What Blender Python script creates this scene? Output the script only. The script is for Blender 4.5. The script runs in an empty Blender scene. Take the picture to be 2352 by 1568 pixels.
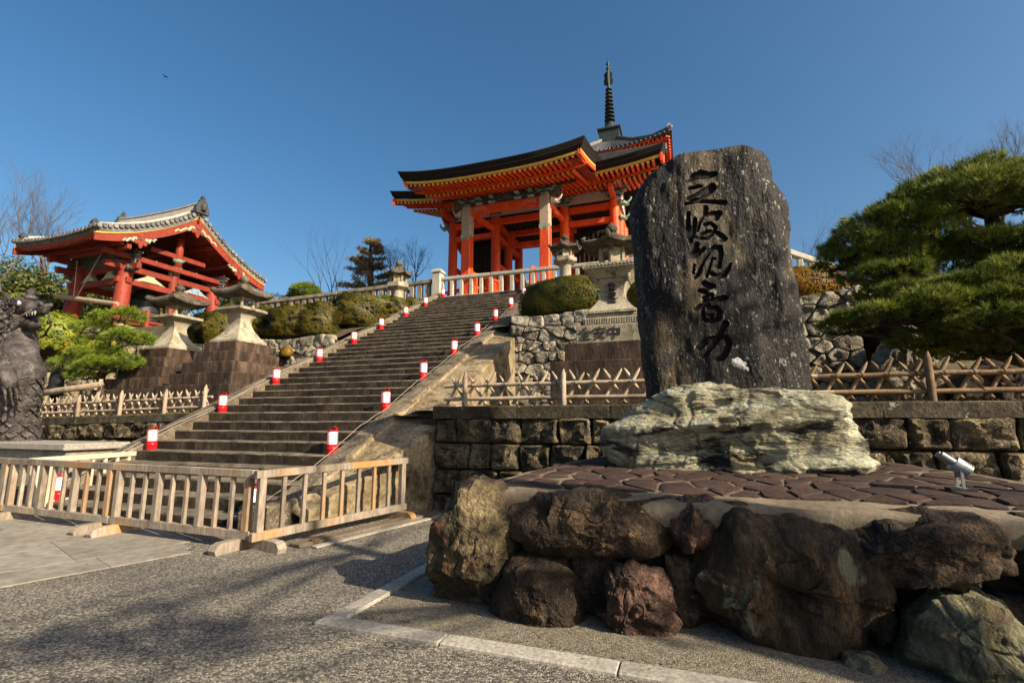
import bpy, bmesh, math, random
import numpy as np
from mathutils import Vector, Matrix

R = math.radians
random.seed(7)
RNG = np.random.default_rng(11)
scene = bpy.context.scene
COL = scene.collection

# ---------------------------------------------------------------- camera
cam_d = bpy.data.cameras.new('camera')
cam_d.sensor_width = 36.0
cam_d.lens = 36.0 * 1130 / 2352
cam_d.clip_start = 0.05
cam_d.clip_end = 6000
cam = bpy.data.objects.new('camera', cam_d)
cam.location = (0, 0, 1.5)
cam.rotation_euler = (R(90 + 9.2), 0, R(19.5))
COL.objects.link(cam)
scene.camera = cam

# ---------------------------------------------------------------- sky and sun
SUN = Vector((1.0, -0.30, 0.60)).normalized()
sun_el = math.asin(SUN.z)
sun_az = math.atan2(SUN.x, SUN.y)            # clockwise from +Y
world = bpy.data.worlds.new('World')
scene.world = world
world.use_nodes = True
wn = world.node_tree
wn.nodes.clear()
w_out = wn.nodes.new('ShaderNodeOutputWorld')
w_bg = wn.nodes.new('ShaderNodeBackground')
w_sky = wn.nodes.new('ShaderNodeTexSky')
w_sky.sky_type = 'NISHITA'
w_sky.sun_disc = False
w_sky.sun_elevation = sun_el
w_sky.sun_rotation = sun_az
w_sky.altitude = 100
w_sky.air_density = 1.0
w_sky.dust_density = 3.2
w_sky.ozone_density = 2.2
w_bg.inputs['Strength'].default_value = 0.075
w_hs = wn.nodes.new('ShaderNodeHueSaturation')          # the whole sky a little more saturated
w_hs.inputs['Saturation'].default_value = 1.28
w_hs.inputs['Hue'].default_value = 0.494
wn.links.new(w_sky.outputs[0], w_hs.inputs['Color'])
wn.links.new(w_hs.outputs[0], w_bg.inputs[0])
wn.links.new(w_bg.outputs[0], w_out.inputs[0])
sun_d = bpy.data.lights.new('sun', 'SUN')
sun_d.energy = 5.0
sun_d.angle = R(0.5)
sun_d.color = (1.0, 0.86, 0.66)
sun = bpy.data.objects.new('sun', sun_d)
sun.location = (30, -10, 30)
sun.rotation_euler = SUN.to_track_quat('Z', 'Y').to_euler()
COL.objects.link(sun)
scene.view_settings.view_transform = 'Standard'
scene.view_settings.look = 'None'
scene.view_settings.gamma = 1.0
scene.view_settings.exposure = 1.08
scene.view_settings.use_curve_mapping = False
scene.cycles.max_bounces = 5
scene.cycles.diffuse_bounces = 3
scene.cycles.use_denoising = True

# ---------------------------------------------------------------- noise
def _hash(ix, iy, iz, seed):
    h = (ix * 374761393 + iy * 668265263 + iz * 1440662683 + seed * 974634347) & 0xFFFFFFFF
    h = ((h ^ (h >> 13)) * 1274126177) & 0xFFFFFFFF
    h = (h ^ (h >> 16)) & 0xFFFFFFFF
    return h / 2147483647.5 - 1.0

def vnoise(P, seed=0):
    i = np.floor(P).astype(np.int64)
    f = P - i
    f = f * f * (3 - 2 * f)
    r = 0
    for a in (0, 1):
        wa = f[:, 0] if a else 1 - f[:, 0]
        for b in (0, 1):
            wb = f[:, 1] if b else 1 - f[:, 1]
            for c in (0, 1):
                wc = f[:, 2] if c else 1 - f[:, 2]
                r = r + wa * wb * wc * _hash(i[:, 0] + a, i[:, 1] + b, i[:, 2] + c, seed)
    return r

def fbm(P, freq=1.0, octv=4, seed=0, gain=0.5, ridged=False):
    P = np.asarray(P, float) * freq
    a, s = 1.0, 0.0
    for k in range(octv):
        n = vnoise(P + 17.3 * k, seed + k)
        s = s + a * ((1 - 2 * np.abs(n)) if ridged else n)
        a *= gain
        P = P * 2.03
    return s

# ---------------------------------------------------------------- materials
MATS = {}
ALB = {'asphalt': 1.2, 'fine_aggregate': 1.05, 'lantern_white': 0.9, 'lantern_red': 0.85, 'yellow_paint': 0.75, 'vermilion': 1.0, 'lamp_metal': 0.5, 'bark_roof': 0.5,
       'boulder_stone': 0.78, 'block_stone': 1.0, 'rubble_stone': 0.9, 'quartz': 0.9, 'grey_wood': 0.95, 'flank_stone': 0.68, 'stele_stone': 0.42}
def new_mat(name):
    m = bpy.data.materials.new(name)
    m.use_nodes = True
    nt = m.node_tree
    nt.nodes.clear()
    out = nt.nodes.new('ShaderNodeOutputMaterial')
    b = nt.nodes.new('ShaderNodeBsdfPrincipled')
    nt.links.new(b.outputs[0], out.inputs[0])
    MATS[name] = m
    return m, nt, b

def pmat(name, cols, scale=3.0, detail=8, rough=0.85, bump=0.3, bscale=30, spots=(), rnd=0.12,
         stretch=(1, 1, 1), metal=0.0, spec=0.25, fine=0.35, cells=None, bdist=0.02, trans=0.0):
    """noise-coloured surface: ramp of colours, fine value grain, optional blotches (lichen, moss, stains), pebbles, bump"""
    k_ = ALB.get(name, 0.80)
    dim = lambda c_: tuple(v * k_ for v in c_)
    cols = [dim(c_) for c_ in cols]
    spots = [(dim(q[0]),) + tuple(q[1:]) for q in spots]
    if cells: cells = (cells[0], [(p_, dim(c_)) for p_, c_ in cells[1]]) + tuple(cells[2:])
    m, nt, b = new_mat(name)
    N, L = nt.nodes, nt.links
    tc = N.new('ShaderNodeTexCoord')
    oi = N.new('ShaderNodeObjectInfo')
    ad = N.new('ShaderNodeVectorMath'); ad.operation = 'MULTIPLY_ADD'
    L.new(oi.outputs['Random'], ad.inputs[0]); ad.inputs[1].default_value = (37, 53, 71)
    L.new(tc.outputs['Object'], ad.inputs[2])
    mp = N.new('ShaderNodeMapping')
    mp.inputs['Scale'].default_value = stretch
    L.new(ad.outputs[0], mp.inputs[0])
    V = mp.outputs[0]
    def noise(sc, det, vec=V, dist=0.0, rg=0.6):
        n = N.new('ShaderNodeTexNoise')
        n.inputs['Scale'].default_value = sc; n.inputs['Detail'].default_value = det
        n.inputs['Roughness'].default_value = rg; n.inputs['Distortion'].default_value = dist
        L.new(vec, n.inputs['Vector'])
        return n.outputs[0]
    def ramp(inp, stops, interp='LINEAR'):
        r = N.new('ShaderNodeValToRGB')
        r.color_ramp.interpolation = interp
        e = r.color_ramp.elements
        while len(e) < len(stops): e.new(0.5)
        for el, (p, c) in zip(e, stops):
            el.position = p; el.color = (*c, 1) if len(c) == 3 else c
        L.new(inp, r.inputs[0])
        return r.outputs[0]
    def mix(fac, a, c, bt='MIX'):
        mx = N.new('ShaderNodeMix'); mx.data_type = 'RGBA'; mx.blend_type = bt
        if isinstance(fac, float): mx.inputs[0].default_value = fac
        else: L.new(fac, mx.inputs[0])
        for s, i in ((a, 6), (c, 7)):
            if isinstance(s, tuple): mx.inputs[i].default_value = (*s, 1)
            else: L.new(s, mx.inputs[i])
        return mx.outputs[2]
    n1 = noise(scale, detail, dist=0.3)
    k = len(cols)
    stops = [(0.32 + 0.36 * i / max(1, k - 1), c) for i, c in enumerate(cols)]
    c = ramp(n1, stops)
    hts = []
    if cells:
        vo = N.new('ShaderNodeTexVoronoi'); vo.inputs['Scale'].default_value = cells[0]
        L.new(V, vo.inputs['Vector'])
        sp = N.new('ShaderNodeSeparateColor'); L.new(vo.outputs['Color'], sp.inputs[0])
        cc = ramp(sp.outputs[0], cells[1])
        c = mix(cells[2], c, cc)
        dk = ramp(vo.outputs['Distance'], [(0.0, (1, 1, 1)), (0.75, (cells[3],) * 3)])
        c = mix(1.0, c, dk, 'MULTIPLY')
        iv = N.new('ShaderNodeMath'); iv.operation = 'MULTIPLY'; iv.inputs[1].default_value = -1.5
        L.new(vo.outputs['Distance'], iv.inputs[0]); hts.append(iv.outputs[0])
    if fine:
        g = ramp(noise(scale * 9, 6), [(0.3, (1 - fine,) * 3), (0.7, (1 + fine,) * 3)])
        c = mix(1.0, c, g, 'MULTIPLY')
    for (sc_col, ssc, lo, hi, amt) in spots:
        f = ramp(noise(ssc, 5, rg=0.55), [(lo, (0, 0, 0)), (hi, (amt,) * 3)])
        c = mix(f, c, sc_col)
    if rnd:
        mr = N.new('ShaderNodeMapRange')
        mr.inputs['To Min'].default_value = 1 - rnd; mr.inputs['To Max'].default_value = 1 + rnd
        fr = N.new('ShaderNodeMath'); fr.operation = 'FRACT'
        mu = N.new('ShaderNodeMath'); mu.operation = 'MULTIPLY'; mu.inputs[1].default_value = 7.31
        L.new(oi.outputs['Random'], mu.inputs[0]); L.new(mu.outputs[0], fr.inputs[0]); L.new(fr.outputs[0], mr.inputs[0])
        hv = N.new('ShaderNodeHueSaturation'); L.new(mr.outputs[0], hv.inputs['Value']); L.new(c, hv.inputs['Color'])
        c = hv.outputs[0]
    L.new(c, b.inputs['Base Color'])
    b.inputs['Roughness'].default_value = rough
    b.inputs['Metallic'].default_value = metal
    b.inputs['Specular IOR Level'].default_value = spec
    if trans:
        b.inputs['Subsurface Weight'].default_value = 0.0
        b.inputs['Transmission Weight'].default_value = 0.0
    if bump:
        h = noise(bscale, 6)
        h2 = noise(bscale * 0.22, 4)
        s = N.new('ShaderNodeMath'); s.operation = 'MULTIPLY_ADD'; s.inputs[1].default_value = 1.8
        L.new(h2, s.inputs[0]); L.new(h, s.inputs[2])
        hh = s.outputs[0]
        for x in hts:
            s2 = N.new('ShaderNodeMath'); s2.operation = 'ADD'
            L.new(hh, s2.inputs[0]); L.new(x, s2.inputs[1]); hh = s2.outputs[0]
        bp = N.new('ShaderNodeBump'); bp.inputs['Strength'].default_value = bump; bp.inputs['Distance'].default_value = bdist
        L.new(hh, bp.inputs['Height']); L.new(bp.outputs[0], b.inputs['Normal'])
    return m

def leafmat(name, cols, sheen=0.3, rnd=0.0):
    """leaf surface: colour varies from leaf clump to leaf clump, a little light passes through"""
    m, nt, b = new_mat(name)
    N, L = nt.nodes, nt.links
    geo = N.new('ShaderNodeNewGeometry')
    tc = N.new('ShaderNodeTexCoord')
    n = N.new('ShaderNodeTexNoise'); n.inputs['Scale'].default_value = 2.5; n.inputs['Detail'].default_value = 4
    L.new(tc.outputs['Object'], n.inputs['Vector'])
    a = N.new('ShaderNodeMath'); a.operation = 'MULTIPLY_ADD'; a.inputs[1].default_value = 0.45
    L.new(geo.outputs['Random Per Island'], a.inputs[0]); 
    a2 = N.new('ShaderNodeMath'); a2.operation = 'MULTIPLY_ADD'; a2.inputs[1].default_value = 1.5; a2.inputs[2].default_value = -0.48
    L.new(n.outputs[0], a2.inputs[0]); L.new(a2.outputs[0], a.inputs[2])
    r = N.new('ShaderNodeValToRGB')
    e = r.color_ramp.elements
    while len(e) < len(cols): e.new(0.5)
    for i, (el, c) in enumerate(zip(e, cols)):
        el.position = i / (len(cols) - 1); el.color = (*c, 1)
    L.new(a.outputs[0], r.inputs[0])
    L.new(r.outputs[0], b.inputs['Base Color'])
    b.inputs['Roughness'].default_value = 0.55
    b.inputs['Specular IOR Level'].default_value = sheen
    tr = N.new('ShaderNodeBsdfTranslucent'); L.new(r.outputs[0], tr.inputs[0])
    mx = N.new('ShaderNodeMixShader'); mx.inputs[0].default_value = 0.25
    out = [x for x in N if x.type == 'OUTPUT_MATERIAL'][0]
    L.new(b.outputs[0], mx.inputs[1]); L.new(tr.outputs[0], mx.inputs[2]); L.new(mx.outputs[0], out.inputs[0])
    return m

def build_materials():
    lich = ((0.52, 0.50, 0.42), 14, 0.60, 0.66, 0.75)
    lich2 = ((0.60, 0.57, 0.48), 38, 0.62, 0.67, 0.8)
    moss = ((0.07, 0.075, 0.02), 4, 0.55, 0.7, 0.8)
    soot = ((0.035, 0.028, 0.02), 3, 0.5, 0.68, 0.85)
    pmat('asphalt', [(0.13, 0.115, 0.092), (0.20, 0.178, 0.14)], 1.2, bump=0.9, bscale=220, rnd=0, fine=0.15,
         cells=(70, [(0, (0.04, 0.037, 0.035)), (0.28, (0.12, 0.108, 0.09)), (0.65, (0.30, 0.265, 0.205)), (0.95, (0.52, 0.47, 0.37))], 0.75, 0.55),
         spots=[((0.05, 0.046, 0.044), 0.8, 0.5, 0.72, 0.45)], bdist=0.012)
    pmat('fine_aggregate', [(0.19, 0.16, 0.115), (0.27, 0.235, 0.17)], 1.5, bump=0.7, bscale=300, rnd=0, fine=0.2,
         cells=(110, [(0, (0.07, 0.058, 0.04)), (0.5, (0.22, 0.19, 0.135)), (0.95, (0.45, 0.40, 0.30))], 0.65, 0.5), bdist=0.006)
    pmat('pale_paving', [(0.22, 0.195, 0.155), (0.32, 0.29, 0.235)], 1.0, bump=0.35, bscale=160, rnd=0.06, fine=0.3,
         spots=[((0.12, 0.105, 0.08), 2.2, 0.55, 0.72, 0.5)], bdist=0.006)
    pmat('kerb_granite', [(0.30, 0.275, 0.23), (0.40, 0.37, 0.31)], 4, bump=0.4, bscale=150, fine=0.4, bdist=0.006)
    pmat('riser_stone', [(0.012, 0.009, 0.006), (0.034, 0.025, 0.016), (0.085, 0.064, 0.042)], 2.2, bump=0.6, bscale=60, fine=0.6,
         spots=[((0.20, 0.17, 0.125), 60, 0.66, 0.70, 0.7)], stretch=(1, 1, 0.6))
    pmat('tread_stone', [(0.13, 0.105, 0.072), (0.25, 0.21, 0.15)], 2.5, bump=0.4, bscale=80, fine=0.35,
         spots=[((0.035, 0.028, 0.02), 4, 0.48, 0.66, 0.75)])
    pmat('curb_stone', [(0.10, 0.076, 0.05), (0.22, 0.175, 0.115)], 2.5, bump=0.6, bscale=70, fine=0.5,
         spots=[((0.03, 0.024, 0.017), 3, 0.52, 0.66, 0.85), lich2])
    pmat('flank_stone', [(0.15, 0.105, 0.055), (0.31, 0.235, 0.135), (0.42, 0.345, 0.22)], 1.8, bump=0.8, bscale=30, fine=0.45,
         spots=[((0.04, 0.03, 0.018), 1.4, 0.55, 0.66, 0.8), ((0.04, 0.03, 0.018), 7, 0.60, 0.67, 0.7)])
    pmat('block_stone', [(0.03, 0.022, 0.013), (0.09, 0.068, 0.038), (0.22, 0.17, 0.095)], 5, bump=1.0, bscale=30, fine=0.6, rnd=0.35,
         spots=[((0.012, 0.009, 0.006), 3.2, 0.5, 0.64, 0.85), ((0.40, 0.37, 0.28), 22, 0.63, 0.67, 0.75), ((0.085, 0.08, 0.03), 5, 0.58, 0.68, 0.5)], bdist=0.04)  # palest yellow tone paints in highlights of the grazing sun
    pmat('coping_stone', [(0.022, 0.017, 0.011), (0.06, 0.047, 0.03), (0.11, 0.09, 0.058)], 3, bump=0.7, bscale=60, fine=0.5, rnd=0.2,
         spots=[moss, ((0.36, 0.35, 0.27), 9, 0.66, 0.70, 0.8)])
    pmat('rubble_stone', [(0.13, 0.11, 0.078), (0.26, 0.23, 0.175), (0.37, 0.34, 0.27)], 4, bump=1.0, bscale=26, fine=0.45, rnd=0.28,
         spots=[((0.045, 0.037, 0.025), 6, 0.56, 0.66, 0.8), ((0.24, 0.18, 0.09), 3, 0.56, 0.7, 0.5)], bdist=0.04)
    pmat('big_block', [(0.26, 0.20, 0.11), (0.40, 0.33, 0.21)], 2, bump=0.7, bscale=20, fine=0.35, rnd=0.2,
         spots=[((0.07, 0.055, 0.034), 3, 0.56, 0.7, 0.7)])
    pmat('joint_earth', [(0.022, 0.017, 0.011), (0.05, 0.04, 0.026)], 8, bump=0.5)
    pmat('lantern_stone', [(0.22, 0.185, 0.125), (0.36, 0.315, 0.225), (0.45, 0.405, 0.30)], 3, bump=0.5, bscale=70, fine=0.35,
         spots=[((0.06, 0.05, 0.034), 4, 0.55, 0.70, 0.8)])
    pmat('lantern_roof', [(0.03, 0.024, 0.017), (0.085, 0.07, 0.048), (0.17, 0.145, 0.105)], 4, bump=0.6, bscale=60, fine=0.4,
         spots=[((0.30, 0.28, 0.22), 22, 0.62, 0.68, 0.5)])
    pmat('pedestal_stone', [(0.020, 0.013, 0.009), (0.058, 0.036, 0.024), (0.12, 0.08, 0.055)], 2.5, bump=0.6, bscale=60, fine=0.5, rnd=0.2,
         spots=[((0.24, 0.18, 0.12), 2, 0.62, 0.74, 0.7)], stretch=(1.6, 1.6, 0.5))
    pmat('fence_stone', [(0.36, 0.33, 0.26), (0.54, 0.50, 0.41)], 3, bump=0.4, bscale=60, fine=0.25, rnd=0.12,
         spots=[((0.12, 0.10, 0.075), 3, 0.58, 0.7, 0.55)])
    pmat('old_fence_stone', [(0.10, 0.082, 0.058), (0.24, 0.205, 0.15), (0.34, 0.30, 0.23)], 3, bump=0.5, bscale=60, fine=0.35, rnd=0.2)
    pmat('stele_stone', [(0.005, 0.0042, 0.0036), (0.017, 0.0140, 0.0115), (0.050, 0.040, 0.030)], 2.0, detail=12, bump=0.8, bscale=30, fine=0.6, rnd=0,
         stretch=(1.5, 1.5, 0.75), rough=0.7,
         spots=[((0.20, 0.145, 0.08), 0.8, 0.52, 0.59, 0.8), ((0.006, 0.006, 0.007), 2.2, 0.53, 0.62, 0.8), ((0.20, 0.18, 0.15), 4.5, 0.60, 0.69, 0.6), ((0.58, 0.54, 0.46), 13, 0.62, 0.67, 0.75), ((0.80, 0.77, 0.68), 40, 0.645, 0.69, 0.8)], bdist=0.025)
    pmat('engraving', [(0.004, 0.004, 0.004), (0.011, 0.010, 0.009)], 6, bump=0.4, bscale=40, rough=0.8, spec=0.15)
    pmat('quartz', [(0.42, 0.40, 0.40), (0.62, 0.59, 0.58)], 12, bump=0.8, bscale=40, fine=0.3)
    pmat('boulder_stone', [(0.10, 0.082, 0.045), (0.28, 0.26, 0.17), (0.43, 0.42, 0.30), (0.52, 0.51, 0.39)], 2.0, detail=10, bump=1.0, bscale=20, fine=0.45, rnd=0,
         stretch=(0.8, 0.8, 2.4), spots=[((0.22, 0.15, 0.07), 1.3, 0.54, 0.66, 0.7), ((0.016, 0.013, 0.009), 2.4, 0.545, 0.60, 0.95), ((0.03, 0.025, 0.016), 9, 0.60, 0.66, 0.8)], bdist=0.05)
    pmat('paver_stone', [(0.034, 0.020, 0.015), (0.072, 0.042, 0.031)], 4, bump=0.5, bscale=90, fine=0.3, rnd=0.35)
    pmat('mound_concrete', [(0.15, 0.118, 0.08), (0.25, 0.20, 0.14)], 2, bump=0.6, bscale=120, rnd=0, fine=0.3,
         spots=[((0.05, 0.04, 0.028), 1.6, 0.55, 0.7, 0.6)], bdist=0.008)
    pmat('rock_brown', [(0.012, 0.008, 0.005), (0.048, 0.032, 0.019), (0.15, 0.095, 0.052)], 4, detail=10, bump=1.0, bscale=55, fine=0.6, rnd=0.25,
         spots=[((0.022, 0.024, 0.010), 2.6, 0.55, 0.7, 0.6), ((0.26, 0.21, 0.14), 30, 0.65, 0.69, 0.5)], bdist=0.04)
    pmat('rock_red', [(0.022, 0.014, 0.010), (0.085, 0.046, 0.032), (0.22, 0.125, 0.085)], 4, detail=10, bump=1.0, bscale=55, fine=0.6, rnd=0.15,
         spots=[((0.34, 0.27, 0.21), 26, 0.64, 0.68, 0.6), ((0.015, 0.012, 0.009), 3, 0.54, 0.66, 0.8)], bdist=0.04)
    pmat('rock_green', [(0.014, 0.010, 0.006), (0.055, 0.038, 0.020), (0.16, 0.10, 0.05)], 2.6, detail=10, bump=1.0, bscale=48, fine=0.5, rnd=0.1,
         spots=[((0.20, 0.205, 0.13), 1.7, 0.585, 0.62, 0.85), ((0.010, 0.008, 0.006), 4, 0.57, 0.64, 0.8)], bdist=0.04, stretch=(1.6, 1.6, .6))
    pmat('rock_ochre', [(0.022, 0.016, 0.009), (0.085, 0.064, 0.034), (0.24, 0.185, 0.10)], 3, detail=10, bump=1.0, bscale=50, fine=0.55, rnd=0.1,
         spots=[((0.014, 0.011, 0.007), 4, 0.52, 0.62, 0.9), ((0.17, 0.062, 0.035), 1.2, 0.55, 0.62, 0.85)], bdist=0.04)
    pmat('rock_pale', [(0.07, 0.06, 0.033), (0.21, 0.195, 0.115), (0.34, 0.325, 0.21)], 2.4, detail=10, bump=1.0, bscale=50, fine=0.45, rnd=0.1,
         spots=[((0.03, 0.026, 0.016), 4, 0.57, 0.65, 0.8), ((0.16, 0.105, 0.05), 2, 0.57, 0.7, 0.6)], bdist=0.04)
    pmat('grey_wood', [(0.15, 0.118, 0.086), (0.23, 0.188, 0.142), (0.30, 0.25, 0.195)], 3, bump=0.35, bscale=40, fine=0.35, rnd=0.15, stretch=(1, 1, 0.25),
         spots=[((0.50, 0.23, 0.05), 1.2, 0.55, 0.70, 0.75)], bdist=0.006)  # orange blotches put the warm sunlit sides of the slats into the colour
    pmat('sunlit_wood', [(0.45, 0.37, 0.26), (0.60, 0.52, 0.40)], 3, bump=0.2, fine=0.2, bdist=0.004)  # barrier wood again, with the sunlight on it put into the colour
    pmat('log_wood', [(0.26, 0.19, 0.125), (0.40, 0.31, 0.22), (0.50, 0.41, 0.31)], 4, bump=0.4, bscale=50, fine=0.3, rnd=0.22, stretch=(1, 1, 0.4), bdist=0.006)
    pmat('dark_log', [(0.15, 0.095, 0.05), (0.30, 0.20, 0.11)], 4, bump=0.4, bscale=50, fine=0.35, rnd=0.25, bdist=0.006)
    pmat('tie_cord', [(0.012, 0.009, 0.007), (0.03, 0.022, 0.015)], 20, bump=0)
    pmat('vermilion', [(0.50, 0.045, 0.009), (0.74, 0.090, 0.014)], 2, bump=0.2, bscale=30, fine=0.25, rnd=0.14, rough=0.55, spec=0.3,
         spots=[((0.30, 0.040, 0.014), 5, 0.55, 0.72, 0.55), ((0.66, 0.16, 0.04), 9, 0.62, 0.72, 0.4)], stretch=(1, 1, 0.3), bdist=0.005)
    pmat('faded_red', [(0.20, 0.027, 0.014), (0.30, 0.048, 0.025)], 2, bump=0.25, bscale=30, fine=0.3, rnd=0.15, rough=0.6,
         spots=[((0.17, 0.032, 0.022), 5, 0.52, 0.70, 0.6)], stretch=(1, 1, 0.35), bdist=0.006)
    pmat('yellow_paint', [(0.66, 0.36, 0.05), (0.76, 0.46, 0.10)], 5, bump=0.05, fine=0.12, rough=0.5)
    pmat('bark_roof', [(0.010, 0.007, 0.005), (0.026, 0.018, 0.012)], 14, bump=1.0, bscale=60, fine=0.5, rnd=0.15, stretch=(0.6, 0.6, 4), bdist=0.03)
    pmat('roof_tile', [(0.07, 0.07, 0.068), (0.16, 0.155, 0.145), (0.27, 0.26, 0.235)], 3, bump=0.4, bscale=30, fine=0.4, rnd=0.25, rough=0.65)
    pmat('dark_tile', [(0.035, 0.037, 0.04), (0.085, 0.088, 0.09)], 3, bump=0.3, bscale=30, fine=0.4, rnd=0.15, rough=0.6)
    pmat('ridge_plaster', [(0.34, 0.31, 0.265), (0.46, 0.425, 0.37)], 3, bump=0.3, fine=0.3, rnd=0.1)
    pmat('dark_timber', [(0.020, 0.013, 0.009), (0.05, 0.03, 0.02)], 4, bump=0.2, fine=0.3)
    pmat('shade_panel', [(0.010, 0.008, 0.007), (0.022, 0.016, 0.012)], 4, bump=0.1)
    pmat('painted_pattern', [(0.10, 0.14, 0.09), (0.36, 0.22, 0.15), (0.48, 0.42, 0.30), (0.16, 0.22, 0.22)], 16, detail=3, bump=0.1, fine=0.2, rnd=0)
    pmat('painted_green', [(0.06, 0.16, 0.10), (0.22, 0.34, 0.24), (0.48, 0.50, 0.36)], 9, bump=0.2, fine=0.2)
    pmat('painted_blue', [(0.05, 0.12, 0.26), (0.26, 0.36, 0.44), (0.55, 0.54, 0.42)], 9, bump=0.2, fine=0.2)
    pmat('carved_white', [(0.46, 0.38, 0.33), (0.64, 0.56, 0.50)], 8, bump=0.4, fine=0.25)
    pmat('carved_pale', [(0.30, 0.34, 0.20), (0.50, 0.48, 0.32)], 10, bump=0.4, fine=0.25)
    pmat('carved_dark', [(0.035, 0.04, 0.045), (0.10, 0.10, 0.09), (0.19, 0.17, 0.12)], 9, bump=0.5, fine=0.3)
    pmat('bronze_bell', [(0.018, 0.020, 0.021), (0.05, 0.055, 0.055)], 6, bump=0.2, fine=0.3, rough=0.5, metal=0.4)
    pmat('bronze_green', [(0.022, 0.026, 0.024), (0.06, 0.075, 0.068)], 6, bump=0.2, fine=0.3, rough=0.6, metal=0.3)
    pmat('bronze_brown', [(0.022, 0.019, 0.018), (0.070, 0.060, 0.056), (0.15, 0.13, 0.12)], 5, bump=0.9, bscale=40, fine=0.5, rnd=0, rough=0.55, metal=0.2,
         spots=[((0.28, 0.26, 0.24), 6, 0.62, 0.72, 0.5)])
    pmat('silver_bronze', [(0.34, 0.33, 0.31), (0.50, 0.48, 0.46)], 9, bump=0.4, fine=0.3, rough=0.45, metal=0.3)
    pmat('lantern_red', [(0.56, 0.008, 0.012), (0.66, 0.014, 0.018)], 5, bump=0, fine=0.06, rough=0.4, rnd=0.05)
    pmat('lantern_white', [(0.70, 0.70, 0.69), (0.78, 0.78, 0.76)], 5, bump=0, fine=0.04, rough=0.6, rnd=0.03)
    pmat('cable_white', [(0.34, 0.29, 0.22), (0.46, 0.41, 0.33)], 9, bump=0, fine=0.1)
    pmat('cable_dark', [(0.02, 0.02, 0.02), (0.04, 0.04, 0.04)], 9, bump=0, fine=0.1)
    pmat('lamp_metal', [(0.42, 0.43, 0.45), (0.52, 0.53, 0.55)], 6, bump=0.05, fine=0.08, rough=0.4, metal=0.2)
    pmat('lens_glass', [(0.10, 0.11, 0.13), (0.16, 0.17, 0.20)], 5, bump=0, rough=0.1, spec=0.6)
    pmat('rust_iron', [(0.06, 0.032, 0.022), (0.14, 0.075, 0.05)], 10, bump=0.3)
    pmat('plain_plank', [(0.10, 0.075, 0.05), (0.19, 0.15, 0.105)], 5, bump=0.3, stretch=(1, 0.2, 1))
    pmat('moss_soil', [(0.05, 0.05, 0.018), (0.16, 0.13, 0.045), (0.30, 0.22, 0.075)], 3, bump=0.6, bscale=40, fine=0.4)
    pmat('bank_soil', [(0.06, 0.048, 0.028), (0.12, 0.10, 0.05)], 2, bump=0.5, bscale=30, fine=0.4)
    pmat('plateau_gravel', [(0.26, 0.235, 0.19), (0.36, 0.33, 0.27)], 2, bump=0.4, bscale=60, fine=0.3)
    pmat('hill_forest', [(0.016, 0.022, 0.008), (0.04, 0.048, 0.018), (0.075, 0.075, 0.03)], 0.10, bump=1.0, bscale=0.8, fine=0.5, rnd=0, bdist=1.5)
    pmat('bark', [(0.028, 0.02, 0.014), (0.09, 0.066, 0.045)], 5, bump=0.8, bscale=30, fine=0.4, stretch=(1, 1, 0.3))
    pmat('bare_twig', [(0.075, 0.055, 0.045), (0.15, 0.115, 0.095)], 5, bump=0.2, fine=0.2)
    pmat('dark_twig', [(0.03, 0.024, 0.022), (0.07, 0.055, 0.05)], 5, bump=0.2, fine=0.2)
    pmat('hedge_core', [(0.014, 0.013, 0.005), (0.030, 0.026, 0.010)], 8, bump=0.5)
    pmat('coat_black', [(0.010, 0.010, 0.012), (0.022, 0.022, 0.025)], 6, bump=0.3, fine=0.2, rough=0.8)
    pmat('jeans', [(0.05, 0.08, 0.13), (0.09, 0.13, 0.20)], 6, bump=0.2)
    pmat('skin', [(0.42, 0.25, 0.17), (0.48, 0.30, 0.21)], 6, bump=0, rough=0.55)
    pmat('hair_black', [(0.008, 0.007, 0.006), (0.02, 0.016, 0.014)], 20, bump=0.3)
    pmat('shoe', [(0.02, 0.018, 0.016), (0.04, 0.036, 0.03)], 6, bump=0)
    pmat('ink', [(0.02, 0.018, 0.015), (0.035, 0.03, 0.026)], 6, bump=0)
    leafmat('pine_needle', [(0.018, 0.036, 0.006), (0.065, 0.10, 0.013), (0.16, 0.19, 0.026), (0.38, 0.36, 0.065)])
    leafmat('pine_bright', [(0.04, 0.075, 0.010), (0.11, 0.17, 0.015), (0.21, 0.27, 0.025), (0.30, 0.34, 0.04)])
    leafmat('azalea_olive', [(0.018, 0.024, 0.004), (0.055, 0.062, 0.007), (0.12, 0.105, 0.011), (0.20, 0.145, 0.016)])
    leafmat('azalea_rust', [(0.018, 0.020, 0.003), (0.052, 0.050, 0.006), (0.11, 0.088, 0.010), (0.20, 0.125, 0.015)])
    leafmat('azalea_orange', [(0.06, 0.034, 0.004), (0.16, 0.085, 0.007), (0.28, 0.145, 0.011), (0.38, 0.20, 0.016)])
    leafmat('leaf_evergreen', [(0.012, 0.02, 0.005), (0.035, 0.05, 0.010), (0.09, 0.10, 0.016), (0.17, 0.16, 0.025)])
    leafmat('leaf_bright', [(0.05, 0.08, 0.008), (0.12, 0.16, 0.012), (0.22, 0.24, 0.02), (0.36, 0.33, 0.03)])
    leafmat('leaf_yellow', [(0.20, 0.13, 0.015), (0.40, 0.26, 0.025), (0.55, 0.38, 0.04)])
    leafmat('conifer_grey', [(0.10, 0.085, 0.04), (0.22, 0.18, 0.085), (0.36, 0.29, 0.15)])
    leafmat('dry_grass', [(0.16, 0.13, 0.03), (0.34, 0.25, 0.05), (0.5, 0.36, 0.08)])
    leafmat('leaf_brown', [(0.05, 0.032, 0.016), (0.13, 0.085, 0.04), (0.24, 0.17, 0.09)])
build_materials()
M = MATS

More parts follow.
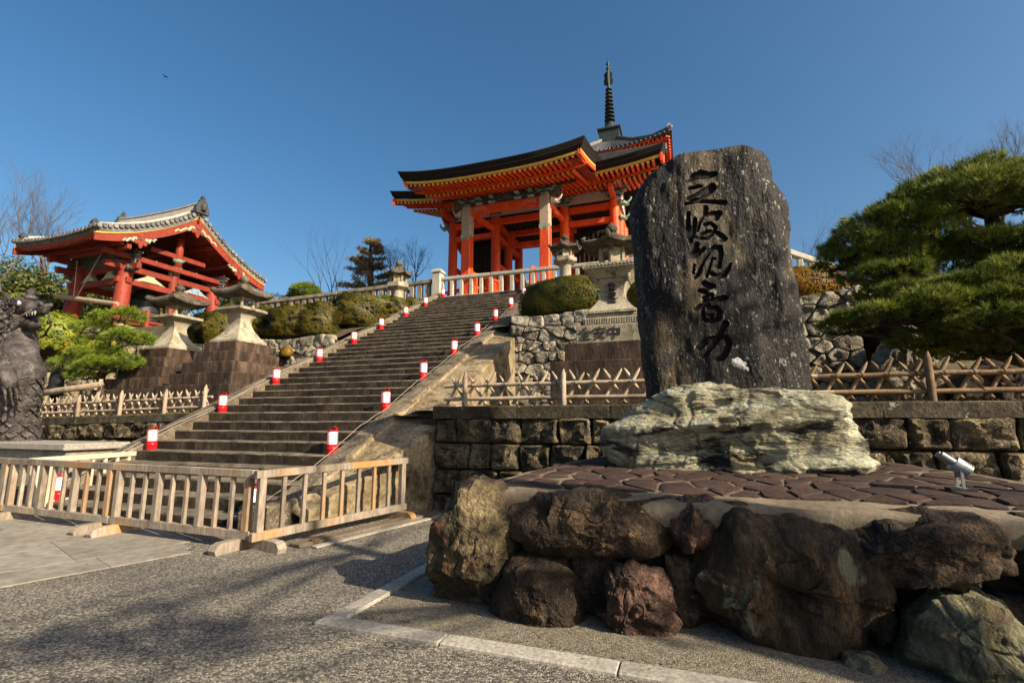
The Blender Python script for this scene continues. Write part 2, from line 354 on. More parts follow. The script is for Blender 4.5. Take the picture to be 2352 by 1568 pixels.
# ---------------------------------------------------------------- mesh helpers
class MB:
    """collects shapes in world coordinates; build() links them as one mesh object"""
    def __init__(self):
        self.v, self.f, self.m, self.n = [], [], [], 0
    def add(self, verts, faces, mi=0):
        verts = np.asarray(verts, float)
        o = self.n
        self.v.append(verts); self.n += len(verts)
        self.f.extend([tuple(i + o for i in f) for f in faces])
        self.m.extend([mi] * len(faces))
        return self
    def rings(self, rings, closed=True, cap0=True, cap1=True, mi=0):
        k = len(rings[0]); V = np.concatenate([np.asarray(r, float) for r in rings]); F = []
        for i in range(len(rings) - 1):
            for j in range(k if closed else k - 1):
                a, b = i * k + j, i * k + (j + 1) % k
                F.append((a, b, b + k, a + k))
        if closed and cap0: F.append(tuple(range(k - 1, -1, -1)))
        if closed and cap1: F.append(tuple(range((len(rings) - 1) * k, len(rings) * k)))
        return self.add(V, F, mi)
    def box(self, x0, x1, y0, y1, z0, z1, b=0.0, mi=0, mat=None, top=0.0):
        """axis box, edges chamfered by b; top widens (+) or narrows (-) the upper face"""
        def sec(z, s, g=0.0):
            a0, a1, c0, c1 = x0 + s - g, x1 - s + g, y0 + s - g, y1 - s + g
            if b <= 0: return [(a0, c0, z), (a1, c0, z), (a1, c1, z), (a0, c1, z)]
            e = b
            return [(a0 + e, c0, z), (a1 - e, c0, z), (a1, c0 + e, z), (a1, c1 - e, z), (a1 - e, c1, z), (a0 + e, c1, z), (a0, c1 - e, z), (a0, c0 + e, z)]
        if b > 0: rs = [sec(z0, b), sec(z0 + b, 0), sec(z1 - b, 0, top), sec(z1, b, top)]
        else: rs = [sec(z0, 0), sec(z1, 0, top)]
        if mat is not None: rs = [[tuple(mat @ Vector(p)) for p in r] for r in rs]
        return self.rings(rs, mi=mi)
    def beam(self, p, q, w, h, b=0.0, up=(0, 0, 1), mi=0):
        """rectangular bar from p to q, w wide and h high"""
        p, q = Vector(p), Vector(q)
        d = (q - p); L = d.length; d.normalize()
        u = Vector(up); s = d.cross(u)
        if s.length < 1e-5: s = d.cross(Vector((1, 0, 0)))
        s.normalize(); u = s.cross(d)
        m = Matrix((( s.x, u.x, -d.x, q.x), (s.y, u.y, -d.y, q.y), (s.z, u.z, -d.z, q.z), (0, 0, 0, 1)))
        return self.box(-w / 2, w / 2, -h / 2, h / 2, 0, L, b, mi, m)
    def tube(self, pts, rad, n=8, cap=True, mi=0):
        pts = [Vector(p) for p in pts]
        if not hasattr(rad, '__len__'): rad = [rad] * len(pts)
        rs = []
        prev = None
        for i, p in enumerate(pts):
            d = (pts[min(i + 1, len(pts) - 1)] - pts[max(i - 1, 0)])
            if d.length < 1e-9: d = Vector((0, 0, 1))
            d.normalize()
            if prev is None:
                s = d.cross(Vector((0, 0, 1)))
                if s.length < 0.05: s = d.cross(Vector((1, 0, 0)))
            else:
                s = prev - d * prev.dot(d)
            s.normalize(); prev = s
            t = d.cross(s)
            rs.append([tuple(p + (s * math.cos(a) + t * math.sin(a)) * rad[i]) for a in (2 * math.pi * k / n for k in range(n))])
        return self.rings(rs, cap0=cap, cap1=cap, mi=mi)
    def lathe(self, prof, c, n=16, mi=0, phase=0.0):
        rs = [[(c[0] + r * math.cos(2 * math.pi * k / n + phase), c[1] + r * math.sin(2 * math.pi * k / n + phase), c[2] + z) for k in range(n)] for r, z in prof]
        return self.rings(rs, mi=mi)
    def squares(self, prof, c, n=1, mi=0, up=None, yaw=0.0):
        """square lofts: prof of (half width, z); up lifts the corners by that much; n points per side"""
        rs = []
        for i, (r, z) in enumerate(prof):
            ring = []
            for side in range(4):
                for k in range(n):
                    t = -1 + 2 * k / n
                    x, y = [(t, -1), (1, t), (-t, 1), (-1, -t)][side]
                    lift = (up[i] if up else 0) * abs(x * y) ** 2.2
                    ca, sa = math.cos(yaw), math.sin(yaw)
                    ring.append((c[0] + r * (x * ca - y * sa), c[1] + r * (x * sa + y * ca), c[2] + z + lift))
            rs.append(ring)
        return self.rings(rs, mi=mi)
    def prism(self, poly, fn, a, b, mi=0):
        """2-D polygon pushed from depth a to depth b; fn maps (u, v, depth) to a point"""
        return self.rings([[fn(u, v, a) for u, v in poly], [fn(u, v, b) for u, v in poly]], mi=mi)
    def grid(self, P, mi=0, flip=False):
        """P: array (r, c, 3)"""
        r, c = P.shape[:2]
        F = []
        for i in range(r - 1):
            for j in range(c - 1):
                q = (i * c + j, i * c + j + 1, (i + 1) * c + j + 1, (i + 1) * c + j)
                F.append(q[::-1] if flip else q)
        return self.add(P.reshape(-1, 3), F, mi)
    def arr(self):
        return np.concatenate(self.v)
    def rough(self, amp, freq=3.0, octv=3, seed=0):
        V = self.arr()
        d = np.stack([fbm(V, freq, octv, seed + 11 * k) for k in range(3)], 1)
        self.v = [V + d * amp]
        return self
    def build(self, name, mats, parent=None, smooth=False, auto=None):
        V = self.arr() if self.v else np.zeros((0, 3))
        return link_mesh(name, V, self.f, mats, parent, smooth, self.m, auto)

def link_mesh(name, V, F, mats, parent=None, smooth=False, mi=None, auto=None):
    if parent is not None:
        V = V - np.array(BASE[parent.name])
    me = bpy.data.meshes.new(name)
    me.from_pydata(V.tolist(), [], F)
    if isinstance(mats, str): mats = [mats]
    for m in mats: me.materials.append(MATS[m])
    if mi is not None and len(mats) > 1: me.polygons.foreach_set('material_index', mi)
    if smooth:
        me.polygons.foreach_set('use_smooth', [True] * len(me.polygons))
        if auto: me.set_sharp_from_angle(angle=R(auto))
    me.update()
    o = bpy.data.objects.new(name, me)
    COL.objects.link(o)
    if parent is not None: o.parent = parent
    BASE[o.name] = BASE[parent.name] if parent is not None else (0, 0, 0)
    return o

BASE = {}
def tag(o, label=None, cat=None, group=None, kind=None):
    if label: o['label'] = label
    if cat: o['category'] = cat
    if group: o['group'] = group
    if kind: o['kind'] = kind
    return o
def thing(name, loc, label, cat, group=None):
    o = bpy.data.objects.new(name, None)
    o.empty_display_size = 0.3
    COL.objects.link(o)
    o.location = loc
    BASE[o.name] = tuple(loc)
    return tag(o, label, cat, group)
def single(o, label, cat, group=None):
    """a one-mesh thing: put its origin at its base"""
    me = o.data
    n = len(me.vertices); a = np.empty(n * 3); me.vertices.foreach_get('co', a); a = a.reshape(-1, 3)
    c = (a.min(0) + a.max(0)) / 2; c[2] = a[:, 2].min()
    me.vertices.foreach_set('co', (a - c).ravel()); me.update()
    o.location = c
    BASE[o.name] = tuple(c)
    return tag(o, label, cat, group)
def copy_tree(o, parent=None):
    c = o.copy(); COL.objects.link(c)
    if parent is not None: c.parent = parent
    for ch in list(o.children): copy_tree(ch, c)
    return c
def struct(o):
    return tag(o, kind='structure')
def share(name, src, loc, parent, rotz=0.0, scale=(1, 1, 1)):
    """another object that uses the mesh of src; loc in world coordinates"""
    o = bpy.data.objects.new(name, src.data)
    COL.objects.link(o); o.parent = parent
    b = BASE[parent.name]
    o.location = (loc[0] - b[0], loc[1] - b[1], loc[2] - b[2])
    o.rotation_euler = (0, 0, rotz); o.scale = scale
    BASE[o.name] = b
    return o

# ---- stones
def clip_poly(poly, a, n):
    """keep the side of the polygon where (p-a).n <= 0"""
    out = []
    for i in range(len(poly)):
        p, q = poly[i], poly[(i + 1) % len(poly)]
        dp = (p[0] - a[0]) * n[0] + (p[1] - a[1]) * n[1]
        dq = (q[0] - a[0]) * n[0] + (q[1] - a[1]) * n[1]
        if dp <= 0: out.append(p)
        if dp * dq < 0:
            t = dp / (dp - dq); out.append((p[0] + t * (q[0] - p[0]), p[1] + t * (q[1] - p[1])))
    return out
def cells(pts, outline):
    """Voronoi cells of pts cut to a convex outline"""
    res = []
    P = np.array(pts)
    for i, p in enumerate(pts):
        poly = list(outline)
        d = np.hypot(P[:, 0] - p[0], P[:, 1] - p[1])
        for j in np.argsort(d)[1:22]:
            q = pts[j]
            poly = clip_poly(poly, ((p[0] + q[0]) / 2, (p[1] + q[1]) / 2), (q[0] - p[0], q[1] - p[1]))
            if len(poly) < 3: break
        if len(poly) >= 3: res.append(poly)
    return res
def relax(pts, outline, k=2):
    for _ in range(k):
        c = cells(pts, outline)
        pts = [(sum(p[0] for p in q) / len(q), sum(p[1] for p in q) / len(q)) for q in c]
    return pts
def shrink_poly(poly, g):
    """inset a convex polygon by g"""
    A = sum(poly[i][0] * poly[(i + 1) % len(poly)][1] - poly[(i + 1) % len(poly)][0] * poly[i][1] for i in range(len(poly)))
    if A < 0: poly = poly[::-1]
    out = list(poly)
    for i in range(len(poly)):
        p, q = poly[i], poly[(i + 1) % len(poly)]
        dx, dy = q[0] - p[0], q[1] - p[1]; L = math.hypot(dx, dy)
        if L < 1e-6: continue
        n = (dy / L, -dx / L)
        out = clip_poly(out, (p[0] - n[0] * g, p[1] - n[1] * g), n)
        if len(out) < 3: return []
    return out
def smooth_poly(poly, k=1, w=0.25, maxseg=0.2):
    for _ in range(k):
        o = []
        for i in range(len(poly)):
            p, q = poly[i], poly[(i + 1) % len(poly)]
            o.append((p[0] + w * (q[0] - p[0]), p[1] + w * (q[1] - p[1])))
            o.append((q[0] + w * (p[0] - q[0]), q[1] + w * (p[1] - q[1])))
        poly = o
    o = []
    for i in range(len(poly)):
        p, q = poly[i], poly[(i + 1) % len(poly)]
        L = math.hypot(q[0] - p[0], q[1] - p[1]); n = max(1, int(L / maxseg))
        for t in range(n): o.append((p[0] + (q[0] - p[0]) * t / n, p[1] + (q[1] - p[1]) * t / n))
    return o
def face_stone(poly, fn, depth, bulge, seed, mat, parent, name='stone', rough=0.02, freq=6.0, w=0.22, maxseg=0.16, craggy=0.0):
    """a wall stone: outline in the wall plane, face bulging outwards; fn(u, v, out) gives the point"""
    poly = smooth_poly(poly, 1, w, maxseg)
    n = len(poly)
    cx = sum(p[0] for p in poly) / n; cy = sum(p[1] for p in poly) / n
    def ring(s, d): return [(cx + (u - cx) * s, cy + (v - cy) * s, d) for u, v in poly]
    rs = [ring(0.97, -depth), ring(1.0, -0.02), ring(0.965, bulge * 0.6), ring(0.84, bulge * 0.92), ring(0.66, bulge), ring(0.44, bulge), ring(0.2, bulge)]
    A = np.array([p for r in rs for p in r])
    nz = fbm(np.stack([A[:, 0], A[:, 1], A[:, 2] * 0 + seed * 3.1], 1), freq, 3, seed % 97)
    nx = fbm(np.stack([A[:, 0], A[:, 1], A[:, 2] * 0 + seed * 1.7], 1), freq * 0.7, 2, seed % 89 + 5)
    fr = np.repeat([0, 0.15, 0.6, 1.0, 1.0, 1.0, 1.0], n)
    A[:, 2] += nz * rough * 1.6 * fr
    if craggy:
        B = np.stack([A[:, 0], A[:, 1], A[:, 2] * 0 + seed * 5.3], 1)
        A[:, 2] += craggy * fr * (np.round(1.6 * fbm(B, 3.3, 2, seed % 71)) * .5 + .5 * (fbm(B, 7.0, 3, seed % 61, ridged=True) - .3)) + craggy * .9 * fr * ((A[:, 0] - cx) * math.sin(seed * 2.4) + (A[:, 1] - cy) * math.cos(seed * 1.7)) * 3
    A[:, 0] += nx * rough * 0.8; A[:, 1] += nz * rough * 0.5
    V = np.array([fn(*p) for p in A])
    mb = MB(); mb.rings([V[i * n:(i + 1) * n] for i in range(7)])
    return mb.build(name, mat, parent, smooth=True, auto=30)

def pillow_rock(outline, fn, front, back, mat, name, parent=None, seed=0, rough=0.05, freq=3.0, na=72, nr=22, p=2.6, ridge=0.6, lean=0.0, facets=0, cracks=0.0):
    """boulder whose silhouette in the (u, v) plane is the given outline; domed towards the viewer side by front and away by back"""
    pts = np.array(smooth_poly(outline, 1, 0.16, 9.0) if facets else smooth_poly(outline, 2, 0.25, 9.0))
    seg = np.hypot(*(np.roll(pts, -1, 0) - pts).T); cum = np.concatenate([[0], np.cumsum(seg)])
    t = np.linspace(0, cum[-1], na, endpoint=False)
    P2 = np.vstack([pts, pts[:1]])
    ou = np.interp(t, cum, P2[:, 0]); ov = np.interp(t, cum, P2[:, 1])
    cu, cv = ou.mean(), ov.mean()
    rings, outs = [], []
    rr = [0.03] + list(np.linspace(0.12, 1, nr))
    prof = [(r, front * (1 - r ** p) ** (1 / p)) for r in rr] + [(r, -back * (1 - r ** p) ** (1 / p)) for r in rr[-2::-1]]
    for r, d in prof:
        rings.append(np.stack([cu + (ou - cu) * r, cv + (ov - cv) * r, np.full(na, d)], 1))
    A = np.concatenate(rings)
    A[:, 2] += lean * (A[:, 1] - cv)
    c = np.array([cu, cv, 0]); dirs = A - c
    ln = np.linalg.norm(dirs, axis=1, keepdims=True) + 1e-6
    nrm = dirs / ln
    q = A + seed * 7.7
    # flat broken faces: random planes shave the bulging side
    rk = np.random.default_rng(seed + 1000)
    ext = A.max(0) - A.min(0)
    Q = (A - c) / ext
    for _ in range(facets):
        nv = rk.normal(0, 1, 3); nv[2] = abs(nv[2]) * 1.3 + .25; nv /= np.linalg.norm(nv)
        s_ = Q @ nv; lim = s_.max() * rk.uniform(.68, .96)
        over = np.clip(s_ - lim, 0, None)
        Q = Q - over[:, None] * nv * .9
    A = c + Q * ext
    disp = rough * (fbm(q, freq, 5, seed) * 0.8 + ridge * (fbm(q + 31, freq * 0.8, 4, seed + 3, ridged=True) - 0.4))
    wob = q + .25 * np.stack([fbm(q, freq, 2, seed + 8), fbm(q + 4, freq, 2, seed + 9), fbm(q + 8, freq, 2, seed + 10)], 1)
    crack = np.clip(1 - np.abs(vnoise(wob * freq * .75, seed + 21)) / .07, 0, 1) + .6 * np.clip(1 - np.abs(vnoise(wob * freq * 1.7, seed + 22)) / .09, 0, 1)
    disp = disp - rough * .8 * crack * cracks
    A = A + nrm * disp[:, None]
    V = np.array([fn(*x) for x in A])
    mb = MB(); mb.rings([V[i * na:(i + 1) * na] for i in range(len(prof))])
    return mb.build(name, mat, parent, smooth=True, auto=26 if facets else 38)

# ---- foliage
def needles(centers, axes, length, width, per, spread=0.7, seed=0):
    """tufts of needles: thin triangles fanning round each tuft's axis"""
    r = np.random.default_rng(seed)
    n = len(centers)
    C = np.repeat(centers, per, 0); A = np.repeat(axes, per, 0)
    d = A + r.normal(0, spread, (n * per, 3)); d /= np.linalg.norm(d, axis=1, keepdims=True)
    s = np.cross(d, r.normal(0, 1, (n * per, 3))); s /= np.linalg.norm(s, axis=1, keepdims=True) + 1e-9
    L = length * r.uniform(0.6, 1.15, (n * per, 1))
    V = np.stack([C + s * width, C - s * width, C + d * L], 1).reshape(-1, 3)
    F = np.arange(n * per * 3).reshape(-1, 3)
    return V, F
def leaves(centers, normals, size, seed=0, tilt=0.6, aspect=0.6):
    r = np.random.default_rng(seed)
    n = len(centers)
    d = normals + r.normal(0, tilt, (n, 3)); d /= np.linalg.norm(d, axis=1, keepdims=True)
    a = np.cross(d, r.normal(0, 1, (n, 3))); a /= np.linalg.norm(a, axis=1, keepdims=True) + 1e-9
    b = np.cross(d, a)
    s = size * r.uniform(0.6, 1.25, (n, 1))
    V = np.stack([centers - a * s, centers - b * s * aspect, centers + a * s, centers + b * s * aspect], 1).reshape(-1, 3)
    F = np.arange(n * 4).reshape(-1, 4)
    return V, F
def link_np(name, V, F, mat, parent=None):
    if parent is not None: V = V - np.array(BASE[parent.name])
    me = bpy.data.meshes.new(name)
    k = F.shape[1]
    me.vertices.add(len(V)); me.vertices.foreach_set('co', V.astype(np.float32).ravel())
    me.loops.add(F.size); me.loops.foreach_set('vertex_index', F.astype(np.int32).ravel())
    me.polygons.add(len(F)); me.polygons.foreach_set('loop_start', np.arange(0, F.size, k, dtype=np.int32))
    me.update(calc_edges=True); me.validate()
    me.materials.append(MATS[mat])
    o = bpy.data.objects.new(name, me); COL.objects.link(o)
    if parent is not None: o.parent = parent
    BASE[o.name] = BASE[parent.name] if parent is not None else (0, 0, 0)
    return o
def branches(mb, p, d, length, rad, depth, r, bend=0.25, split=(2, 3), shrink=0.72, n=5, up=0.08, ends=None, spread=0.6):
    """recursive limbs into mb"""
    pts, rads = [Vector(p)], [rad]
    d = Vector(d).normalized(); q = Vector(p)
    k = 4
    for i in range(k):
        d = (d + Vector((r.uniform(-bend, bend), r.uniform(-bend, bend), r.uniform(-bend, bend) + up))).normalized()
        q = q + d * (length / k); pts.append(q); rads.append(rad * (1 - 0.4 * (i + 1) / k))
    mb.tube(pts, rads, n, cap=(depth == 0))
    if ends is not None and depth <= 1: ends.append((tuple(q), tuple(d)))
    if depth == 0: return
    for s in range(r.randint(*split)):
        t = r.choice([2, 3, 4]) if s else 4
        dd = (d + Vector((r.uniform(-spread, spread), r.uniform(-spread, spread), r.uniform(-spread * 0.6, spread)))).normalized()
        branches(mb, pts[t], dd, length * shrink * r.uniform(0.75, 1.1), rads[t] * 0.68, depth - 1, r, bend, split, shrink, max(3, n - 1), up, ends, spread)

# ================================================================ SETTING
# ---- ground sheet, aggregate strip, pale path, kerbs
mb = MB(); mb.add([(-1500, -1500, 0), (1500, -1500, 0), (1500, 1500, 0), (-1500, 1500, 0)], [(0, 1, 2, 3)])
ground = struct(mb.build('ground', 'asphalt'))
mb = MB(); mb.add([(-2.50, 3.40, 0.005), (9, 3.40, 0.005), (9, 7.9, 0.005), (-2.50, 7.9, 0.005)], [(0, 1, 2, 3)])
pavement = struct(mb.build('pavement', 'fine_aggregate'))
rr = random.Random(3)
x = -2.72
while x < 8:
    L = rr.uniform(0.95, 1.35)
    MB().box(x + 0.004, x + L - 0.004, 3.235 + rr.uniform(-.004, .004), 3.40, -0.05, 0.022 + rr.uniform(0, 0.006), 0.008).rough(0.003, 9).build('kerb_stone', 'kerb_granite', pavement)
    x += L
y = 3.405
while y < 7.5:
    L = rr.uniform(0.9, 1.2)
    MB().box(-2.70, -2.545, y + 0.004, min(y + L, 7.9) - 0.004, -0.05, 0.020 + rr.uniform(0, 0.006), 0.008).rough(0.003, 9).build('kerb_stone', 'kerb_granite', pavement)
    y += L
# pale stone path laid in strips that run towards the stairs
path = bpy.data.objects.new('path', None); COL.objects.link(path); BASE['path'] = (0, 0, 0); struct(path)
e = Vector((0.33, 0.944, 0)); nl = Vector((-0.944, 0.33, 0)); o0 = Vector((-6.0, 2.95, 0))
for (a, b, z) in ((0, 0.26, 0.012), (0.265, 0.60, 0.008), (0.605, 1.95, 0.010), (1.955, 3.3, 0.009), (3.305, 4.7, 0.011), (4.705, 6.1, 0.009), (6.105, 7.6, 0.010)):
    t = -6.0 + rr.uniform(-1, 0)
    tend = 1.55 + 0.35 * a
    while t < tend:
        L = min(rr.uniform(1.3, 2.4), tend - t)
        if L < 0.2: break
        m_ = MB()
        q = [o0 + nl * a + e * (t + .003), o0 + nl * a + e * (t + L - .003), o0 + nl * b + e * (t + L - .003), o0 + nl * b + e * (t + .003)]
        m_.rings([[(p.x, p.y, -0.02) for p in q], [(p.x, p.y, z) for p in q]])
        m_.build('paving_slab', 'pale_paving', path)
        t += L

# ---- terraces and banks
def sheet(name, xs, ys, zf, mat, amp=0.03, freq=1.2, seed=0):
    X, Y = np.meshgrid(xs, ys)
    Z = zf(X, Y)
    P = np.stack([X, Y, Z], 2)
    P[:, :, 2] += amp * fbm(P.reshape(-1, 3) * [1, 1, 0], freq, 3, seed).reshape(Z.shape)
    return struct(MB().grid(P).build(name, mat, smooth=True))
SL = 0.019
def ztl(x): return 1.72 - SL * np.clip(-10.75 - x, 0, 14)           # top of the left wall's coping
sheet('terrace', np.arange(-5.0, 32, 0.5), np.linspace(8.16, 13.3, 16), lambda X, Y: 1.68 + 0 * X, 'moss_soil', 0.04, 1.5, 1)
sheet('terrace', np.arange(-60, -10.2, 0.7), np.linspace(9.05, 13.6, 14), lambda X, Y: ztl(X) - 0.05, 'moss_soil', 0.03, 1.5, 2)
def bankz(X, Y):
    return 4.25 + (6.85 - 4.25) * np.clip((Y - 13.3) / 6.0, 0, 1)
def bank_right(X, Y):
    return bankz(X, Y) - np.clip((X - 3.6) * 1.25, 0, 3.2)
sheet('bank', np.arange(-5.35, 30, 0.45), np.linspace(13.15, 20.0, 20), bank_right, 'bank_soil', 0.05, 1.0, 3)
def bank_left(X, Y):
    z = bankz(X, Y)
    f = np.clip((-X - 17) / 3, 0, 1)
    flat = 4.2 + 1.4 * np.clip((Y - 13.3) / 1.2, 0, 1) + 1.0 * np.clip((Y - 22) / 5, 0, 1)
    return z * (1 - f) + flat * f
sheet('bank', np.arange(-60, -10.5, 0.6), np.linspace(13.3, 27.0, 30), bank_left, 'bank_soil', 0.05, 1.0, 4)
def plat(X, Y):
    return 6.92 + 0 * X + np.clip((Y - 45) * 0.08, 0, 3.0) - np.clip((X - 4) * 0.35, 0, 3.5)
sheet('plateau', np.arange(-20, 40, 2.0), np.linspace(19.2, 90, 30), plat, 'plateau_gravel', 0.04, 0.5, 5)
def hillz(X, Y):
    d = np.hypot(X, Y)
    az = np.degrees(np.arctan2(X, Y))
    base = np.clip((d - 60) / 120, 0, 1)
    top = np.interp(az, [-95, -75, -62, -52, -47, -43, -40, -36, -20, 30], [30, 30, 30, 30, 29, 29, 27, 22, 16, 16])
    return 6.0 + base * (top - 6.0)
X, Y = np.meshgrid(np.arange(-330, 90, 3.5), np.arange(50, 260, 3.5))
Z = hillz(X, Y)
P = np.stack([X, Y, Z], 2); fl = P.reshape(-1, 3)
Z += (1.6 * fbm(fl * [1, 1, 0], 0.05, 4, 9) + 1.5 * np.abs(fbm(fl * [1, 1, 0], 0.24, 3, 4))).reshape(Z.shape)
P[:, :, 2] = Z
struct(MB().grid(P).build('hill', 'hill_forest', smooth=True))

# ---- staircase
RISE, RUN, Y0, NS = 0.188, 0.38, 5.35, 37
SXL, SXR = -10.30, -5.60
stairs = thing('stone_staircase', (-7.95, 5.3, 0), 'long straight flight of dark weathered stone steps climbing to the orange gate', 'staircase')
rr = random.Random(21)
for i in range(NS):
    yf = Y0 + i * RUN; zt = (i + 1) * RISE
    cuts = [SXL]
    while cuts[-1] < SXR - 0.9:
        cuts.append(min(cuts[-1] + rr.uniform(0.9, 1.9), SXR))
    cuts[-1] = SXR
    for a, b in zip(cuts[:-1], cuts[1:]):
        dz = rr.uniform(-.006, .006); dy = rr.uniform(-.006, .006)
        x0, x1, y0, y1, z0, z1 = a + .004, b - .004, yf + dy, yf + RUN + 0.06, zt - RISE - 0.05, zt + dz
        n = max(2, int((x1 - x0) / 0.16)); c = 0.016
        xs = np.linspace(x0, x1, n + 1)
        prof = [(y0 + .01, z0), (y0, z1 - c * 1.5), (y0 + c * 0.4, z1 - c * 0.4), (y0 + c * 1.6, z1), (y0 + RUN * .6, z1 + .002), (y1, z1), (y1, z0)]
        Pg = np.array([[(xx, py, pz) for xx in xs] for py, pz in prof])
        nzv = fbm(Pg.reshape(-1, 3), 7, 3, i).reshape(Pg.shape[:2])
        Pg[:, :, 2] += nzv * 0.006; Pg[:, :, 1] += nzv * 0.006
        m_ = MB(); k = n + 1
        V = Pg.reshape(-1, 3); F = []; mi = []
        for r_ in range(len(prof) - 1):
            for j in range(n):
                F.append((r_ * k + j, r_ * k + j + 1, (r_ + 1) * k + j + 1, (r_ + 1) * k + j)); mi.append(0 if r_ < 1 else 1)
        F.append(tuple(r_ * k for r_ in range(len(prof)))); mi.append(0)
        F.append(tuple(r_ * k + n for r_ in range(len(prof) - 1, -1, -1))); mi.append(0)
        link_mesh('step', V, F, ['riser_stone', 'tread_stone'], stairs, False, mi)  # stained risers, worn treads; the treads' stronger light is in the colour too
def nosing(y): return RISE + (y - Y0) * RISE / RUN
YT = Y0 + NS * RUN
# sloping kerb stones each side
def curb(x0, x1, ya, yb, lift, seed, first=True):
    r = random.Random(seed)
    y = ya
    while y < yb - 0.3:
        L = r.uniform(1.3, 2.1); y2 = min(y + L, yb)
        if yb - y2 < 0.6: y2 = yb
        m_ = MB(); rs = []
        k = max(3, int((y2 - y) / 0.2))
        for i in range(k + 1):
            yy = y + .004 + (y2 - y - .008) * i / k; z = nosing(yy) + lift; c = .025
            rs.append([(x0, yy, z - .5), (x0, yy, z - c), (x0 + c, yy, z), ((x0 + x1) / 2, yy, z + .006), (x1 - c, yy, z), (x1, yy, z - c), (x1, yy, z - .5)])
        m_.rings(rs); m_.rough(0.010, 4, 3, seed + int(y * 10)); m_.build('curb_stone', 'curb_stone', stairs)
        y = y2
curb(-5.60, -5.20, 5.62, YT + 0.3, 0.05, 5)
curb(-10.72, -10.30, 5.62, YT + 0.3, 0.06, 8)
for xa, xb in ((-5.64, -5.17), (-10.76, -10.28)):
    MB().box(xa, xb, 5.14, 5.615, -0.05, 0.42, 0.03).rough(0.012, 5, 3, 3).build('newel_block', 'curb_stone', stairs)
# right flank wall: smooth-faced stone skirt that flares out from the kerb to the retaining wall
def flank(x_edge, sgn, ya, yb, wfun, zbase, name, mat, seed):
    ys = np.arange(ya, yb + 0.01, 0.09)
    rows = []
    for yy in ys:
        zc = max(nosing(yy) + 0.02, zbase + 0.05); w = wfun(yy); h = zc - zbase
        prof = [(0.0, zc), (0.02, zc - 0.06), (w * 0.5, zc - 0.08), (w * 0.96, zc - 0.11), (w * 0.995, zc - 0.15), (w * 1.0, zc - 0.16 - 0.45 * h), (w * 1.02, zbase - 0.05)]
        t = np.sort(np.concatenate([np.linspace(0, len(prof) - 1, 20), np.arange(1, len(prof) - 1)]))
        px = np.interp(t, range(len(prof)), [p[0] for p in prof]); pz = np.interp(t, range(len(prof)), [p[1] for p in prof])
        rows.append(np.stack([x_edge + sgn * px, np.full(len(t), yy), pz], 1))
    P = np.array(rows); fl = P.reshape(-1, 3)
    d = 0.018 * fbm(fl, 1.6, 4, seed) + 0.014 * (fbm(fl, 3.2, 3, seed + 7, ridged=True) - .4)
    P[:, :, 0] += sgn * d.reshape(P.shape[:2]) * np.clip((nosing(P[:, :, 1]) - P[:, :, 2]) * 4, 0, 1)
    return MB().grid(P, flip=sgn < 0).build(name, mat, stairs, smooth=True, auto=40)
flank(-5.19, 1, 5.6, 8.9, lambda y: 0.10 + 0.33 * (min(y, 8.0) - 5.4), 0.0, 'flank_wall', 'flank_stone', 3)
flank(-5.19, 1, 8.02, 13.3, lambda y: max(0.72, 0.97 - 0.25 * (y - 8.0)), 1.62, 'flank_wall', 'flank_stone', 4)
flank(-5.19, 1, 13.2, YT + .3, lambda y: 0.12, 4.0, 'flank_wall', 'flank_stone', 6)
flank(-10.73, -1, 5.6, 9.2, lambda y: 0.06 + 0.05 * (y - 5.4), 0.0, 'flank_wall', 'flank_stone', 5)
flank(-10.73, -1, 8.9, YT + .3, lambda y: 0.10, 1.5, 'flank_wall', 'flank_stone', 7)
# white cables lying along both kerbs
def cable(pts, rad, name, mat, label, n=5):
    m_ = MB(); m_.tube(pts, rad, n); return single(m_.build(name, mat, smooth=True), label, 'cable')
for xk, s, lb in ((-10.26, 5, 'thin pale cable draped up the steps along the left kerb'), (-5.63, 9, 'thin pale cable draped up the steps along the right kerb')):
    r = random.Random(s); pts = []
    y = 5.5
    while y < YT:
        ph = ((y - Y0) / (4 * RUN)) % 1.0
        pts.append((xk + 0.03 * math.sin(y * 3.1) + r.uniform(-.012, .012), y, nosing(y) + 0.055 + 0.02 * abs(math.sin(ph * math.pi)) + r.uniform(-.006, .006))); y += 0.13
    cable(pts, 0.0045, 'power_cable', 'cable_white', lb)
r = random.Random(4); pts = []
y = 5.5
while y < YT:
    pts.append((-10.40 + 0.09 * math.sin(y * 2.3), y, nosing(y) + 0.075)); y += 0.13
cable(pts, 0.007, 'power_cable', 'cable_white', 'pale cable lying on top of the left kerb stones of the staircase')

# ---- retaining walls
def block_wall(root, xa, xb, fn, rows, bw, mat, seed, bulge, gap=0.012, skew=0.0, rough=0.022):
    """coursed rough-faced blocks; rows = list of (z0, z1)"""
    r = random.Random(seed); k = 0
    for (z0, z1) in rows:
        x = xa + r.uniform(-.15, 0)
        while x < xb:
            w = r.uniform(*bw)
            if xb - (x + w) < bw[0] * .6: w = xb - x + .02
            j = [r.uniform(-.02, .02) for _ in range(8)]
            a0, a1 = max(x, xa) + gap / 2, x + w - gap / 2
            sk = skew * (z1 - z0)
            if a1 - a0 > 0.1:
                poly = [(a0 + j[0] - sk, z0 + gap / 2 + abs(j[1]) * .5), (a1 + j[2] - sk, z0 + gap / 2 + abs(j[3]) * .5), (a1 + j[4] + sk, z1 - gap / 2 - abs(j[5]) * .5), (a0 + j[6] + sk, z1 - gap / 2 - abs(j[7]) * .5)]
                face_stone(poly, fn, 0.16, bulge * r.uniform(.6, 1.3), seed * 100 + k, mat, root, 'stone_block', rough, 5.5, 0.05, 0.085, .075)
            k += 1; x += w
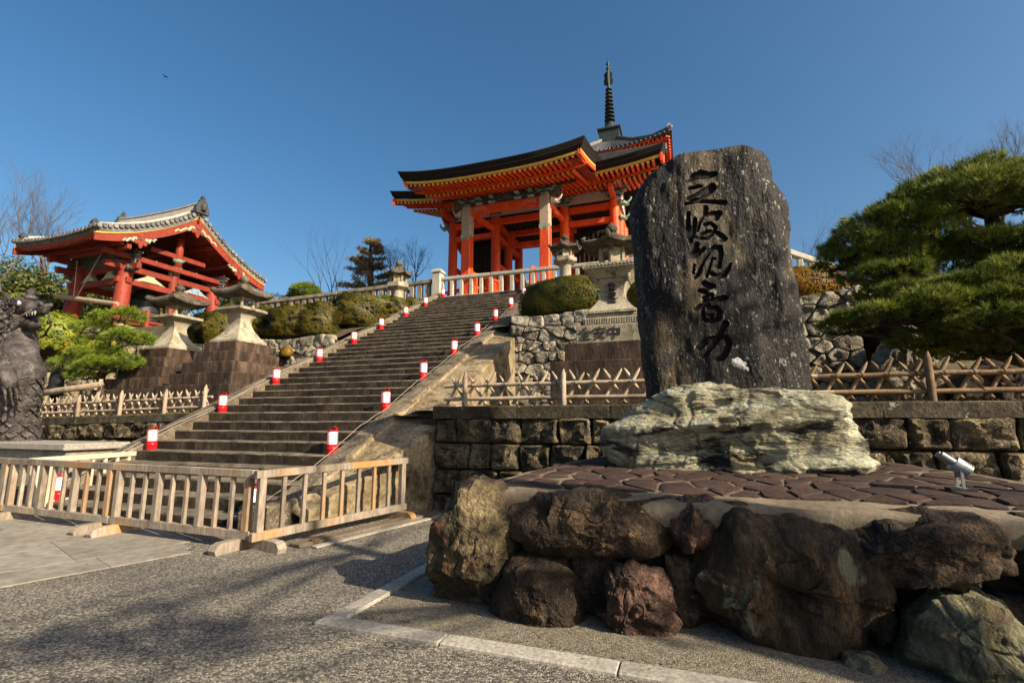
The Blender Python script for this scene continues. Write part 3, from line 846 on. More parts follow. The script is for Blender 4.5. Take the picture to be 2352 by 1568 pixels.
def coping(root, xa, xb, y0, y1, zt, h, mat, seed, lens=(1.0, 1.6)):
    r = random.Random(seed); x = xa
    while x < xb - .05:
        L = r.uniform(*lens); x2 = min(x + L, xb)
        if xb - x2 < .5: x2 = xb
        m_ = MB(); n = max(2, int((x2 - x) / .2)); c = .02; rs = []
        for i in range(n + 1):
            xx = x + .004 + (x2 - x - .008) * i / n; z = zt(xx)
            rs.append([(xx, y1, z - h), (xx, y0, z - h), (xx, y0, z - c), (xx, y0 + c, z), (xx, y1, z)])
        m_.rings(rs); m_.rough(0.008, 5, 3, seed + int(x * 9)); m_.build('coping_stone', mat, root)
        x = x2
wall_r = thing('retaining_wall', (0, 8.0, 0), 'rough block retaining wall with a mossy coping, behind the inscribed stone', 'wall')
MB().box(-4.6, 14, 8.02, 8.5, -0.1, 1.55).build('mortar_core', 'joint_earth', wall_r)
block_wall(wall_r, -4.22, 9.0, lambda u, v, d: (u, 7.96 - d + 0.05 * (1.55 - v) * -1, v), [(-.05, .27), (.27, .69), (.69, 1.13), (1.13, 1.555)], (.42, .72), 'block_stone', 1, .075)
coping(wall_r, -4.28, 9.2, 7.86, 8.5, lambda x: 1.76, 0.215, 'coping_stone', 2)
wall_l = thing('retaining_wall', (-17, 8.9, 0), 'rough block retaining wall with a dark coping, between the dragon and the staircase', 'wall')
MB().box(-30, -10.75, 8.98, 9.5, -0.1, 1.3).build('mortar_core', 'joint_earth', wall_l)
block_wall(wall_l, -27, -10.74, lambda u, v, d: (u, 8.92 - d, v - SL * max(0, min(14, -10.75 - u))), [(-.05, .33), (.33, .72), (.72, 1.10), (1.10, 1.52)], (.38, .62), 'block_stone', 3, .085, skew=.10)
coping(wall_l, -27.2, -10.78, 8.82, 9.5, lambda x: float(ztl(x)), 0.20, 'coping_stone', 4)

def rubble(root, xa, xb, za, zb, y, batter, spacing, mat, seed, bulge=.06, edge=None):
    r = random.Random(seed)
    pts = []
    nz = int((zb - za) / (spacing * .78)); nx = int((xb - xa) / spacing)
    for i in range(nz):
        for j in range(nx):
            pts.append((xa + (j + .5 + (i % 2) * .45 - .2 + r.uniform(-.34, .34)) * (xb - xa) / nx, za + (i + .5 + r.uniform(-.32, .32)) * (zb - za) / nz))
    for _ in range(int(len(pts) * .28)): pts.append((r.uniform(xa, xb), r.uniform(za, zb)))
    AN = 1.45
    out = [(xa, za * AN), (xb, za * AN), (xb, zb * AN), (xa, zb * AN)]
    for k, c in enumerate(cells([(p[0], p[1] * AN) for p in pts], out)):
        c = shrink_poly([(p[0], p[1] / AN) for p in c], 0.006)
        if len(c) < 3: continue
        face_stone(c, lambda u, v, d: (u, y - d + batter * (v - za), v + (0.04 * math.sin(u * 2.1) if v > zb - .05 else 0)), 0.18, bulge * r.uniform(.4, 1.2), seed * 31 + k, mat, root, 'stone', .022, 5, .11, .10, .03)
wall_ur = thing('rubble_wall', (-0.4, 13, 1.7), 'dry-laid pale rubble stone wall beside the staircase, under the rounded hedge and carved lantern', 'wall')
MB().box(-4.7, 3.75, 13.02, 13.5, 1.5, 4.36).build('earth_core', 'joint_earth', wall_ur)
rubble(wall_ur, -4.62, 3.8, 1.62, 4.46, 12.88, 0.03, .42, 'rubble_stone', 5, .07)
wall_ul = thing('rubble_wall', (-12.5, 13, 1.6), 'dry-laid grey rubble stone wall under the row of clipped azaleas', 'wall')
MB().box(-17.2, -10.73, 13.02, 13.5, 1.4, 4.14).build('earth_core', 'joint_earth', wall_ul)
rubble(wall_ul, -17.2, -10.75, 1.55, 4.28, 12.88, 0.03, .43, 'rubble_stone', 6, .08)
wall_bl = thing('block_wall', (-25, 13.2, 1.5), 'sunlit wall of large pale stone blocks below the bell tower', 'wall')
MB().box(-40, -17.2, 13.22, 13.8, 1.2, 4.4).build('earth_core', 'joint_earth', wall_bl)
block_wall(wall_bl, -36, -17.25, lambda u, v, d: (u, 13.2 - d, v), [(1.3, 2.1), (2.1, 2.85), (2.85, 3.6), (3.6, 4.45)], (.8, 1.5), 'big_block', 8, .06)

# ---- crossed-log fences on the two copings
def spike(p, q, rad, n=7):
    p, q = Vector(p), Vector(q); d = (q - p).normalized(); L = (q - p).length
    tip = min(.12, L * .25)
    return MB().tube([p, q - d * tip, q - d * tip * .35, q], [rad, rad * .95, rad * .6, rad * .12], n)
def cross_fence(name, label, xa, xb, yf, zf, posts, period, mat, matfn=None, H=.60, seed=0):
    r = random.Random(seed)
    root = thing(name, ((xa + xb) / 2, yf, zf((xa + xb) / 2)), label, 'fence')
    L = xb - xa
    for h, rad in ((.135, .036), (.37, .036)):
        x = xa
        while x < xb - .05:
            x2 = min(x + r.uniform(1.6, 2.3), xb); k = max(2, int((x2 - x) / .3))
            pts = [(x + (x2 - x + .03) * i / k, yf - .05, zf(x + (x2 - x) * i / k) + h + r.uniform(-.006, .006)) for i in range(k + 1)]
            MB().tube(pts, [rad * (1 - .1 * i / k) for i in range(k + 1)], 8).build('rail', mat if matfn is None else matfn(x), root, smooth=True, auto=60)
            x = x2
    for p in posts:
        hh = H + r.uniform(0, .08)
        MB().tube([(p, yf - .10, zf(p) - .04), (p, yf - .10, zf(p) + hh - .1), (p + .01, yf - .10, zf(p) + hh)], [.048, .045, .012], 9).build('post', mat if matfn is None else matfn(p), root, smooth=True, auto=60)
    x = xa + .05
    k = 0
    while x < xb - .3:
        for s in (1, -1):
            xc_ = x + .19
            a, b = (xc_ - .20, xc_ + .125) if s > 0 else (xc_ + .20, xc_ - .125)
            jit = r.uniform(-.02, .02); hh = .56 + r.uniform(-.03, .05)
            yo = 0.0 if s > 0 else .05
            spike((a + jit, yf + yo, zf(x) + .03), (b + jit + r.uniform(-.02, .02), yf + yo + .01, zf(x) + hh), .029 * r.uniform(.88, 1.12)).build('stake', mat if matfn is None else matfn(x), root, smooth=True, auto=60)
        if k % 1 == 0:
            m_ = MB()
            m_.tube([(x + .18, yf - .095, zf(x) + .405), (x + .20, yf - .098, zf(x) + .37), (x + .19, yf - .095, zf(x) + .33)], .009, 4)
            m_.build('cord_knot', 'tie_cord', root)
        x += period; k += 1
    return root
cross_fence('log_fence', 'low fence of crossed pointed pale logs on the coping, between dragon and staircase', -19.6, -10.95, 8.98, lambda x: float(ztl(x)), [-19.2, -17.5, -15.8, -14.1, -12.45, -11.1], .30, 'log_wood', seed=3)
cross_fence('log_fence', 'low fence of crossed pointed logs on the coping behind the inscribed stone, beside the staircase', -4.15, 7.2, 8.10, lambda x: 1.76, [-3.72, -1.93, -.2, 1.5, 3.05, 4.75, 6.4], .31, 'log_wood', lambda x: 'log_wood' if x < .3 else 'dark_log', seed=4)  # right stretch: older browner wood, with the shade it stands in coloured in

def grass_strip(name, pts, L, w, per, mat, seed):
    r = np.random.default_rng(seed)
    ax = np.tile([0, 0, 1.0], (len(pts), 1))
    V, F = needles(np.array(pts), ax, L, w, per, .6, seed)
    return tag(link_np(name, V, F, mat), kind='stuff', cat='grass', label='tufts of dry grass and moss growing along the terrace edge')
gp = [(RNG.uniform(-4.2, 7), RNG.uniform(8.28, 8.9), 1.70) for _ in range(900)] + [(x_ := RNG.uniform(-19.5, -10.9), RNG.uniform(9.15, 9.6), float(ztl(x_)) - .03) for _ in range(700)]
grass_strip('dry_grass', gp, .10, .006, 7, 'dry_grass', 5)

# ================================================================ MOUND, BOULDER, STELE
def mz(x, y): return 0.885 + 0.14 * (1 - math.exp(-max(0, y - 4.15) / 1.1))
mound = thing('stone_mound', (0.3, 5.6, 0), 'low flat-topped mound edged with big rugged rocks, carrying the inscribed stone', 'mound')
OUT = [(-1.90, 4.20), (-1.80, 4.10), (-0.5, 4.07), (1.0, 4.09), (2.7, 4.12), (2.95, 4.4), (2.75, 5.4), (2.2, 7.3), (2.0, 7.84), (-1.0, 7.84), (-1.22, 7.0), (-1.45, 6.0), (-1.75, 4.8)]
ol = smooth_poly(OUT, 1, .2, .12)
cx, cy = .5, 5.8
m_ = MB(); rs = []
def oring(s, z): return [(cx + (p[0] - cx) * s, cy + (p[1] - cy) * s, (z if z is not None else mz(*p) - .012) if True else 0) for p in ol]
rs.append([(cx + (p[0] - cx) * .90, cy + (p[1] - cy) * .88, -.05) for p in ol])
rs.append([(cx + (p[0] - cx) * .91, cy + (p[1] - cy) * .90, .55) for p in ol])
rs.append([(cx + (p[0] - cx) * .985, cy + (p[1] - cy) * .985, .70) for p in ol])
rs.append([(p[0], p[1], .78) for p in ol])
rs.append([(cx + (p[0] - cx) * 1.0, cy + (p[1] - cy) * 1.0, .85) for p in ol])
for s in (.985, .96, .93, .88, .8, .7, .55, .4, .25, .1, .01):
    rs.append([(cx + (p[0] - cx) * s, cy + (p[1] - cy) * s, mz(cx + (p[0] - cx) * s, cy + (p[1] - cy) * s) - .001) for p in ol])
m_.rings(rs[2:], cap0=False); m_.rings(rs[:3], cap1=False, mi=1); m_.rough(.014, 3.5, 4, 6)
m_.build('mound_body', ['mound_concrete', 'joint_earth'], mound, smooth=True, auto=50)
PO = [(-1.76, 4.37), (2.75, 4.38), (2.62, 5.2), (2.05, 7.6), (-0.98, 7.6), (-1.36, 6.0)]
r = random.Random(12); pts = []
yy = 4.42; row = 0
while yy < 7.6:
    xx = -1.9 + (row % 2) * .15
    while xx < 2.8:
        pts.append((xx + r.uniform(-.13, .13), yy + r.uniform(-.10, .10))); xx += .31 + r.uniform(-.05, .09)
    yy += .215; row += 1
def inside(p, poly):
    return all((poly[(i + 1) % len(poly)][0] - poly[i][0]) * (p[1] - poly[i][1]) - (poly[(i + 1) % len(poly)][1] - poly[i][1]) * (p[0] - poly[i][0]) > -.02 for i in range(len(poly)))
pts = [p for p in pts if inside(p, PO)]
for k, c in enumerate(cells(pts, PO)):
    c = shrink_poly(c, 0.015)
    if len(c) < 3: continue
    ccx = sum(p[0] for p in c) / len(c); ccy = sum(p[1] for p in c) / len(c)
    if -.5 < ccx < 1.4 and ccy > 5.75: continue          # under the boulder
    c = smooth_poly(c, 1, .10, .12)
    h = .013 + r.uniform(-.005, .006); tx, ty = r.uniform(-.02, .02), r.uniform(-.02, .02)
    def ring(s, dz): return [(ccx + (p[0] - ccx) * s, ccy + (p[1] - ccy) * s, mz(p[0], p[1]) + dz + (tx * (p[0] - ccx) + ty * (p[1] - ccy))) for p in c]
    MB().rings([ring(1, -.03), ring(1.0, h * .6), ring(.95, h), ring(.5, h + .003)]).build('paver', 'paver_stone', mound, smooth=True, auto=35)

def fr(yc): return lambda u, v, d: (u, yc - d, v)
ROCKS = [
    ('rock_ochre', [(-1.98, .90), (-1.84, .93), (-1.62, .90), (-1.52, .72), (-1.40, .50), (-1.46, .22), (-1.62, -.06), (-1.95, -.06), (-2.20, -.05), (-2.18, .18), (-2.10, .40), (-2.04, .70)], .22, .35, 4.02, .06, 'tall pointed ochre and rust rock at the corner of the mound'),
    ('rock_brown', [(-1.52, -.05), (-1.44, .25), (-1.36, .40), (-1.22, .42), (-1.05, .35), (-.92, .20), (-.82, -.05)], .22, .2, 3.90, .05, None),
    ('rock_brown', [(-1.40, .86), (-.95, .90), (-.30, .89), (-.14, .86), (-.20, .62), (-.36, .47), (-.70, .42), (-1.0, .42), (-1.32, .55)], .16, .3, 4.04, .05, None),
    ('rock_red', [(-.80, .12), (-.62, .12), (-.63, .34), (-.48, .50), (-.34, .50), (-.25, .38), (-.22, .15), (-.20, -.05), (-.48, -.06), (-.80, .02)], .20, .2, 3.92, .055, None),
    ('rock_red', [(-.13, .90), (.02, .92), (.15, .90), (.08, .65), (-.02, .45), (-.16, .52), (-.15, .75)], .10, .25, 4.08, .04, None),
    ('rock_brown', [(-.24, .50), (-.02, .48), (.08, .30), (.12, -.05), (-.22, -.05)], .06, .25, 4.12, .05, None),
    ('rock_green', [(.04, .45), (.14, .68), (.30, .86), (.60, .88), (.95, .86), (1.03, .62), (1.05, .30), (1.02, -.05), (.66, -.08), (.18, -.05), (.06, .15)], .26, .3, 3.98, .07, None),
    ('rock_brown', [(1.03, .86), (1.40, .89), (1.74, .86), (1.82, .70), (1.74, .55), (1.55, .47), (1.25, .46), (1.02, .54)], .26, .3, 4.0, .05, None),
    ('rock_pale', [(1.20, -.05), (1.30, .22), (1.44, .42), (1.62, .46), (1.76, .36), (1.86, .15), (1.92, -.05)], .28, .25, 3.90, .05, None),
    ('rock_brown', [(1.03, .32), (1.17, .32), (1.22, .10), (1.04, .08)], .08, .2, 4.08, .03, None),
    ('rock_pale', [(.86, .07), (1.02, .07), (1.05, -.04), (.84, -.04)], .08, .12, 3.82, .02, None),
    ('rock_brown', [(1.86, .85), (2.3, .88), (2.75, .82), (2.7, .4), (2.3, .35), (1.9, .45)], .2, .3, 4.05, .05, None),
    ('rock_ochre', [(1.95, -.05), (1.98, .33), (2.3, .42), (2.7, .3), (2.8, -.05)], .2, .3, 4.0, .05, None),
    ('rock_brown', [(1.70, .40), (1.95, .46), (1.96, .1), (1.84, -.05), (1.7, .0)], .08, .25, 4.12, .04, None),
    ('rock_brown', [(-1.42, .50), (-1.02, .46), (-.92, .15), (-1.05, -.05), (-1.42, -.05)], .05, .25, 4.16, .04, None),
    ('rock_brown', [(-.92, .45), (-.62, .46), (-.55, .1), (-.66, -.05), (-.92, -.05)], .05, .25, 4.14, .04, None),
]
for k, (mt, ol_, f_, b_, yc, ro, lb) in enumerate(ROCKS):
    ou_ = sum(q[0] for q in ol_) / len(ol_); ov_ = sum(q[1] for q in ol_) / len(ol_)
    ol_ = [(ou_ + (q[0] - ou_) * 1.17, ov_ + (q[1] - ov_) * 1.10) for q in ol_]
    o = pillow_rock(ol_, fr(yc), f_, b_, mt, 'edge_rock', mound, seed=20 + k, rough=ro, freq=3.6 if k != 6 else 2.8, na=150, nr=46, p=6.0, ridge=.9, facets=34, cracks=.5)
# rocks down the hidden left and right flanks of the mound
for k, (yy, zz) in enumerate(((4.9, .8), (5.7, .7), (6.5, .75))):
    for s, xx in ((-1, -1.62 + .22 * k), (1, 2.62 - .2 * k)):
        pillow_rock([(yy - .42, -.05), (yy - .38, .5), (yy - .1, zz), (yy + .3, zz - .06), (yy + .42, .3), (yy + .4, -.05)], (lambda xx, s: lambda u, v, d: (xx + s * d, u, v))(xx, s), .2, .2, 'rock_brown', 'edge_rock', mound, seed=50 + k * 2 + s, rough=.05, na=48, nr=12)

# boulder that carries the stele
def boulder_fn(u, v, d): return (.40 + (u - .36) * .94, 6.02 - d, v)
bo = pillow_rock([(-1.00, .98), (-1.06, 1.22), (-.93, 1.48), (-.62, 1.70), (-.25, 1.82), (.10, 1.87), (.55, 1.84), (1.0, 1.83), (1.40, 1.80), (1.53, 1.66), (1.62, 1.46), (1.76, 1.28), (1.72, 1.0), (1.0, .96), (.2, .95), (-.5, .95)],
                 boulder_fn, .50, .55, 'boulder_stone', 'base_boulder', seed=3, rough=.05, freq=2.4, na=260, nr=96, p=5.0, ridge=.9, facets=0, cracks=.8)
a = np.empty(len(bo.data.vertices) * 3); bo.data.vertices.foreach_get('co', a); a = a.reshape(-1, 3)
q = a * [1.0, 1.0, 5.0] + [0, 0, 1.6] * np.stack([a[:, 0]] * 3, 1) * [0, 0, -.35]
st = fbm(q, 1.0, 4, 40, ridged=True) - .3
bed = vnoise(np.stack([a[:, 0] * .5, a[:, 1] * .5, (a[:, 2] - .06 * a[:, 0]) * 5.5 + 5], 1), 77)
cen = np.array([.35, 6.02, 1.4]); dn = a - cen; dn[:, 2] *= .25; dn /= np.linalg.norm(dn, axis=1, keepdims=True) + 1e-6
a = a + dn * (.03 * st + .06 * np.sign(bed) * np.minimum(1, np.abs(bed) * 5))[:, None]
bo.data.vertices.foreach_set('co', a.ravel()); bo.data.update()
single(bo, 'long pale greenish layered boulder lying on the mound under the inscribed stone', 'boulder')

# stele with five engraved characters
STROKES = [[[(0.132,4.35,0.014),(0.219,4.415,0.046),(0.294,4.428,0.059),(0.367,4.415,0.045),(0.459,4.431,0.027)],[(0.16,4.271,0.023),(0.221,4.277,0.023),(0.291,4.281,0.02)],[(0.134,4.138,0.023),(0.234,4.18,0.023),(0.329,4.238,0.025),(0.414,4.276,0.04),(0.449,4.26,0.018)],[(0.157,4.119,0.018),(0.268,4.123,0.023),(0.353,4.182,0.027),(0.421,4.254,0.04)],[(0.103,4.075,0.02),(0.211,4.09,0.018),(0.348,4.089,0.025),(0.464,4.071,0.028),(0.539,4.054,0.031)]],[[(0.325,4.01,0.03),(0.316,3.929,0.031)],[(0.338,3.916,0.022),(0.402,3.937,0.031),(0.464,3.928,0.04),(0.433,3.861,0.027)],[(0.129,3.956,0.023),(0.117,3.823,0.03),(0.123,3.668,0.041),(0.137,3.595,0.02)],[(0.198,3.874,0.025),(0.183,3.752,0.032),(0.159,3.653,0.025)],[(0.301,3.911,0.016),(0.251,3.835,0.018),(0.218,3.727,0.02)],[(0.304,3.797,0.022),(0.368,3.814,0.022),(0.418,3.761,0.025),(0.406,3.702,0.022),(0.326,3.713,0.022),(0.261,3.681,0.022),(0.24,3.633,0.02),(0.32,3.622,0.018),(0.386,3.674,0.016)],[(0.204,3.637,0.02),(0.258,3.64,0.02)],[(0.415,3.701,0.022),(0.474,3.653,0.033),(0.506,3.608,0.035),(0.479,3.587,0.026)]],[[(0.199,3.556,0.032),(0.176,3.478,0.038),(0.128,3.433,0.025)],[(0.277,3.496,0.025),(0.211,3.444,0.032),(0.145,3.401,0.02)],[(0.281,3.406,0.016),(0.248,3.309,0.02),(0.206,3.204,0.025),(0.158,3.149,0.02)],[(0.158,3.309,0.016),(0.143,3.21,0.02)],[(0.228,3.271,0.018),(0.288,3.375,0.02),(0.329,3.46,0.024),(0.394,3.512,0.028),(0.446,3.496,0.037),(0.46,3.435,0.031),(0.437,3.348,0.031),(0.424,3.27,0.03),(0.389,3.274,0.016)],[(0.394,3.363,0.014),(0.359,3.367,0.019),(0.338,3.309,0.016),(0.316,3.242,0.016),(0.284,3.156,0.021)],[(0.339,3.19,0.025),(0.398,3.145,0.033),(0.47,3.167,0.033),(0.526,3.24,0.028),(0.556,3.295,0.015)]],[[(0.255,3.076,0.033),(0.312,3.037,0.041),(0.352,3.034,0.028)],[(0.2,2.992,0.024),(0.259,2.976,0.032)],[(0.235,2.901,0.022),(0.316,2.938,0.022),(0.34,2.925,0.02),(0.322,2.872,0.018),(0.243,2.867,0.022)],[(0.312,2.862,0.02),(0.382,2.878,0.032),(0.451,2.888,0.035),(0.48,2.886,0.023)],[(0.147,2.776,0.024),(0.199,2.805,0.03),(0.28,2.832,0.028)],[(0.229,2.803,0.022),(0.219,2.716,0.022),(0.234,2.639,0.022)],[(0.278,2.788,0.02),(0.366,2.781,0.025),(0.402,2.725,0.032),(0.378,2.651,0.035),(0.307,2.623,0.027),(0.239,2.639,0.022)],[(0.273,2.702,0.013),(0.317,2.698,0.017),(0.309,2.656,0.017)]],[[(0.451,2.592,0.038),(0.408,2.521,0.035),(0.364,2.438,0.035),(0.29,2.336,0.032),(0.237,2.264,0.025),(0.186,2.224,0.012)],[(0.152,2.332,0.03),(0.235,2.403,0.035),(0.326,2.44,0.027)],[(0.355,2.439,0.023),(0.451,2.433,0.031),(0.475,2.369,0.034),(0.441,2.276,0.034),(0.398,2.204,0.034),(0.339,2.186,0.027)]]]
stele = thing('inscribed_stone', (0.35, 6.3, 1.75), 'tall dark natural stone slab engraved with five large cursive characters', 'monument')
LE = [(1.62, -.44), (1.81, -.48), (2.59, -.53), (3.46, -.56), (4.21, -.58), (4.42, -.50), (4.55, -.41), (4.68, -.20), (4.74, -.06), (4.79, .10), (4.83, .40), (4.85, .60)]
RE = [(1.62, 1.33), (1.81, 1.33), (2.23, 1.325), (2.92, 1.27), (3.59, 1.235), (4.0, 1.235), (4.14, 1.215), (4.28, 1.16), (4.38, 1.11), (4.52, 1.10), (4.62, 1.09), (4.70, 1.05), (4.75, .95), (4.80, .84), (4.84, .72), (4.85, .66)]
NU, NV = 190, 330
vz = np.concatenate([np.linspace(1.62, 4.6, 270, endpoint=False), np.linspace(4.6, 4.85, 60)])
xl = np.interp(vz, *zip(*LE)); xr = np.interp(vz, *zip(*RE))
xl = xl + .014 * fbm(np.stack([vz, vz * 0, vz * 0 + 3], 1), 4, 4, 8); xr = xr + .018 * fbm(np.stack([vz, vz * 0, vz * 0 + 9], 1), 4, 4, 9)
uu = 0.5 - 0.5 * np.cos(np.linspace(0, math.pi, NU)) ; uu = .55 * uu + .45 * np.linspace(0, 1, NU)
GX = xl[:, None] + (xr - xl)[:, None] * uu[None, :]
GZ = np.repeat(vz[:, None], NU, 1)
de = np.minimum(GX - xl[:, None], xr[:, None] - GX)                         # distance to the side edges
dt = (4.85 - GZ) * 1.2
edge = np.minimum(de, dt)
prof = np.sqrt(np.clip(1 - (1 - np.clip(edge / .26, 0, 1)) ** 2, 0, 1))
pv = np.stack([GX, GX * 0, GZ], 2).reshape(-1, 3)
und = (.05 * fbm(pv * [1.3, 1, .5], 1.2, 3, 2) + .012 * fbm(pv * [3.5, 1, 1.0], 3.0, 4, 5)).reshape(GX.shape)
# one broad scooped plane on the lower right and a slanting ledge on the left
fold = GX - (0.95 - .36 * (GZ - 2.0) / 1.4)
und += .05 * np.tanh(fold * 9) * np.exp(-((GZ - 2.5) / .9) ** 2) * -1
led = GZ - (3.15 - .75 * (GX + .5))
und += .022 * np.tanh(led * 14) * np.clip((.45 - GX) * 2.5, 0, 1) * np.clip((GZ - 2.0), 0, 1)
FY = 6.30 - .27 * prof - und * np.clip(edge / .1, 0, 1)
# carve the strokes
owner = np.full(GX.shape, -1); carve = np.zeros(GX.shape)
for ci, ch in enumerate(STROKES):
    for stn in ch:
        pts_ = np.array(stn); 
        for i in range(len(pts_) - 1):
            p, q = pts_[i], pts_[i + 1]
            dx, dz = q[0] - p[0], q[1] - p[1]; L2 = dx * dx + dz * dz + 1e-9
            t = np.clip(((GX - p[0]) * dx + (GZ - p[1]) * dz) / L2, 0, 1)
            dist = np.hypot(GX - p[0] - t * dx, GZ - p[1] - t * dz)
            w = (p[2] + (q[2] - p[2]) * t) * 1.08
            inn = w - dist
            owner[inn > 0] = ci
            carve = np.maximum(carve, np.clip(inn / .014, -0.0, 1))
FY += .038 * carve
PF = np.stack([GX, FY, GZ], 2)
BY = 6.34 + .30 * prof + .5 * und
PB = np.stack([GX, BY, GZ], 2)
fq = owner[:-1, :-1]
idx = np.arange(NU * NV).reshape(NV, NU)
quads = np.stack([idx[:-1, :-1], idx[:-1, 1:], idx[1:, 1:], idx[1:, :-1]], 2)
body_q = quads[fq < 0]
off = NU * NV
bq = quads.reshape(-1, 4)[:, ::-1] + off
side = []
for i in range(NV - 1):
    side.append((idx[i, 0], idx[i + 1, 0], idx[i + 1, 0] + off, idx[i, 0] + off))
    side.append((idx[i, -1], idx[i, -1] + off, idx[i + 1, -1] + off, idx[i + 1, -1]))
for j in range(NU - 1):
    side.append((idx[-1, j], idx[-1, j + 1], idx[-1, j + 1] + off, idx[-1, j] + off))
    side.append((idx[0, j], idx[0, j] + off, idx[0, j + 1] + off, idx[0, j + 1]))
V = np.concatenate([PF.reshape(-1, 3), PB.reshape(-1, 3)])
link_mesh('slab', V, [tuple(x) for x in body_q.tolist()] + [tuple(x) for x in bq.tolist()] + [tuple(int(i) for i in s) for s in side], 'stele_stone', stele, True, auto=60)
for ci, lb in enumerate(('first', 'second', 'third', 'fourth', 'fifth')):
    Q = quads[fq == ci]
    if not len(Q): continue
    u, inv = np.unique(Q.ravel(), return_inverse=True)
    link_mesh('engraved_character', PF.reshape(-1, 3)[u], [tuple(x) for x in inv.reshape(-1, 4).tolist()], 'engraving', stele, True)
pillow_rock([(.44, 2.24), (.60, 2.22), (.70, 2.14), (.77, 2.00), (.68, 1.96), (.55, 2.04), (.45, 2.14)], lambda u, v, d: (u * .95 + .02, 6.02 - d, v * .95 + .12), .035, .10, 'quartz', 'quartz_vein', stele, seed=5, rough=.02, freq=9, na=40, nr=10)

# fallen leaf bits and grit scattered over the plaza
rg_ = np.random.default_rng(77)
n_ = 420
gx = np.concatenate([rg_.uniform(-8, 3, n_ // 2), rg_.uniform(-2.9, 2.6, n_ // 2)]); gy = np.concatenate([rg_.uniform(1.2, 5.0, n_ // 2), 3.42 + np.abs(rg_.normal(0, .12, n_ // 2))])
V_, F_ = leaves(np.stack([gx, gy, np.full(n_, .026)], 1), np.tile([0, 0, 1.0], (n_, 1)), .013, 5, .35, .6)
tag(link_np('leaf_litter', V_, F_, 'leaf_brown'), 'tiny dry leaf bits scattered on the asphalt and along the kerb', 'leaf litter', kind='stuff')

# ================================================================ GATE
GX0 = -8.76
gate = thing('temple_gate', (GX0, 28, 6.9), 'bright vermilion temple gate with black bark roof and yellow-tipped rafters above the staircase', 'gate')
def roof_rings(xs, sec, root, name, mat, auto=40):
    return MB().rings([[(x if len(q) == 2 else GX0 + (x - GX0) * q[2], q[0], q[1]) for q in sec(x)] for x in xs]).build(name, mat, root, smooth=True, auto=auto)
def lift(t, a, p=3.0): return a * abs(t) ** p
# main bark roof
HW = 8.3; EY, EZ, RY, RZ = 25.0, 15.36, 30.3, 18.5
def main_top(y):
    t = 1 - abs(y - RY) / (RY - EY)
    return EZ + (RZ - EZ) * (.62 * t + .38 * t * t)
def main_sec(x, th=.44):
    l = lift((x - GX0) / HW, .55)
    ys = np.linspace(EY, RY, 9); s = [(y, main_top(y) + l * (1 - .5 * (y - EY) / (RY - EY))) for y in ys]
    s += [(2 * RY - y, z) for y, z in s[-2::-1]]
    e0 = s[0][1]
    bot = [(2 * RY - EY - .18, e0 - th)] + [(2 * RY - y, main_top(y) + l - th - .1) for y in (27, 29)] + [(RY, RZ - .55 + l * .5)] + [(y, main_top(y) + l - th - .1) for y in (29, 27)] + [(EY + .26, e0 - th, .978), (EY + .10, e0 - th * .62, .99), (EY + .11, e0 - th * .56, .99), (EY - .01, e0 - th * .12)]
    return s + bot
xs_m = GX0 + HW * np.linspace(-1, 1, 41)
rf = roof_rings(xs_m, main_sec, gate, 'bark_roof', 'bark_roof', 30)
MB().box(GX0 - HW - .1, GX0 + HW + .1, RY - .35, RY + .35, RZ - .3, RZ + .25, .08).build('ridge', 'dark_tile', rf)
# front canopy roof
KW = 4.95; KY, KZ = 20.7, 14.10
def kz(y):
    t = (y - KY) / (27.2 - KY); return KZ + (main_top(27.2) + .12 - KZ) * (.70 * t + .30 * t * t)
def k_sec(x, th=.46):
    l = lift((x - GX0) / KW, .36)
    s = [(y, kz(y) + l * (1 - .6 * (y - KY) / 6.5)) for y in np.linspace(KY, 27.2, 10)]
    e0 = s[0][1]
    b = [(y, kz(y) + l * (1 - .6 * (y - KY) / 6.5) - th, .955) for y in (27.2, 25, 23)] + [(KY + .24, e0 - th, .955), (KY + .09, e0 - th * .62, .98), (KY + .10, e0 - th * .56, .98), (KY - .01, e0 - th * .12)]
    return s + b
xs_k = GX0 + KW * np.linspace(-1, 1, 31)
crf = roof_rings(xs_k, k_sec, gate, 'canopy_roof', 'bark_roof', 30)
# layered bark verge and yellow fascia along the eaves
def eave_strip(xs, y, zf, h, d, name, mat):
    return MB().rings([[(x, y, zf(x)), (x, y + d, zf(x)), (x, y + d, zf(x) - h), (x, y, zf(x) - h)] for x in xs]).build(name, mat, gate)
eave_strip(xs_k * .95 + GX0 * .05, KY + .27, lambda x: KZ + lift((x - GX0) / KW, .36) - .44, .11, .16, 'fascia', 'yellow_paint')
eave_strip(xs_m * .975 + GX0 * .025, EY + .30, lambda x: EZ + lift((x - GX0) / HW, .55) - .42, .11, .16, 'fascia', 'yellow_paint')
eave_strip(xs_k * .96 + GX0 * .04, KY + 1.45, lambda x: KZ + lift((x - GX0) / KW, .36) - .42, .12, .14, 'eave_beam', 'vermilion')
eave_strip(xs_m * .96 + GX0 * .04, EY + 1.45, lambda x: EZ + lift((x - GX0) / HW, .55) - .41, .12, .14, 'eave_beam', 'vermilion')
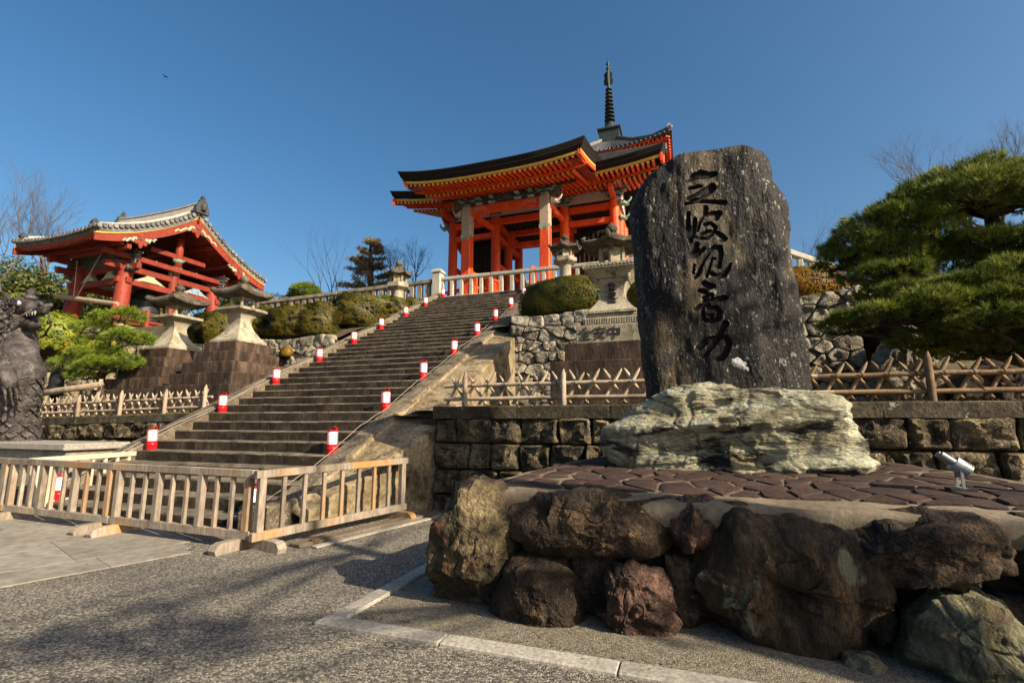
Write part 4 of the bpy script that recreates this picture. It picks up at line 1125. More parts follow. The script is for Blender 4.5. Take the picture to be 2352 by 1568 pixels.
for s in (-1, 1):
    xk = GX0 + s * (KW - .30)
    # canopy side board under the verge, with a yellow painted edge
    ring = []
    for y in np.linspace(KY + .22, 26.6, 9):
        z = kz(y) + .36 * (1 - .6 * (y - KY) / 6.5) - .45
        ring.append([(xk - .06, y, z), (xk + .06, y, z), (xk + .06, y, z - .34), (xk - .06, y, z - .34)])
    MB().rings(ring).build('side_board', 'vermilion', gate)
    MB().rings([[(a + s * .065, b, c - .02), (d + s * .005, e_, f_ - .02), (g + s * .005, h_, i_ + .22), (j_ + s * .065, k_, l_ + .22)] for ((a, b, c), (d, e_, f_), (g, h_, i_), (j_, k_, l_)) in ring]).build('side_board_edge', 'yellow_paint', gate)
    xm = GX0 + s * (HW - .14)
    ring = []
    for y in np.linspace(EY + .22, 2 * RY - EY - .22, 15):
        z = main_top(y) + .5 * (1 - .5 * max(0, 1 - abs(y - RY) / 5.3)) - .45
        ring.append([(xm - .07, y, z), (xm + .07, y, z), (xm + .07, y, z - .45), (xm - .07, y, z - .45)])
    MB().rings(ring).build('barge_board', 'vermilion', gate)
    xg = GX0 + s * 5.4
    MB().prism([(27.6, 15.2), (33.0, 15.2), (31.8, 16.6), (30.3, 17.4), (28.8, 16.6)], lambda u, v, d: (xg + d, u, v), -.05, .05).build('gable_wall', 'carved_white', gate)
# rafters: shared meshes, one object each, ends painted yellow
def rafter_mesh(name, L, w, h, slope, col='vermilion'):
    m_ = MB()
    m_.rings([[(-w / 2, .0, 0), (w / 2, 0, 0), (w / 2, 0, h), (-w / 2, 0, h)], [(-w / 2, .025, .025 * slope), (w / 2, .025, .025 * slope), (w / 2, .025, h + .025 * slope), (-w / 2, .025, h + .025 * slope)]], mi=1)
    m_.rings([[(-w / 2, .025, .025 * slope), (w / 2, .025, .025 * slope), (w / 2, .025, h + .025 * slope), (-w / 2, .025, h + .025 * slope)], [(-w / 2, L, L * slope), (w / 2, L, L * slope), (w / 2, L, h + L * slope), (-w / 2, L, h + L * slope)]], cap0=False)
    o = m_.build(name, [col, 'yellow_paint'])
    return o
def rafter_row(name, xs, y, zf, L, w, h, slope, root):
    src = rafter_mesh(name, L, w, h, slope)
    first = True
    for x in xs:
        if first:
            src.parent = root; b = BASE[root.name]; src.location = (x - b[0], y - b[1], zf(x) - b[2]); BASE[src.name] = b; first = False
        else: share(name, src, (x, y, zf(x)), root)
rafter_row('rafter', np.arange(GX0 - KW + .35, GX0 + KW - .3, .262), KY + .36, lambda x: KZ - .68 + lift((x - GX0) / KW, .36), 1.6, .12, .15, .20, gate)
rafter_row('rafter', np.arange(GX0 - KW + .9, GX0 + KW - .85, .262), KY + 1.5, lambda x: KZ - .72 + lift((x - GX0) / KW, .30), 4.6, .12, .16, .30, gate)
rafter_row('rafter', np.arange(GX0 - HW + .35, GX0 + HW - .3, .275), EY + .38, lambda x: EZ - .67 + lift((x - GX0) / HW, .55), 1.6, .13, .15, .20, gate)
rafter_row('rafter', np.arange(GX0 - HW + .9, GX0 + HW - .85, .275), EY + 1.5, lambda x: EZ - .72 + lift((x - GX0) / HW, .50), 3.6, .13, .16, .30, gate)
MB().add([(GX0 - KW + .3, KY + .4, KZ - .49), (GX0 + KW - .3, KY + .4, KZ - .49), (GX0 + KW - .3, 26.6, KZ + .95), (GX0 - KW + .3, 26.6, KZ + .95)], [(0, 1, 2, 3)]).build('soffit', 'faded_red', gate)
# columns and beams
CXS = [-14.05, -11.02, -6.50, -3.47]; CYS = [28.0, 30.3, 32.6]
FZ = 8.6
src = None
for cy_ in CYS:
    for cx_ in CXS:
        if src is None:
            src = MB().lathe([(.29, FZ + .02), (.30, FZ + 3), (.285, 14.42), (.23, 14.47)], (cx_, cy_, 0), 18).build('column', 'vermilion', gate, smooth=True, auto=40)
            p0 = (cx_, cy_)
        else:
            o = share('column', src, gate.location, gate); o.location = (cx_ - p0[0], cy_ - p0[1], 0)
        MB().lathe([(.46, FZ - .06), (.46, FZ + .02), (.36, FZ + .10)], (cx_, cy_, 0), 16).build('column_base', 'fence_stone', gate)
def gbeam(p, q, w, h, name='beam', mat='vermilion', b=.02): return MB().beam(p, q, w, h, b).build(name, mat, gate)
for cy_ in CYS:
    for a, b in zip(CXS[:-1], CXS[1:]):
        side = (a, b) != (CXS[1], CXS[2])
        gbeam((a, cy_, 14.15), (b, cy_, 14.15), .26, .40)
        if side or cy_ == 30.3: gbeam((a, cy_, 13.3), (b, cy_, 13.3), .24, .34)
        if side and cy_ == 28.0:
            gbeam((a, cy_, 9.35), (b, cy_, 9.35), .2, .24); gbeam((a, cy_, 9.9), (b, cy_, 9.9), .12, .12, 'railing')
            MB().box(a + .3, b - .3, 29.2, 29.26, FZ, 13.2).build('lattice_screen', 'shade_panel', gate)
            for k in range(9):
                xk = a + .35 + k * (b - a - .7) / 8
                MB().box(xk - .02, xk + .02, 29.14, 29.2, FZ + .3, 13.1).build('lattice_bar', 'dark_timber', gate)
            gbeam((a + .3, 29.15, 9.0), (b - .3, 29.15, 9.0), .1, .9, 'screen_board', 'vermilion')
    MB().box(CXS[0], CXS[3], cy_ - .06, cy_ + .06, 14.55, 15.35).build('plaster_panel', 'carved_white', gate)
for cx_ in CXS:
    for a, b in ((28.0, 30.3), (30.3, 32.6)):
        gbeam((cx_, a, 14.15), (cx_, b, 14.15), .26, .40); gbeam((cx_, a, 13.3), (cx_, b, 13.3), .24, .34)
        gbeam((cx_, a, 11.4), (cx_, b, 11.4), .2, .3)
for a in (CXS[0], CXS[3]): gbeam((a, 26.3, 14.62), (a, 34.3, 14.62), .26, .34, 'bracket_arm')
MB().box(CXS[0], CXS[3], 28.1, 32.5, 14.40, 14.46).build('ceiling', 'dark_timber', gate)
for k in range(14):
    xk = CXS[1] + .2 + k * .33
    gbeam((xk, 28.1, 14.30), (xk, 32.5, 14.30), .07, .1, 'ceiling_rib', 'dark_timber', 0)
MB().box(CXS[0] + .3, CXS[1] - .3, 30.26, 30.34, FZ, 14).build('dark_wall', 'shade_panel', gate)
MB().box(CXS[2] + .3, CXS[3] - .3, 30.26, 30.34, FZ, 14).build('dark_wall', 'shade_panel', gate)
def bracket(x, y, z, s, root, mats=('painted_green', 'painted_blue', 'carved_dark'), n=3):
    """stacked bracket blocks stepping outwards"""
    MB().box(x - .20 * s, x + .20 * s, y - .20 * s, y + .20 * s, z, z + .20 * s, .02, top=.05).build('bracket_block', mats[0], root)
    for k in range(n):
        zz = z + (.22 + .21 * k) * s; L = (.42 + .20 * k) * s
        MB().box(x - L, x + L, y - .09 * s, y + .09 * s, zz, zz + .13 * s, .02).build('bracket_arm', mats[1] if k % 2 else mats[2], root)
        MB().box(x - .09 * s, x + .09 * s, y - L, y + L * .6, zz + .01, zz + .12 * s, .02).build('bracket_arm', mats[2], root)
        for sx in (-1, 1):
            MB().box(x + sx * L - .11 * s, x + sx * L + .11 * s, y - .11 * s, y + .11 * s, zz + .13 * s, zz + .22 * s, .01, top=.02).build('bracket_block', mats[0], root)
for cx_ in CXS: bracket(cx_, 28.0, 14.45, .95, gate)
# canopy pillars, painted tops, beam with cloud scrolls, elephant-nose carvings
PY = 23.8
PXs = (-11.06, -6.56)
for px_ in PXs:
    MB().box(px_ - .27, px_ + .27, PY - .27, PY + .27, 7.55, 11.62, .05).build('canopy_pillar', 'vermilion', gate)
    MB().box(px_ - .274, px_ + .274, PY - .274, PY + .274, 11.62, 13.30, .05).build('painted_pillar_top', 'painted_pattern', gate)
    MB().prism([(-.276, 11.66), (-.276, 11.5), (-.14, 11.36), (0, 11.5), (.14, 11.36), (.276, 11.5), (.276, 11.66)], lambda u, v, d: (px_ + u, PY - .272 - d, v), 0, .006).build('painted_hem', 'painted_green', gate)
    MB().box(px_ - .40, px_ + .40, PY - .40, PY + .40, 7.35, 7.56, .05).build('pillar_base', 'fence_stone', gate)
    bracket(px_, PY, 13.30, .80, gate)
MB().rings([[(x, PY - .17, 12.80 + .10 * (1 - ((x - GX0) / 2.25) ** 2)), (x, PY + .17, 12.80 + .10 * (1 - ((x - GX0) / 2.25) ** 2)), (x, PY + .17, 13.28), (x, PY - .17, 13.28)] for x in np.linspace(PXs[0] + .2, PXs[1] - .2, 13)]).build('rainbow_beam', 'vermilion', gate)
def scroll(c, s, sx, root, axis='y', mat='carved_white'):
    pts = []
    for k in range(26):
        a = k * .36; rad_ = .16 * s * (1 - k / 30)
        pts.append((c[0] + sx * (rad_ * math.cos(a)), c[1], c[2] + rad_ * math.sin(a)))
    m_ = MB(); m_.tube(pts, .016 * s, 5)
    tail = [(c[0] + sx * (.16 * s + t * .75 * s), c[1], c[2] + .10 * s * math.sin(t * 5) - .05 * s) for t in np.linspace(0, 1, 10)]
    m_.tube(tail, [.022 * s * (1 - .8 * t) for t in np.linspace(0, 1, 10)], 5)
    m_.tube([(p[0], p[1], p[2] + .10 * s) for p in tail[:7]], [.016 * s] * 7, 5)
    return m_.build('cloud_scroll', mat, root, smooth=True)
scroll((PXs[0] + .58, PY - .18, 13.05), .9, 1, gate); scroll((PXs[1] - .58, PY - .18, 13.05), .9, -1, gate)
def elephant(c, s, sx, root, mat='carved_white'):
    """carved beam-end: head, ears, curling trunk"""
    m_ = MB()
    m_.tube([(c[0], c[1], c[2]), (c[0] + sx * .18 * s, c[1], c[2] + .05 * s), (c[0] + sx * .36 * s, c[1], c[2] + .0 * s), (c[0] + sx * .5 * s, c[1], c[2] - .12 * s)], [.17 * s, .21 * s, .17 * s, .11 * s], 9)
    m_.tube([(c[0] + sx * .40 * s, c[1], c[2] + .06 * s), (c[0] + sx * .58 * s, c[1], c[2] + .02 * s), (c[0] + sx * .72 * s, c[1], c[2] + .16 * s), (c[0] + sx * .80 * s, c[1], c[2] + .32 * s), (c[0] + sx * .70 * s, c[1], c[2] + .36 * s)], [.10 * s, .08 * s, .06 * s, .045 * s, .03 * s], 7)
    for sy in (-1, 1):
        m_.tube([(c[0] + sx * .12 * s, c[1] + sy * .17 * s, c[2] + .20 * s), (c[0] + sx * .18 * s, c[1] + sy * .22 * s, c[2] + .02 * s), (c[0] + sx * .12 * s, c[1] + sy * .2 * s, c[2] - .14 * s)], [.05 * s, .11 * s, .03 * s], 6)
        m_.tube([(c[0] + sx * .40 * s, c[1] + sy * .09 * s, c[2] - .05 * s), (c[0] + sx * .54 * s, c[1] + sy * .12 * s, c[2] - .14 * s), (c[0] + sx * .66 * s, c[1] + sy * .12 * s, c[2] - .06 * s)], [.03 * s, .026 * s, .008 * s], 5)
    return m_.build('elephant_carving', mat, root, smooth=True)
elephant((PXs[0] - .24, PY, 13.0), .85, -1, gate); elephant((PXs[1] + .24, PY, 13.0), .85, 1, gate)
elephant((CXS[3] + .24, 28, 14.2), .95, 1, gate, 'painted_green'); elephant((CXS[0] - .24, 28, 14.2), .95, -1, gate, 'painted_green')
elephant((CXS[3] + .24, 28, 13.3), .8, 1, gate, 'painted_green')
MB().prism([(-.95, 0), (-.7, .05), (-.5, .22), (-.2, .42), (.2, .42), (.5, .22), (.7, .05), (.95, 0), (.6, -.02), (.3, .12), (-.3, .12), (-.6, -.02)], lambda u, v, d: (GX0 + u, PY + d, 13.30 + v), -.10, .10).build('frog_leg_strut', 'carved_dark', gate)
gbeam((GX0 - 3.9, PY, 13.98), (GX0 + 3.9, PY, 13.98), .24, .22, 'purlin', 'dark_timber')
for px_ in PXs: gbeam((px_, PY, 13.15), (px_, 28, 13.6), .2, .32, 'tie_beam')
MB().box(PXs[0] - .9, PXs[1] + .9, PY - .04, PY + .04, 13.29, 13.90).rough(.01, 6).build('bracket_panel', 'carved_dark', gate)
for k in range(1, 6):
    xk = PXs[0] + (PXs[1] - PXs[0]) * k / 6
    if k == 3: continue
    MB().box(xk - .16, xk + .16, PY - .2, PY + .2, 13.32, 13.44, .02, top=.05).build('bracket_block', 'painted_blue', gate)
    MB().box(xk - .34, xk + .34, PY - .12, PY + .12, 13.46, 13.58, .02).build('bracket_arm', 'carved_dark', gate)
    MB().box(xk - .12, xk + .12, PY - .42, PY + .2, 13.60, 13.72, .02).build('bracket_arm', 'painted_green', gate)
# platform, steps and orange handrails
MB().box(-15.6, -1.9, 26.6, 34.0, 6.7, 8.55, .03).build('platform', 'old_fence_stone', gate)
for k in range(5):
    MB().box(-11.6, -6.0, 23.1 + k * .72, 27.0, 6.8 + k * .30, 7.14 + k * .32, .015).build('gate_step', 'old_fence_stone', gate)
for xr in (-10.45, -7.1):
    m_ = MB(); m_.tube([(xr, 22.9, 7.2), (xr, 22.9, 8.8), (xr, 23.0, 9.15), (xr, 23.3, 9.3), (xr, 23.6, 9.3), (xr, 27.2, 9.9)], .10, 8)
    m_.tube([(xr, 23.3, 7.4), (xr, 23.5, 8.6), (xr, 27.2, 9.3)], .07, 6)
    for yy in (23.6, 25.2, 27.0): m_.box(xr - .09, xr + .09, yy - .09, yy + .09, 7.0, 9.4 + (yy - 23.6) * .16)
    m_.build('handrail', 'vermilion', gate, smooth=True, auto=40)
    MB().lathe([(.10, 0), (.11, .10), (.08, .16), (.12, .28), (.09, .40), (.01, .48)], (xr, 27.0, 9.95), 10).build('rail_finial', 'bronze_bell', gate, smooth=True)
m_ = MB()
for k in range(12): m_.box(-14.0 + k * .27 - .04, -14.0 + k * .27 + .04, 26.72, 26.8, 8.5, 9.35)
m_.box(-14.3, -10.9, 26.70, 26.82, 9.35, 9.47); m_.box(-14.3, -10.9, 26.72, 26.8, 8.85, 8.95)
m_.build('railing', 'vermilion', gate)
m_ = MB(); m_.box(-6.2, -2.6, 26.70, 26.82, 9.35, 9.47); m_.box(-6.2, -2.6, 26.72, 26.8, 8.85, 8.95)
for k in range(13): m_.box(-6.1 + k * .28 - .04, -6.1 + k * .28 + .04, 26.72, 26.8, 8.5, 9.35)
m_.build('railing', 'vermilion', gate)

# ================================================================ PAGODA
PGX, PGY = -5.73, 45.0
pag = thing('pagoda', (PGX, PGY, 7.5), 'three-storied vermilion pagoda with tiled roofs and tall bronze spire, rising behind the gate', 'pagoda')
def pagoda_tier(z, hw, hb, hbelow):
    MB().squares([(hw, z), (hw * .985, z + .12), (hw * .72, z + 1.0), (hw * .42, z + 2.35), (hw * .16, z + 3.7), (.55, z + 3.95)], (PGX, PGY, 0), 14, up=[.75, .75, .25, .05, 0, 0]).build('tiled_roof', 'dark_tile', pag, smooth=True, auto=30)
    MB().squares([(hb, z + .25), (hw * .97, z - .02), (hw * .99, z + .02)], (PGX, PGY, 0), 14, up=[0, .70, .75]).build('eave_soffit', 'vermilion', pag)
    for sx in (-1, 1):
        for sy in (-1, 1):
            pts = [(PGX + sx * hw * t, PGY + sy * hw * t, z + zz) for t, zz in ((.12, 4.0), (.42, 2.5), (.72, 1.45), (.95, 1.05), (1.0, 1.15))]
            MB().tube(pts, [.22, .22, .22, .22, .16], 7).build('hip_ridge', 'roof_tile', pag, smooth=True)
            MB().squares([(.16, 0), (.20, .2), (.10, .4), (.03, .55)], (PGX + sx * hw * .97, PGY + sy * hw * .97, z + 1.0), 1).build('ridge_end_tile', 'roof_tile', pag)
    for side in range(4):
        n = 30
        for k in range(n):
            t = -1 + (2 * k + 1) / n
            up_ = .75 * abs(t) ** 2.2
            def pt(r, zz):
                a, b = t * r, -r
                for _ in range(side): a, b = -b, a
                return (PGX + a * hw, PGY + b * hw, z + zz)
            m_ = MB(); m_.tube([pt(1.0, .10 + up_), pt(.72, 1.02 + up_ * .3), pt(.42, 2.37), pt(.2, 3.5)], [.10, .10, .09, .05], 5); m_.build('tile_row', 'dark_tile', pag, smooth=True)
            if side in (0, 1):
                a0 = MB(); a0.beam(pt(.96, -.16 + up_ * .9), pt(.5, .16), .13, .15); a0.build('rafter', 'vermilion', pag)
    MB().box(PGX - hb, PGX + hb, PGY - hb, PGY + hb, z - hbelow, z + .5).build('storey_wall', 'vermilion', pag)
    for sx in (-1, 0, 1):
        MB().box(PGX + sx * hb * .66 - hb * .26, PGX + sx * hb * .66 + hb * .26, PGY - hb - .03, PGY - hb + .02, z - hbelow + .8, z - .9).build('wall_panel', 'carved_white', pag)
    MB().squares([(hb * 1.05, z - .75), (hb * 1.3, z - .1), (hb * 1.45, z + .05)], (PGX, PGY, 0), 1).build('bracket_band', 'carved_dark', pag)
pagoda_tier(24.30, 5.7, 2.5, 4.6)
pagoda_tier(18.0, 6.3, 2.9, 4.2)
pagoda_tier(12.0, 6.9, 3.3, 5.0)
sp = MB(); sp.squares([(.95, 28.0), (.95, 29.2), (1.1, 29.25), (1.1, 29.4), (.8, 29.45)], (PGX, PGY, 0), 1); sp.lathe([(.75, 29.4), (.7, 29.8), (.45, 30.1), (.5, 30.3), (.16, 30.35), (.13, 36.0), (.06, 37.0)], (PGX, PGY, 0), 12)
sp.build('spire_mast', 'bronze_green', pag, smooth=True, auto=40)
for k in range(9):
    z = 30.65 + k * .42; rr_ = .52 - .024 * k
    m_ = MB(); m_.lathe([(rr_ * .92, z - .03), (rr_, z - .02), (rr_, z + .03), (rr_ * .92, z + .04), (rr_ * .86, z + .03), (rr_ * .86, z - .02), (rr_ * .92, z - .05)], (PGX, PGY, 0), 18)
    for a in range(4):
        m_.beam((PGX, PGY, z), (PGX + rr_ * .9 * math.cos(a * math.pi / 2 + .5), PGY + rr_ * .9 * math.sin(a * math.pi / 2 + .5), z), .06, .05)
    m_.lathe([(.13, z - .12), (.24, z), (.13, z + .12)], (PGX, PGY, 0), 10)
    m_.build('spire_ring', 'bronze_green', pag, smooth=True, auto=40)
fl_ = [(.1, 34.5), (.42, 34.6), (.46, 35.0), (.36, 35.4), (.44, 35.7), (.28, 35.95), (.1, 36.1)]
for a in (0, math.pi / 2):
    for s in (-1, 1):
        MB().prism([(s * u, v) for u, v in fl_], lambda u, v, d: (PGX + u * math.cos(a) - d * math.sin(a), PGY + u * math.sin(a) + d * math.cos(a), v), -.02, .02).build('flame_fin', 'bronze_green', pag)
MB().lathe([(.05, 36.1), (.22, 36.3), (.10, 36.5), (.06, 36.6), (.20, 36.85), (.10, 37.05), (.03, 37.3), (.02, 37.6)], (PGX, PGY, 0), 10).build('jewel', 'bronze_green', pag, smooth=True)

# ================================================================ BELL TOWER
BX, BY_, BZ = -28.1, 18.45, 6.0
tower = thing('bell_tower', (BX, BY_, BZ), 'red open-sided bell tower with curved grey tiled gable roof', 'bell tower')
MB().box(-31.8, -24.6, 14.4, 22.5, 4.2, 5.6, .03).build('stone_base', 'big_block', tower)
MB().box(-31.2, -25.1, 14.9, 22.0, 5.6, 6.0, .04).build('stone_base', 'big_block', tower)
TC = [(-26.3, 16.0), (-26.3, 20.95), (-29.9, 16.0), (-29.9, 20.95)]
for (x, y) in TC:
    dx, dy = (BX - x) * .075, (BY_ - y) * .06
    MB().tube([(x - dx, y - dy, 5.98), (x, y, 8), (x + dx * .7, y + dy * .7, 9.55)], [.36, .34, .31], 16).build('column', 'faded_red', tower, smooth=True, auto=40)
    MB().lathe([(.55, 5.98), (.5, 6.16)], (x - dx, y - dy, 0), 14).build('column_base', 'lantern_stone', tower)
for x in (-26.3, -29.9): MB().tube([(x, 18.46, 6.0), (x, 18.46, 9.5)], .22, 12).build('column', 'faded_red', tower, smooth=True, auto=40)
def tb(p, q, w, h, name='beam', mat='faded_red'): return MB().beam(p, q, w, h, .02).build(name, mat, tower)
for x in (-26.3, -29.9):
    for z, h in ((9.13, .30), (8.45, .30), (6.45, .28)):
        tb((x, 15.0 if z > 9 else 15.6, z), (x, 21.9 if z > 9 else 21.3, z), .24, h)
for y in (16.0, 20.95):
    for z, h in ((9.13, .30), (8.45, .30), (6.45, .28)):
        tb((-30.9 if z > 9 else -30.3, y, z), (-25.3 if z > 9 else -25.9, y, z), .24, h)
tb((BX - 1.9, BY_, 9.2), (BX + 1.9, BY_, 9.2), .4, .45)
def frog(c, wx, h, axis, mat, root, depth=.12):
    poly = [(-1, 0), (-.8, .12), (-.62, .35), (-.45, .62), (-.2, .92), (.2, .92), (.45, .62), (.62, .35), (.8, .12), (1, 0), (.7, -.02), (.45, .1), (-.45, .1), (-.7, -.02)]
    f = (lambda u, v, d: (c[0] + d, c[1] + u * wx, c[2] + v * h)) if axis == 'y' else (lambda u, v, d: (c[0] + u * wx, c[1] + d, c[2] + v * h))
    m_ = MB(); m_.prism(poly, f, -depth, depth)
    m_.box(*( (c[0] - .1, c[0] + .1, c[1] - .22, c[1] + .22) if axis == 'y' else (c[0] - .22, c[0] + .22, c[1] - .1, c[1] + .1)), c[2] + h * .9, c[2] + h * 1.12)
    m_.rough(.02, 7, 3, 4)
    return m_.build('carved_strut', mat, root)
for yy, mt in ((17.2, 'carved_pale'), (19.75, 'painted_blue')):
    frog((-26.3, yy, 8.60), .85, .36, 'y', mt, tower); frog((-29.9, yy, 8.60), .85, .36, 'y', mt, tower)
for xx in (-28.9, -27.3): frog((xx, 16.0, 8.60), .6, .36, 'x', 'carved_pale', tower)
for (x, y) in TC:
    for k in range(3):
        L = .55 + .18 * k; z = 9.32 + .17 * k
        MB().box(x - .10, x + .10, y - L, y + L, z, z + .12, .02).rough(.012, 8).build('bracket_arm', 'carved_dark', tower)
        MB().box(x - L, x + L, y - .10, y + .10, z + .005, z + .115, .02).rough(.012, 8).build('bracket_arm', 'carved_dark', tower)
        for s in (-1, 1):
            MB().box(x + s * L - .10, x + s * L + .10, y - .12, y + .12, z + .12, z + .2, .01).build('bracket_block', 'carved_dark', tower)
    elephant((x + (.3 if x > BX else -.3), y, 9.05), .85, 1 if x > BX else -1, tower, 'carved_dark')
MB().box(-26.42, -26.18, 18.2, 18.72, 9.3, 9.62, .03).build('bracket_block', 'carved_pale', tower)
m_ = MB(); m_.lathe([(.16, 9.45), (.30, 9.65), (.16, 9.95), (.22, 10.1), (.34, 10.25)], (-26.1, 18.46, 0), 9); m_.rough(.03, 6); m_.build('carved_post', 'painted_green', tower, smooth=True)
m_ = MB()
for s in (-1, 1):
    m_.tube([(-26.1, 18.46 + s * .2, 9.72), (-26.1, 18.46 + s * .6, 9.62), (-26.1, 18.46 + s * 1.0, 9.70), (-26.1, 18.46 + s * 1.15, 9.86)], [.10, .09, .05, .02], 7)
m_.build('carved_wing', 'carved_pale', tower, smooth=True)
# roof
BXR = -27.92
TW, TEY, TEZ, TRZ = 3.12, 4.72, 10.08, 12.72
def tprof(s): return TEZ + (TRZ - TEZ) * (.50 * s + .50 * s * s)        # s 0 at the eave, 1 at the ridge
def tsec(x, up=.22, th=.26, o=0.0):
    l = lift((x - BXR) / TW, up, 2.6)
    top = [(BY_ - TEY * (1 - s), tprof(s) + l * (1 - .35 * s) + o) for s in np.linspace(0, 1, 10)]
    top += [(2 * BY_ - y, z) for y, z in top[-2::-1]]
    bot = [(y + (.1 if y < BY_ else -.1) * (1 if abs(y - BY_) > .1 else 0), z - th) for y, z in top[::-1]]
    return top + bot
txs = BXR + TW * np.linspace(-1, 1, 25)
troof = roof_rings(txs, tsec, tower, 'tiled_roof', 'roof_tile', 35)
roof_rings(BXR + (TW - .16) * np.linspace(-1, 1, 25), lambda x: [(y, z - .24) for y, z in tsec(x, th=.12)], tower, 'eave_boarding', 'faded_red')
def slope_pt(x, s, side, dz=0.0):
    l = lift((x - BXR) / TW, .22, 2.6)
    return (x, BY_ + side * TEY * (1 - s), tprof(s) + l * (1 - .35 * s) + dz)
nrow = 24
for side in (-1, 1):
    for k in range(nrow):
        x = BXR - TW + .12 + (2 * TW - .24) * k / (nrow - 1)
        o = MB().tube([slope_pt(x, s, side, .045) for s in (-.012, .2, .4, .6, .8, .98)], .075, 7).build('tile_row', 'roof_tile', troof, smooth=True, auto=60)
        y_, z_ = slope_pt(x, -.02, side, .03)[1:]
        MB().tube([(x, y_ - side * .02, z_), (x, y_ + side * .05, z_)], .095, 10).build('eave_tile_end', 'roof_tile', troof)
    for sx in (-1, 1):
        for k in range(21):
            s = k / 20
            p = slope_pt(BXR + sx * (TW + .02), s * .97, side, .0)
            MB().tube([(p[0] - sx * .42, p[1], p[2] + .03), (p[0] + sx * .08, p[1], p[2] + .0)], .105, 9).build('verge_tile', 'roof_tile', troof, smooth=True, auto=60)
        vr = MB().tube([slope_pt(BXR + sx * (TW - .45), s, side, .16) for s in (.02, .25, .5, .75, .98)], .14, 8).build('verge_ridge', 'ridge_plaster', troof, smooth=True)
        e0 = slope_pt(BXR + sx * (TW - .45), .02, side, .2)
        MB().squares([(.12, -.1), (.14, .06), (.08, .18), (.03, .27)], e0, 1).rough(.03, 6).build('ridge_end_tile', 'dark_tile', troof)
# main ridge with curved ends and ornament tiles
rz = lambda x: TRZ + .10 + lift((x - BXR) / (TW + .15), .22, 2.6) * .65
rg = MB(); rg.rings([[(x, BY_ - .30, rz(x) - .05), (x, BY_ - .22, rz(x) + .30), (x, BY_ - .26, rz(x) + .32), (x, BY_ - .26, rz(x) + .40), (x, BY_, rz(x) + .50), (x, BY_ + .26, rz(x) + .40), (x, BY_ + .26, rz(x) + .32), (x, BY_ + .22, rz(x) + .30), (x, BY_ + .30, rz(x) - .05)] for x in BXR + (TW + .1) * np.linspace(-1, 1, 21)])
rg.build('main_ridge', 'ridge_plaster', troof, smooth=True, auto=30)
for sx in (-1, 1):
    c = (BXR + sx * (TW + .12), BY_, rz(BXR + sx * TW))
    m_ = MB(); m_.prism([(-.48, -.25), (-.50, .15), (-.36, .42), (-.30, .62), (-.14, .80), (0, .90), (.14, .80), (.30, .62), (.36, .42), (.50, .15), (.48, -.25)], lambda u, v, d: (c[0] + d, c[1] + u, c[2] + v), -.10, .10)
    m_.lathe([(.08, .78), (.14, .9), (.10, 1.05), (.02, 1.14)], c, 9); m_.lathe([(.2, .0), (.24, .2), (.2, .4)], (c[0] + sx * .08, c[1], c[2]), 8)
    m_.rough(.035, 6, 3, 5); m_.v = [(m_.arr() - c) * [1, .78, .78] + c]; m_.build('ridge_ornament', 'dark_tile', troof)
# curved barge boards with yellow strip and carved pendants
for sx in (-1, 1):
    xb = BXR + sx * (TW - .10)
    for side in (-1, 1):
        rs, rs2 = [], []
        for s in np.linspace(-.01, .985, 12):
            p = slope_pt(BXR + sx * (TW - .1), s, side, -.34); h = .34 + .16 * s
            rs.append([(xb - .05, p[1], p[2]), (xb + .05, p[1], p[2]), (xb + .05, p[1], p[2] - h), (xb - .05, p[1], p[2] - h)])
            rs2.append([(xb - .07, p[1], p[2] + .075), (xb + .09, p[1], p[2] + .075), (xb + .09, p[1], p[2]), (xb - .07, p[1], p[2])])
        MB().rings(rs).build('barge_board', 'faded_red', tower); MB().rings(rs2).build('barge_edge', 'yellow_paint', tower)
    for s, side, sc in ((.94, 1, 1.0), (.40, -1, .85), (.40, 1, .85)):
        p = slope_pt(xb, s, side, -.72)
        yc = BY_ if s > .9 else p[1]
        poly = [(-.16, .30), (.16, .30), (.20, .05), (.34, -.02), (.36, -.20), (.22, -.26), (.14, -.18), (.08, -.38), (0, -.48), (-.08, -.38), (-.14, -.18), (-.22, -.26), (-.36, -.20), (-.34, -.02), (-.20, .05)]
        MB().prism([(u * sc, v * sc) for u, v in poly], lambda u, v, d: (xb + sx * .06 + d, yc + u, p[2] - .05 + v), -.04, .04).build('gable_pendant', 'faded_red', tower)
        m_ = MB(); m_.tube([(xb + sx * .10, yc, p[2] + .04), (xb + sx * .14, yc, p[2] + .04)], .08 * sc, 6); m_.build('pendant_boss', 'carved_dark', tower)
        m_ = MB()
        for t in (-1, 1):
            L = 1.0 if s > .9 else .55
            sl = -.55 if s > .9 else (.38 * -side * t * -1)
            m_.tube([(xb + sx * .05, yc + t * (.22 + L * q), p[2] - .02 + (sl * L * q if s > .9 else -side * t * .5 * L * q * 1.0) + .06 * math.sin(q * 16)) for q in np.linspace(0, 1, 8)], [.10 - .06 * q for q in np.linspace(0, 1, 8)], 6)
        m_.rough(.025, 8); m_.build('pendant_wing', 'carved_pale', tower)
    tb((BXR + sx * 2.0, 14.6, 9.62), (BXR + sx * 2.0, 22.3, 9.62), .22, .26, 'gable_beam')
    tb((BXR + sx * 1.85, 16.9, 10.4), (BXR + sx * 1.85, 20.0, 10.4), .2, .26, 'gable_beam')
    MB().tube([(BXR + sx * 1.85, BY_, 9.7), (BXR + sx * 1.85, BY_, 11.8)], .2, 10).build('king_post', 'faded_red', tower, smooth=True)
